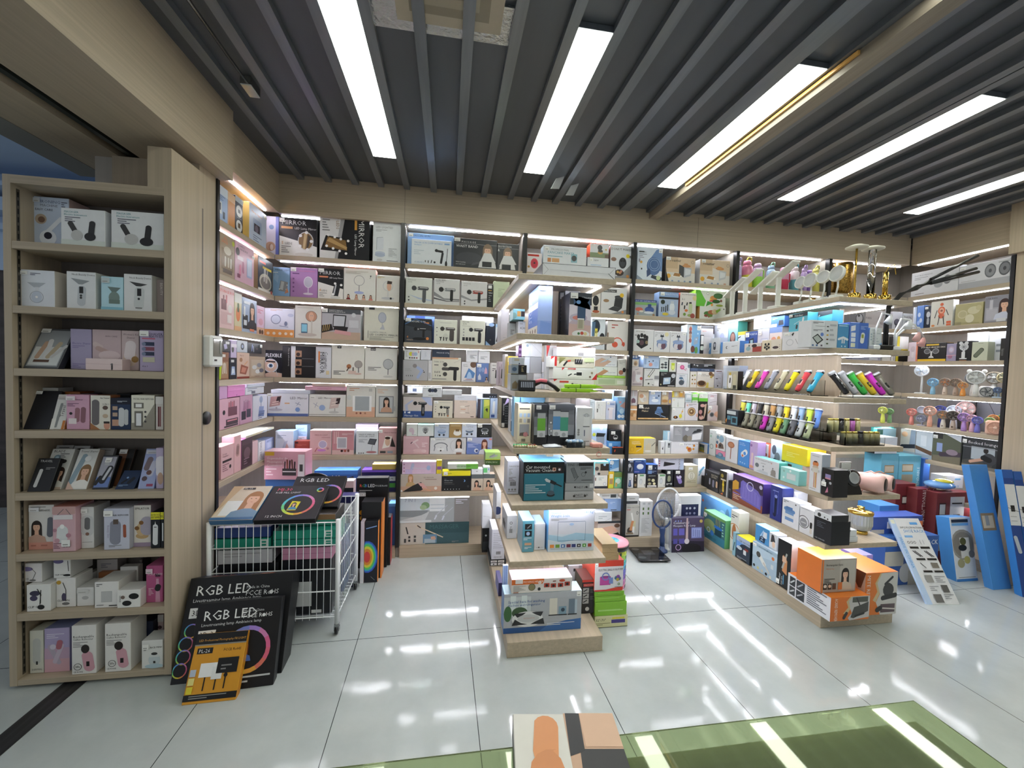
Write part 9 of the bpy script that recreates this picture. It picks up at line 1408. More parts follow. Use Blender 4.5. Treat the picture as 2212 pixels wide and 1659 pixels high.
2.815 2.943 2.353 1.685 .172 .09 0 0;medical_box;2f4a8f,27407a;p 1c2433 .3 .2 .75 .3 .7 .7 .35 .65/r .42 .35 .22 .25 a9c6cf/e .75 .25 .08 e6e6e6/t .35 .82 .1 dfe6f6 MONITOR/s .05 .75 .3 .2;navy blue box with a black meter
2.697 2.814 2.353 1.685 .181 .09 0 0;medical_box;d0d6e2,bcc3d3;r .3 .15 .6 .45 b9c6dd/r .35 .2 .5 .35 dfe6f0/s .1 .75 .3 .2;pale blue box with a white meter
2.58 2.695 2.353 1.685 .182 .09 0 0;medical_box;d9d0d0,c6bcbc;r 0 .78 1 .22 7f9cd3/E .35 .5 .2 .12 d99a84/e .75 .55 .08 c99a5a;beige box with a blue top band and baby face
2.689 2.862 2.353 1.866 .101 .09 0 0;medical_box;cfe0e6,b9d0d9;o .5 .25 .25 .02 888/k .7 .6 .25 .1 0 5a6064/l .05 .9 .6 2 .06 8fb0c0;pale blue box with tubing outline, stacked at the back
2.565 2.686 2.353 1.867 .078 .09 0 0;medical_box;4f80cf,3f70bc;p 3a3c44 .55 .1 .95 .15 .9 .6 .6 .6/r 0 0 .45 .3 e0e4ea/l .1 .8 .4 2 .08 c9d9f2;bright blue box with a dark cuff, stacked
2.297 2.44 2.273 1.809 .121 .078 0 0;medical_box;5fb9cf,4fa6bc;p 3a4048 0 .75 .2 .95 1 1 1 .8/t .3 .82 .1 e6f2f6 Nebulizer/k .75 .45 .6 .12 80 dfe6ea/k .45 .25 .25 .12 85 26282c/n .3 .4 .65 .6 .03 cfe6ee/s .02 .82 .2 .14;teal inhaler box stacked on the white one
2.2 2.367 2.353 1.685 .248 .08 0 0;medical_box;4fa9c3,3f98b3,5fb9d0;p 3a4048 .3 .85 .4 1 1 1 1 .9/t .35 .86 .08 dfeef3 er;large teal box near the spine panel's end
@-y|boxes on the clipper gondola|at the clipper gondola's second shelf end
2.097 2.275 2.09 1.685 .16 .09 0 0;medical_box;dfe1e6,cfd2d8;l .06 .92 .4 2 .04 333/l .15 .78 .4 1 .03 777/l .08 .64 .35 2 .04 444/p 26282c .05 .35 .25 .5 .48 .28 .26 .1/p b4bcb9 .09 .35 .25 .45 .42 .28 .26 .16/e .42 .48 .07 6a86c9/r .05 .04 .07 .06 4a6a9a/r .2 .04 .07 .06 4a6a9a/r .38 .04 .07 .06 6a5a6a/r .53 0 .47 1 d6d9de/r .58 .76 .08 .04 444/r .58 .6 .08 .05 3a3030/r .58 .44 .08 .05 c9a03a/r .58 .28 .08 .05 6a4a3a/r .58 .12 .08 .05 4a5a3a/l .7 .8 .25 4 .18 b0b4bb;wide white blood pressure monitor box
2.278 2.357 2.09 1.685 .147 .07 0 0;medical_box;4f93c3,4383b0;r .1 .9 .75 .03 c9e2f2/k .3 .4 .3 .1 20 dfe6ee/k .7 .4 .3 .1 -20 dfe6ee/r .38 .2 .1 .25 dfe6ee/r .55 .2 .1 .25 dfe6ee/e .4 .08 .03 cfe0f0/e .7 .08 .03 cfe0f0;mid blue box with a white Y-shaped device
2.361 2.491 2.09 1.685 .159 .08 0 0;medical_box;5f86d3,3f5fb9;p 4a70c4 .5 1 1 1 1 0 .5 0/p e6eaf2 .06 .65 .3 .7 .3 .9 .06 .85/r .08 .45 .24 .16 e6eaf2/r .08 .26 .24 .16 dfe6f2/r .08 .06 .24 .16 e2e6d0/k .7 .42 .42 .18 85 e2e6e2/r .64 .42 .12 .14 9aa34a/r .64 .28 .12 .06 e6e6e6/l .58 .85 .38 3 .05 a9c0ee;royal blue box with a white glucose meter
2.503 2.591 2.09 1.685 .133 .06 0 0;medical_box;d6dcdf,a9cdee;l .1 .88 .6 1 .03 8f9aa4/e .12 .7 .04 9fb4c0/e .12 .58 .04 9fb4c0/e .12 .46 .04 9fb4c0/l .25 .72 .6 5 .12 b4bec6/p 8fb9e6 .3 0 1 0 1 .35;pale box with a printed list
@-x|boxes on the clipper gondola|on the clipper gondola's third shelf
2.932 3.124 2.303 1.39 .197 .08 0 0;gadget_carton;b9c3d3,8f9aad;r 0 .9 1 .1 cdd6e2;grey blue carton at the wall end
2.869 2.991 2.243 1.39 .15 .05 0 0;clipper_box;b4b09c,1a1b1d;r 0 0 1 .04 17181a/k .3 .45 .75 .28 88 e9e9e9/k .3 .5 .3 .1 88 222/k .72 .5 .7 .25 90 c9c3a4/r .6 .05 .3 .2 3a3a30/e .3 .85 .08 c9a93a;clear fronted box with two white and gold clippers
@-x|boxes on the clipper gondola|on the clipper gondola's fourth shelf
2.868 2.998 2.263 1.1 .13 .06 0 0;clipper_box;27313f,17181c;r 0 .7 .8 .22 c9d3d9/r .4 .1 .55 .5 5f93a9/r .5 .2 .35 .3 1d2a36/r .05 .35 .3 .25 4f86a0;small dark box with a pale blue label
@-x|boxes on the clipper gondola|on the clipper gondola's fifth shelf
3.221 3.343 2.258 .805 .088 .05 0 0;pet_box;d9dce0,4a78b0;r .06 .1 .6 .75 4a5a5f/E .35 .4 .25 .2 7f8f5a/r .06 .1 .6 .18 b9a03a/r 0 0 1 .08 4a78b0;little white box with a blue base
3.135 3.221 2.273 .805 .224 .07 0 0;pet_box;dfe6e6,c9d3d3;E .4 .35 .3 .1 9fb0b0/E .4 .35 .2 .07 dfe6e6/t .1 .82 .06 333 SPA/r .1 .7 .3 .1 a9c9b9;tall white box with a ring shape
2.987 3.105 2.258 .805 .07 .07 0 0;pet_box;d98aa9,4f80a4;r 0 0 1 .4 5f90b0/E .5 .45 .3 .3 5a7f9a/E .45 .5 .2 .2 8fb0c9;pink and blue box with a round fish picture
2.995 3.111 2.258 .875 .137 .07 0 0;pet_box;e0e2e4,c9cccf;e .2 .78 .12 7fa0b4/e .6 .72 .22 8fb4cc/e .15 .45 .1 4f6f8f/p 6a5a50 .3 .1 .9 .15 .8 .4 .5 .5 .3 .35/p cf6a4a 0 .1 .2 .1 .2 .3 0 .35/e .5 .3 .08 222;white box with blue balls, stacked
2.847 2.987 2.258 .805 .197 .08 0 0;pet_box;d9dbe2,cdd0d8,e6e8ec;E .45 .72 .28 .13 a8694a/E .45 .72 .2 .08 b9805f/k .45 .38 .5 .05 88 9a5f44/l .2 .94 .5 1 .03 999;white box with a large brown brush
2.722 2.841 2.258 .805 .2 .08 0 0;pet_box;4f93df,3f78c0;k .55 .52 .4 .22 40 e6ecf2/e .6 .52 .07 4f93df/e .42 .42 .05 c9705a/t .1 .88 .05 cfe2f6 Pet collar/t .1 .82 .05 cfe2f6 and leg light/e .25 .15 .03 a9cdf0/e .45 .14 .03 a9cdf0/e .65 .13 .03 a9cdf0;bright blue box with a white retractable lead
2.643 2.72 2.258 .805 .213 .07 0 0;pet_box;c3a9d9,a98fc6;k .35 .35 .5 .1 88 e2c9d0/e .2 .85 .05 8a6aa9/E .3 .1 .3 .05 d9a080;tall lilac box
2.414 2.643 2.233 .805 .114 .07 0 0;pet_box;d9dbe0,5fb4b0,7fcfc9;t .06 .84 .09 4a5a5c Pet Grooming and Care Kit/E .14 .48 .08 .14 6a7078/e .4 .5 .06 8f959c/e .4 .3 .06 8f959c/E .8 .3 .1 .16 b0aaa4/p 8f8a86 .7 .1 .9 .05 .88 .45 .75 .5/e .78 .55 .04 444/p c3c9d0 .1 .1 .6 .02 .6 .2 .3 .25/e .72 .82 .03 d97a5a/n .3 .68 .5 .68 .02 777;white and teal pet grooming kit box
2.606 2.72 2.333 .805 .199 .07 0 0;pet_box;e0dfe0,d0603f;k .4 .6 .4 .12 5 a0563a/E .2 .6 .12 .12 b06a44/p 5a4a3a .4 .05 .7 .05 .65 .3 .45 .35/r .86 0 .14 1 d9683f/t .08 .85 .06 777 Pet Toy;white box with an orange edge and brown toy
2.502 2.604 2.333 .805 .248 .07 0 0;pet_box;c3d3e6,a9bed6;E .3 .7 .2 .14 4a525f/E .6 .5 .25 .14 6a737f/E .4 .35 .2 .12 3a4250/E .65 .25 .25 .1 7a8490/e .3 .9 .05 dfe9f5;pale blue box full of grey round bits
2.254 2.401 2.233 .805 .097 .06 0 0;clear_box;9fd6d3,84c6c3,b4e2df;r .35 .25 .5 .45 b9c9cc/r .37 .28 .46 .38 cfd9da/e .2 .3 .08 dff0ee/e .55 .85 .08 e9f3f2/e .2 .75 .08 8fb9b0;clear turquoise plastic box
2.28 2.45 2.308 .805 .121 .09 0 0;pet_box;8fcbd0,d0b0a4,a4dadd;r .05 .5 .3 .4 5a4a44/l .5 .8 .4 1 .04 dff0f0/r .85 0 .15 1 d3a99c;turquoise carton behind the clear plastic box
2.274 2.478 2.308 .926 .115 .14 0 0;pet_box;ecd52c,d3bb22,f2e04a;l .2 .55 .5 3 .1 f6eb8a;large plain yellow box, stacked
2.109 2.191 2.243 .805 .237 .06 0 0;pet_box;dadbe0,c6d0e2,e0e3ea;e .5 .72 .085 cf7f4a/E .5 .62 .26 .06 c9b49a/r .25 .5 .5 .12 d3cfc6/r .4 .1 .06 .4 d08a5a/r .52 .1 .06 .4 d9b04a/r .6 .1 .04 .4 d07a4a/k .5 .78 .1 .03 0 333/l .2 .92 .6 1 .03 999/r .15 .52 .12 .06 b9bcc0/r .75 .52 .12 .06 b9bcc0/l .1 .06 .5 1 .03 999;tall white box with an orange figure
2.018 2.097 2.233 .805 .164 .1 0 0;speaker_box;17171a,1f1f23;r .3 .62 .45 .18 8f86b9/r .3 .62 .45 .05 c98a9a/p c37f9a .35 .1 .6 .15 .55 .35/e .2 .52 .06 c9ccd0/e .75 .5 .05 a9acb4/s .05 .34 .4 .16;glossy black box with a pink screen picture
@-x|boxes on the clipper gondola|on the clipper gondola's sixth shelf
3.245 3.286 2.258 .51 .095 .05 0 0;small_carton;1d1e22,141518;;tiny black carton at the wall end
3.052 3.244 2.258 .51 .162 .08 0 0;lantern_box;25262c,1a1b20;k .4 .45 .35 .12 90 8f93a4/k .65 .4 .4 .16 90 77798f/k .88 .42 .35 .14 90 c9a98a/t .5 .8 .09 c3bda9 ELECTRIC/t .5 .7 .07 c3bda9 LANTERN/e .15 .75 .05 5a6a8a;black box with three lanterns
3.028 3.316 2.343 .51 .244 .08 0 0;lantern_box;1d1c20,222126;r .05 .3 .3 .35 6a4a5a/E .25 .35 .15 .08 a98a9a/k .6 .5 .35 .1 80 4a4c58;dark carton behind the lantern boxes
2.942 3.046 2.258 .51 .205 .08 0 0;lantern_box;26231c,d0d3d6,e0e3e6;k .5 .4 .5 .1 92 c9a93a/e .5 .45 .06 e6cf3a/e .35 .8 .08 9a8a3a/r .2 .62 .6 .06 c9c4b0/p d0703a .2 .05 .5 .02 .5 .12/r .9 0 .1 1 d6d9dc;black and yellow tool box with white side
2.891 2.939 2.263 .51 .147 .06 0 0;small_carton;1c1c22,15151a;t .2 .5 .06 c9c9d0 XP6/r .3 .4 .3 .1 555;slim black carton beside the purple lamp box
2.569 2.882 2.258 .51 .218 .1 0 0;lamp_box;5a4a8f,4a3a86,6a52a9;p 8a4f3a 0 0 1 0 1 .25 .5 .3 0 .45/p 3a2a44 0 .4 .3 .6 1 .6 1 1 0 1/p 6f66b9 .28 .2 .95 .1 .95 .55 .85 .7 .35 .88 .28 .8/p 7d74c6 .33 .25 .9 .16 .9 .5 .8 .62 .38 .8/n .42 .3 .42 .75 .012 5a52a9/n .52 .28 .52 .7 .012 5a52a9/n .62 .25 .62 .66 .012 5a52a9/n .72 .22 .72 .62 .012 5a52a9/n .82 .2 .82 .57 .012 5a52a9/o .6 .75 .16 .03 c9c6e6/p c99a3a 0 .4 .22 .5 .22 .75 .1 .8 0 .7/r .02 .3 .24 .03 8a80d0/l .04 .24 .3 3 .06 e0c9b0/e .94 .86 .07 c3bedd;large purple box with a mosquito lamp like a handbag
2.402 2.501 2.258 .51 .238 .09 0 0;lamp_box;2f3a86,25306f,3a4aa0;k .45 .4 .6 .12 88 1a2040/n .35 .2 .35 .9 .02 4a5ab4/n .7 .2 .7 .9 .02 4a5ab4/e .5 .7 .05 8f9ce0/l .2 .85 .5 1 .04 a9b4ee;navy blue torch box
2.376 2.504 2.353 .51 .215 .08 0 0;lamp_box;dfe2ea,cfd3dd;e .3 .8 .05 333/e .6 .78 .05 333/s .1 .82 .2 .12;white carton with two dots behind the lunch box
2.262 2.397 2.258 .51 .179 .09 0 0;lunch_box_carton;e2e4ea,cfd2da,dfe2e8;r .2 .22 .5 .42 6f93c3/r .2 .34 .5 .12 dadde2/k .45 .62 .5 .14 -6 5f86b9/r .25 .62 .38 .12 4f78ad/l .08 .92 .3 2 .05 444/e .8 .9 .03 555;white box with a blue banded lunch box
2.153 2.258 2.258 .51 .168 .09 0 0;lunch_box_carton;dedfe4,c9ccd4,e2e4e8;o .3 .45 .24 .025 333/k .3 .42 .34 .32 90 8f8f96/r .13 .4 .34 .04 c9c9cc/k .82 .42 .24 .1 90 222/k .82 .2 .2 .1 90 d6cfc6/l .1 .95 .6 1 .02 555;white box with a black-lined flask shape
2.036 2.151 2.258 .51 .145 .13 0 0;charger_box;1d1f26,17191f,2a2d34;l .15 .82 .5 4 .07 5a606c/t .06 .08 .05 c9ccd0 CAR CHARGER;black car charger box
2.028 2.14 2.243 .655 .042 .12 0 0;charger_box;dadde2,26282c,2c2e33;e .3 .5 .3 333/e .62 .4 .12 333/e .8 .3 .12 333/r 0 0 1 .1 222;small black and white carton on the black charger box
@-y|boxes on the clipper gondola|at the clipper gondola's sixth shelf end
2.388 2.49 2.075 .51 .037 .06 0 0;small_carton;dcdfe3,c9ccd1,e6e8ea;n 0 .3 1 .25 .05 b9bcc0;flat white carton beside the glass jar
2.382 2.481 2.075 .547 .04 .06 0 0;small_carton;dfe2e6,cfd2d6,b9bcc2;e .5 1 .2 777;flat white carton with a grey round print, stacked
@-x|boxes on the clipper gondola|on the clipper gondola's base
3.019 3.439 2.363 .083 .321 .07 0 0;fountain_box;4f78b9,8fb9d9,a9c9e0;p 5f93cc 0 .3 1 .3 1 1 0 1/E .2 .35 .06 .3 c9a05a/E .5 .4 .08 .3 b99a6a/E .75 .45 .16 .35 8fb4dd/E .35 .5 .1 .2 6aa0d0/e .1 .8 .04 d96a4a/E .9 .7 .06 .2 4a6a9a;long blue aquarium picture box at the back
2.945 3.221 2.258 .083 .235 .1 0 0;cutlery_box;3a6a72,6fb97f,8fd0a0;r 0 0 1 .3 3f7f96/r 0 .75 .1 .25 cfd9d3/E .3 .5 .3 .25 8f9f6a/e .42 .3 .1 3f80d0/o .25 .35 .1 .03 cfe0f0/r .55 .3 .3 .25 1f3f4a/n .6 .55 .6 .95 .02 d9a94a/n .68 .55 .68 .9 .02 c98a3a/n .76 .55 .76 .95 .02 c9b04a/E .7 .6 .2 .06 2f6fc0/r 0 .9 1 .1 6a9a5a/l .88 .8 .08 5 .1 a9d9c0/t .1 .08 .08 2a5a6a GARDEN SET/s .02 .82 .14 .1;green and blue toy set box at the wall end
2.835 2.929 2.293 .083 .337 .09 0 0;pet_box;dedfd6,c9cbc4,eceee9;E .45 .5 .25 .18 b0703f/o .45 .5 .2 .02 c98a5a/l .1 .88 .7 2 .05 444/E .45 .42 .12 .08 7a4a2a;tall white box with a brown round shape
2.818 2.852 2.258 .083 .187 .033 0 0;slim_carton;8fb9c9,7aa6b6;k .5 .4 .4 .05 80 3a4a50;slim blue green carton beside the car vacuum box
2.665 2.812 2.258 .083 .179 .11 0 0;vacuum_box;2f3a4a,25303c,e6dd2f;r 0 .75 1 .25 a9b9d3/t .2 .78 .09 1d2026 CAR VACUUM/p 6fa0dd 0 .4 .4 .7 .6 .75 0 .78/E .25 .5 .2 .08 c9d3dd/r .55 .32 .2 .2 dfe3e6/r .0 .0 .8 .1 17181c/l .1 .1 .7 2 .05 a9b4c0/r .65 .52 .25 .1 8a3a34;dark car vacuum box with a yellow lid
2.414 2.64 2.258 .083 .206 .09 0 0;vacuum_box;a9c0d3,8fa6b9,c9d9e6;p b9cfe0 0 .5 1 .7 1 .85 0 .9/k .4 .5 .5 .16 -42 dfe2e0/k .26 .62 .2 .2 -30 4a4a48/k .6 .3 .4 .07 -42 c9c6c0/e .85 .75 .06 d9804a/r .78 .38 .1 .15 cfd6dc/e .1 .16 .05 333/e .27 .14 .05 c9c68a/e .44 .12 .05 cfc9b9/e .61 .1 .05 222/e .78 .08 .05 d9d9cf/t .25 .88 .06 2a5a7a VACUUM BRUSH/s .02 .86 .16 .1;pale blue vacuum box with a grey handheld vacuum
2.52 2.652 2.283 .289 .121 .08 0 0;steamer_box;4f93cc,6fb4e0,8fcdee;p dfe6ee .55 .35 .85 .4 .85 .75 .6 .75/p 26324a .3 .1 .7 .05 .75 .35 .4 .5/V .6 .1 .2 c9e6f9 360/k .5 .6 .5 .08 60 a9cdee;bright blue steamer box, stacked
2.451 2.52 2.283 .289 .113 .08 0 0;steamer_box;d9dde3,c6cbd3,e6e9ee;p 3a3a3e .2 .4 .8 .5 .6 .9 .3 .9/E .6 .3 .2 .2 e6c9b0;white box with a dark hair dryer, stacked
2.303 2.414 2.258 .083 .322 .09 0 0;tool_box;17181a,e3e5e9,eceef0;p c98a5a .4 .35 .75 .3 .75 .6 .45 .7/n .4 .4 .7 .75 .04 a9a9a4/r .38 .55 .3 .12 d9b49a/V .3 .05 .15 e6e9ea Polisher/V .45 .05 .1 e6e9ea 3000 rpm/r .5 .08 .06 .2 5fa0c9/s .02 .04 .25 .1;black polisher box with orange parts
2.277 2.417 2.368 .083 .293 .09 0 0;cleaner_box;8f959a,c9cbd0,e0e2e6;r .05 .5 .85 .36 cfd1d3/r .05 .08 .85 .36 c3c6c9/p 222 .3 .55 .75 .52 .8 .65 .5 .75 .3 .65/p 222 .35 .12 .8 .08 .75 .2 .55 .35 .4 .3/n .6 .7 .8 .78 .05 3a2a26/e .55 .3 .1 3a3c40/l .1 .93 .6 1 .04 dfe3e6;grey cleaner box with two black and white photos
@-y|boxes on the clipper gondola|on the clipper gondola's base end
2.23 2.498 1.99 .083 .144 .3 0 0;mite_remover_box;d9742f,dfe0e6,df7f35;p c9b48a .33 .3 .45 .55 .4 .8 .5 1 .56 1 .46 .75 .52 .5 .42 .25/p c0bdbc .5 .5 .46 .8 .56 1 1 1 1 .1 .5 0 .45 .1 .55 .3/p 4a4a48 .52 .12 .6 .55 .72 .6 .97 .75 .97 .35 .6 .08/k .75 .22 .5 .1 14 2d2d2e/r .55 .75 .4 .22 55574f/n .65 .95 .75 .6 .05 3a3238/k .38 .22 .35 .14 60 3a3a3c/v .1 .95 .08 f0e0d0 ACARID REMOVER;orange mite remover box lying along the front corner;;r .0 0 1 1 dfe0e6/r .05 .5 .14 .4 2a2c33/r .22 .5 .2 .4 33363c/r .05 .08 .14 .38 3a3c40/r .22 .08 .2 .38 2f3238/n .07 .6 .17 .8 .06 c9ccd0/n .25 .6 .38 .85 .06 a9acb4/n .07 .2 .17 .35 .06 c9ccd0/n .25 .2 .38 .4 .06 a9acb4/l .48 .9 .44 9 .09 5a606a
2.498 2.727 2.02 .083 .262 .26 0 0;mite_remover_box;d9772f,b9aca0,e08235;p c9b48a .25 .35 .38 .55 .3 .75 .45 .98 .52 .98 .38 .75 .46 .52 .34 .3/p c6c4c0 .4 .98 .5 .98 .36 .75 .46 .5 .35 .3 .5 .0 1 0 1 1/k .72 .58 .3 .34 8 3a3b3c/k .75 .42 .45 .12 10 2b2b2d/k .72 .8 .3 .06 40 33353a/r .5 .05 .45 .2 5a4a50/n .5 .16 .95 .12 .03 cfc6c0/k .45 .14 .2 .12 30 2d2d30/v .04 .95 .11 f0e0d0 MITE REMOVER;tall orange mite remover box;;p 5a4236 .3 .5 .9 .6 1 1 .5 1/E .5 .5 .35 .3 d0a890
2.21 2.453 2.04 .227 .203 .17 0 0;tote_box;a9a198,d9752c,e69a3a;r .04 .04 .92 .92 aba49b/r .52 .04 .44 .92 b9b4ab/W .68 .08 .68 241c18 c9bba9/r .48 .08 .12 .22 d0743a/t .12 .8 .06 3a3430 Rectangular Style/t .12 .7 .04 c9763f Makeup bag/l .08 .4 .3 3 .05 3a3430/r .06 .1 .1 .18 3a2a22/r .19 .1 .1 .18 3a2a22/r .32 .1 .1 .18 5a3a26/e .11 .2 .05 e0cfc0/e .24 .2 .05 d9b49a/r 0 0 .04 1 d9752c;orange and grey tote box, stacked
2.838 2.967 2.36 .083 .197 .12 0 0;small_carton;a08fd9,8f7fcc,b9b0e6;t .05 .3 .2 e6e0f6 Cleaner/r .1 .9 .5 .1 e0d9f0;purple carton behind the tall orange box
@-x|boxes on the fan wall|on the fan wall's top shelf
2.831 3.186 4.235 2.283 .22 .08 0 0;fan_box;dcdee2,c6c9ce;t .07 .82 .06 8f9399 DOUBLE HEADED/l .07 .74 .3 2 .06 a4a8ae/E .45 .55 .07 .14 8f9399/E .78 .5 .08 .18 77797f/E .6 .35 .09 .12 a9adb3/r 0 .4 1 .02 b4b7bd/l .1 .08 .2 1 .05 777;long white double fan box towards the corner
2.511 2.828 4.235 2.283 .197 .08 0 0;fan_box;dadce2,c3c6cc;r 0 0 1 .26 b0b3ba/E .63 .6 .11 .28 6a6d73/E .63 .6 .09 .22 8f9297/E .63 .6 .03 .08 5a5d63/E .9 .6 .11 .28 5a5d63/E .9 .6 .09 .22 7f8288/E .9 .6 .03 .08 4a4d53/r .78 .86 .2 .03 9a9da3/l .05 .3 .3 1 .04 999/s .02 .82 .12 .1;long white box with two round grey fans
@-x|boxes on the fan wall|on the fan wall's second shelf
3.126 3.156 4.235 1.985 .201 .06 0 0;slim_carton;dfe4ee,cfd5e2;r .5 0 .5 1 b9c9e6;slim white carton in the corner
3.067 3.124 4.235 1.985 .209 .08 0 0;fan_box;5f86cc,4f74b8;E .35 .6 .2 .1 cfdcf2/E .6 .35 .2 .1 cfdcf2/E .3 .25 .2 .1 a9c0ee;blue box with white fan heads
3.016 3.067 4.24 1.985 .199 .08 0 0;fan_box;222938,1a202c;E .6 .6 .3 .14 c9ccd3/k .6 .3 .3 .1 90 a9acb4/s .1 .85 .5 .1;black box with a white fan, partly hidden
2.854 3.016 4.235 1.985 .227 .06 0 0;fan_box;dcdad0,e9ebee;E .5 .62 .16 .16 d9663a/E .5 .62 .11 .11 e6a98a/e .5 .62 .04 8a4a34/E .5 .86 .08 .06 d9663a/n .3 .65 .2 .35 .025 333/n .7 .65 .82 .42 .025 333/k .5 .42 .2 .2 0 cf6a4a/n .42 .4 .36 .08 .025 333/n .58 .4 .64 .08 .025 333/r .75 .12 .2 .08 d9683f/r .75 .03 .2 .07 d9683f/E .15 .06 .08 .04 d9884a;white box with an orange octopus-legged fan
2.656 2.838 4.235 1.985 .177 .08 0 0;fan_box;b3ac7f,9f986d;E .28 .5 .18 .2 c9c3a0/E .28 .5 .14 .15 b9b38a/E .68 .65 .22 .18 cfcaa9/E .55 .28 .16 .2 d6d2b6/E .85 .75 .1 .12 c3bd94/r 0 0 .25 .15 9a9370/n .1 .1 .9 .05 .02 8a845f;olive box with pale round fans
2.507 2.648 4.235 1.985 .211 .08 0 0;fan_box;8f8f99,7d7d87;r .05 .06 .55 .5 a9a9b3/r .1 .1 .45 .4 b6b6c0/r .22 .5 .14 .35 c3c3cc/t .05 .88 .06 3a3a40 USB FAN/W .85 .1 .8 3a2422 cdd3e6/r .55 .02 .4 .12 d6d9e0;grey box with a woman and a square fan
@-y|boxes on the fan wall|on the corner bay's second shelf
3.807 4.081 3.23 1.985 .166 .08 0 0;fan_box;b0aaaa,9a9494;t .03 .5 .14 5a5658 FAN/E .75 .5 .25 .3 938c8c/E .72 .55 .16 .2 a9a2a2/r .0 0 .5 .2 c3bebe;grey mauve fan box with large letters
3.637 3.804 3.23 1.985 .158 .08 0 0;fan_box;8f8f93,7a7a7e;E .65 .5 .28 .35 4a4a50/E .65 .55 .2 .25 a9a9af/e .6 .7 .08 333/r 0 0 .4 1 6a6a70;grey box with a dark round fan
4.109 4.22 3.23 1.985 .168 .08 0 0;fan_box;dcdde6,c6c7d3;E .45 .4 .3 .2 4a4a58/E .45 .45 .22 .14 6f6f80/r .3 .08 .3 .12 5a5a68;white box with a purple grey desk fan
4.224 4.333 3.23 1.985 .157 .08 0 0;fan_box;dfe1e6,cdcfd6;E .5 .4 .3 .2 b4b7c0/k .7 .6 .3 .06 40 333/r 0 .85 1 .1 cfd3da/t .1 .75 .1 333 Desk Fan;white desk fan box in the corner
@-x|boxes on the fan wall|on the fan wall's third shelf
3.099 3.175 4.235 1.685 .178 .06 0 0;fan_box;d0c3cf,c9705a;E .5 .65 .25 .15 c3b4c0/k .5 .35 .3 .12 90 dcd3da/r .85 0 .15 1 d9805f;pinkish box with an orange edge
2.883 3.097 4.235 1.685 .163 .08 0 0;fan_box;1d1b1c,141314,e09a4a;r 0 0 1 .12 e0b92e/r .3 .86 .45 .08 d9b43a/t .12 .73 .08 e6e0d0 DOUBLE HEADED FAN/E .35 .55 .12 .15 8f9094/E .35 .55 .09 .11 5a5b60/E .65 .55 .12 .15 8f9094/E .65 .55 .09 .11 5a5b60/r .47 .25 .06 .3 cfcfcf/p cfcfcf .4 .18 .6 .18 .56 .28 .44 .28;black and yellow double headed fan box
2.812 2.881 4.235 1.685 .148 .06 0 0;fan_box;9a93b0,8680a0,a9cdec;E .5 .65 .3 .2 b9a4b9/E .5 .65 .2 .12 c9c3d6/E .4 .25 .25 .12 a4708a/r 0 .3 1 .05 c9a0b0;purple box with small round fans
2.712 2.811 4.235 1.685 .165 .07 0 0;fan_box;17181b,101113;f .5 .62 .62 d3d6da 77797f/e .3 .9 .08 d3d6da/e .68 .9 .08 d3d6da/r .38 .1 .24 .35 d9dbde/r .25 .08 .5 .06 cfd1d5/r .25 .01 .5 .02 c98a5a;black box with a bear-eared white fan
2.609 2.71 4.235 1.685 .152 .07 0 0;fan_box;c3c9b4,aeb49f;k .45 .42 .6 .22 55 4f5648/k .45 .42 .5 .15 55 6a7260/l .4 .92 .3 1 .03 555;pale green box with a dark oval device
2.502 2.537 4.235 1.685 .171 .07 0 0;fan_box;22211f,191817;k .4 .35 .3 .08 90 5a5a58/l .2 .5 .5 2 .06 777;black box against the black post
2.655 2.794 4.31 1.685 .239 .06 0 0;fan_box;dfe3e9,d0d5dd;l .25 .6 .5 2 .15 777;white carton standing at the back
2.548 2.653 4.31 1.685 .232 .06 0 0;fan_box;dde2ea,cfd5dd;l .45 .5 .5 2 .2 8f95a0;white carton at the back near the black post
@-y|boxes on the fan wall|on the corner bay's third shelf
4.022 4.169 3.23 1.685 .066 .06 0 0;fan_box;c9c8c6,b5b4b2;r .6 .1 .3 .8 777/r .65 .1 .2 .8 c9c8c6;grey white carton with a bar code
4.173 4.304 3.23 1.685 .239 .07 0 0;fan_box;d9c83a,1d1c1b;r .2 0 .8 .45 1d1c1b/r .0 .5 .25 .5 e0d04a/r .25 .5 .75 .5 e6e9ea;black and yellow carton behind the white lamps
3.687 4.004 3.23 1.685 .06 .06 0 0;fan_box;8a8da3,77798f;r 0 .5 1 .5 a9acc0/r .6 .1 .3 .3 c3c6d3;dull lilac carton below the lamp clamps
@-x|boxes on the fan wall|on the fan wall's fifth shelf
2.774 2.98 4.42 1.1 .261 .06 0 0;gadget_carton;4a4648,3f3c3e;E .5 .5 .3 .3 5a5658;dark blurred carton behind the hand fans
2.611 2.769 4.42 1.1 .266 .06 0 0;gadget_carton;6a6c74,5a5c64;n .5 .9 .8 .5 .02 333;grey carton at the back near the black post
@-x|boxes on the fan wall|on the fan wall's sixth shelf
3.079 3.208 4.25 .81 .244 .1 0 0;lounge_box;cfc9c0,b9b3aa;E .3 .8 .2 .1 d9b08a/p 8fa0b4 .6 .3 1 .3 1 1 .7 1/k .6 .35 .6 .16 10 2a2f38/r 0 0 1 .15 a9c0cc/r 0 0 .03 1 8a7560;pale box with a dark curved lounger
2.946 3.077 4.25 .81 .244 .1 0 0;lounge_box;c3cdd6,b0bac3;k .45 .3 .7 .16 -15 6a4f3c/r .3 .45 .35 .4 d6dde4/r 0 0 1 .15 9fb0ba;pale box with a brown curved lounger
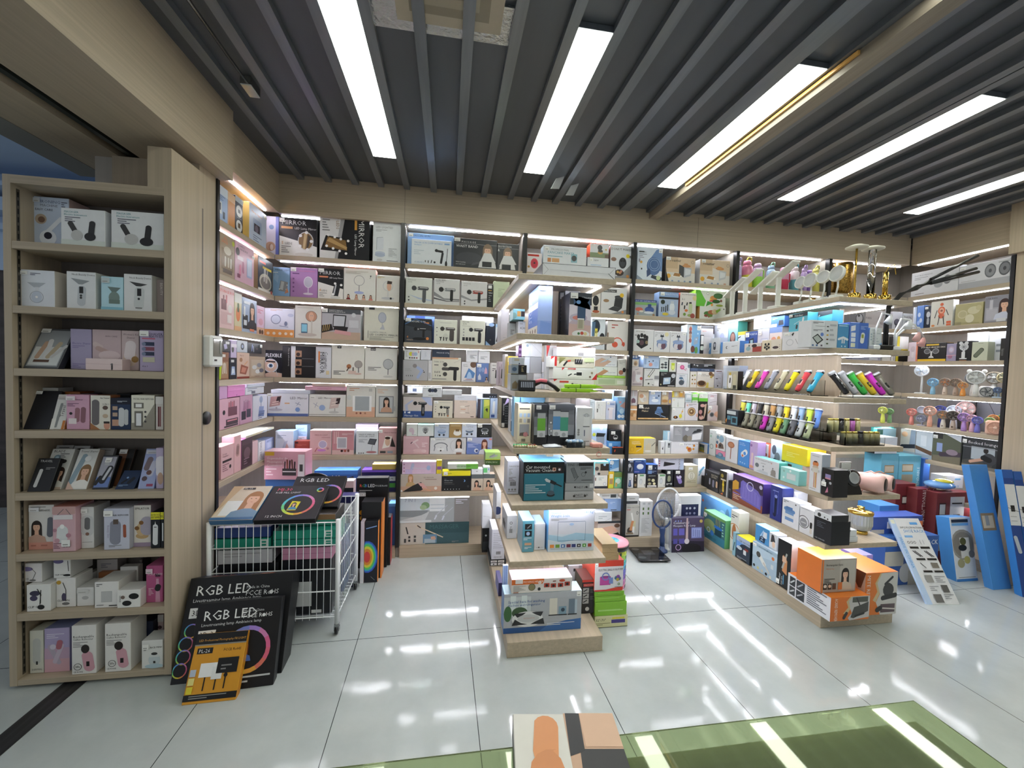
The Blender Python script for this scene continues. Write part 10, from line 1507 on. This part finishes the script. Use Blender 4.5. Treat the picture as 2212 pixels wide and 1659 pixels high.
2.737 2.945 4.25 .81 .25 .1 0 0;lounge_box;5a5f4f,1c1c1d;p d3d9e2 .4 1 1 .75 1 1/p 7a7462 0 0 1 0 1 .25 0 .2/k .62 .3 .65 .16 10 4a3f4a/E .68 .38 .2 .1 8f7f8c/r .15 .35 .2 .3 8fa0cc/r 0 .8 .35 .2 2a2a28/r .97 0 .03 1 17181a/s .02 .8 .16 .12;dark green box with a person on a grey lounger
2.507 2.733 4.25 .81 .246 .1 0 0;lounge_box;33363a,232528;r .25 .3 .65 .42 a9b3ba/E .4 .15 .45 .14 4a4a46/E .75 .35 .2 .2 3f4146/k .45 .28 .5 .1 22 c99f8a/k .68 .36 .3 .18 -20 1a1a1c/E .66 .62 .07 .09 26201f/t .15 .8 .1 e2e6ea flocked lounge/r 0 .68 1 .02 8f9399/r 0 0 1 .1 7a776f/s .0 .8 .12 .13;dark flocked lounge box with a sitting woman
@-y|boxes on the fan wall|on the corner bay's sixth shelf
4.016 4.232 3.23 .81 .238 .033 0 0;lounge_box;a9cfe0,5fc6c9,7fd6d6;k .6 .3 .5 .12 30 2a2c33/E .6 .45 .15 .12 3a3f4a/E .6 .25 .4 .12 6a7f9a/r 0 .75 .3 .2 2f6a5a;light blue box with a person on a lounger
4.108 4.251 3.265 .81 .272 .1 0 0;lounge_box;4fb9b4,5fc9c4;;teal carton behind the light blue box
@-y|cartons piled in the right corner|in the far right floor pile
3.782 3.964 2.99 0 .858 .15 0 0;rack_carton;6fb9d3,5fa9c6,7fcbe2;r .2 .8 .55 .08 a98a5a/r .2 .7 .55 .08 a9a08a/r .22 .81 .5 .06 d9cdb4;turquoise carton behind the pink speakers
3.968 4.204 2.99 0 .838 .15 0 0;rack_carton;6fbcd6,5fa9c6,7fcbe2;r .15 .83 .5 .08 a98a5a/r .15 .72 .5 .08 a9a08a/r .17 .84 .45 .06 d9cdb4/V .95 .6 .12 dff0f6 EXTENDABLE;turquoise carton with upright white lettering
4.204 4.275 2.97 0 .817 .15 0 0;rack_carton;3f6fc0,3565b0,4f80d0;V .7 .6 .4 dfe6f6 RACK;narrow blue carton with upright white lettering
3.759 3.962 2.84 0 .632 .14 0 0;rack_carton;7a2f33,66282b,853438;r .3 .72 .35 .12 3a1a1a/r .33 .74 .28 .08 d9d3c9/r .28 .52 .35 .12 3a1a1a/r .31 .54 .28 .08 d9d3c9/r .93 0 .05 1 b9a98a/s .75 .9 .14 .05;dark red carton nearest the clipper gondola
3.863 4.058 2.76 0 .61 .078 0 0;rack_carton;7f3236,66282b,8a383c;V .5 .35 .24 ecdfd6 MULTIFUNCTIONAL/V .85 .2 .26 ecdfd6 COAT AND HAT RACK/r .93 0 .05 1 c3b08f;dark red carton with large upright lettering
3.946 4.286 2.68 0 .602 .078 0 0;rack_carton;7a2d31,66282b,8a383c;r .4 0 .42 .94 d9d6d0/r .08 .68 .2 .18 3a1a1a/r .1 .7 .16 .14 d3cdc3/r .08 .46 .2 .16 3a1a1a/r .1 .48 .16 .12 d3cdc3/r .1 .2 .16 .14 c9c3b9/r .45 .84 .3 .02 333/r .5 .55 .2 .15 7a6a60/r .44 .08 .3 .12 3a3c42/r .44 .25 .3 .1 777/r .82 .3 .18 .35 6a5a40;dark red carton with a white panel
4.157 4.354 2.78 .602 .111 .1 0 0;rack_carton;d6d9de,c9ccd2,e0e3e6;l .05 .3 .5 1 .1 333/t .05 .08 .18 4f93cf SHOE RACK/r .55 .65 .3 .14 6fa9d9;white carton lying on the dark red ones
3.325 3.504 2.62 0 .53 .17 0 0;rack_carton;4f8fcf,3f7fc0,5fa0e0;r .02 .82 .96 .12 5f9fdc/t .1 .85 .06 dfeaf6 SHOE STORAGE RACK/p dfe6ee 0 .72 .3 .78 1 .76 1 .72/V .15 .2 .1 dfeaf6 NEW SIMPLE;mid blue shoe rack carton beside the clipper gondola
3.168 3.638 2.44 0 .362 .16 0 0;rack_carton;3560a9,2c5296,4070bc;t .1 .82 .1 eceff5 DETACHABLE RACK/r 0 .4 .35 .3 c9c3b4/E .4 .25 .12 .2 cfcfcb/r .0 0 .1 .15 dfe3e9/r .45 0 .4 .3 b9b6ab;wide blue carton with white lettering behind the leaning panel
3.11 3.566 2.5 .362 .128 .118 0 0;rack_carton;33509f,2a4590,4a66c0;r .6 .0 .4 .7 d9743a/r .3 .3 .15 .4 e6e9ef/r 0 0 .25 .25 b9b4a9/r .38 .55 .05 .35 17181c;deep blue carton with lifted flaps, stacked
3.822 4.018 2.435 0 .471 .09 9 0;rack_carton;dfe3e8,4a8fd3,5f9fe0;r 0 0 1 .04 3f80c9/e .5 .57 .24 a09a90/e .5 .57 .2 8a8378/r .35 .36 .45 .32 dfdcd6/E .5 .62 .15 .06 5a5a30/E .45 .52 .2 .05 2a2c28/e .3 .28 .07 a9a27a/e .6 .33 .06 b9b06a/e .85 .42 .06 777/r .05 .92 .8 .05 2a2f3a/r .05 .87 .8 .04 6fa9df/l .1 .06 .8 1 .02 777;white and blue rack carton with a round shelf picture
3.954 4.124 2.31 0 .897 .05 12 0;rack_carton;4f93da,4a8bd0,5fa0e6;r .08 .46 .75 .14 8f7a5f/r .14 .48 .6 .1 c9bda9/r .3 .5 .2 .08 8f9399;long light blue carton leaning, with one small photo
'''

build_setting()
build_furniture()
rows(GOODS)
for fn in ('special1', 'special2', 'special3'):
    if fn in globals(): globals()[fn]()
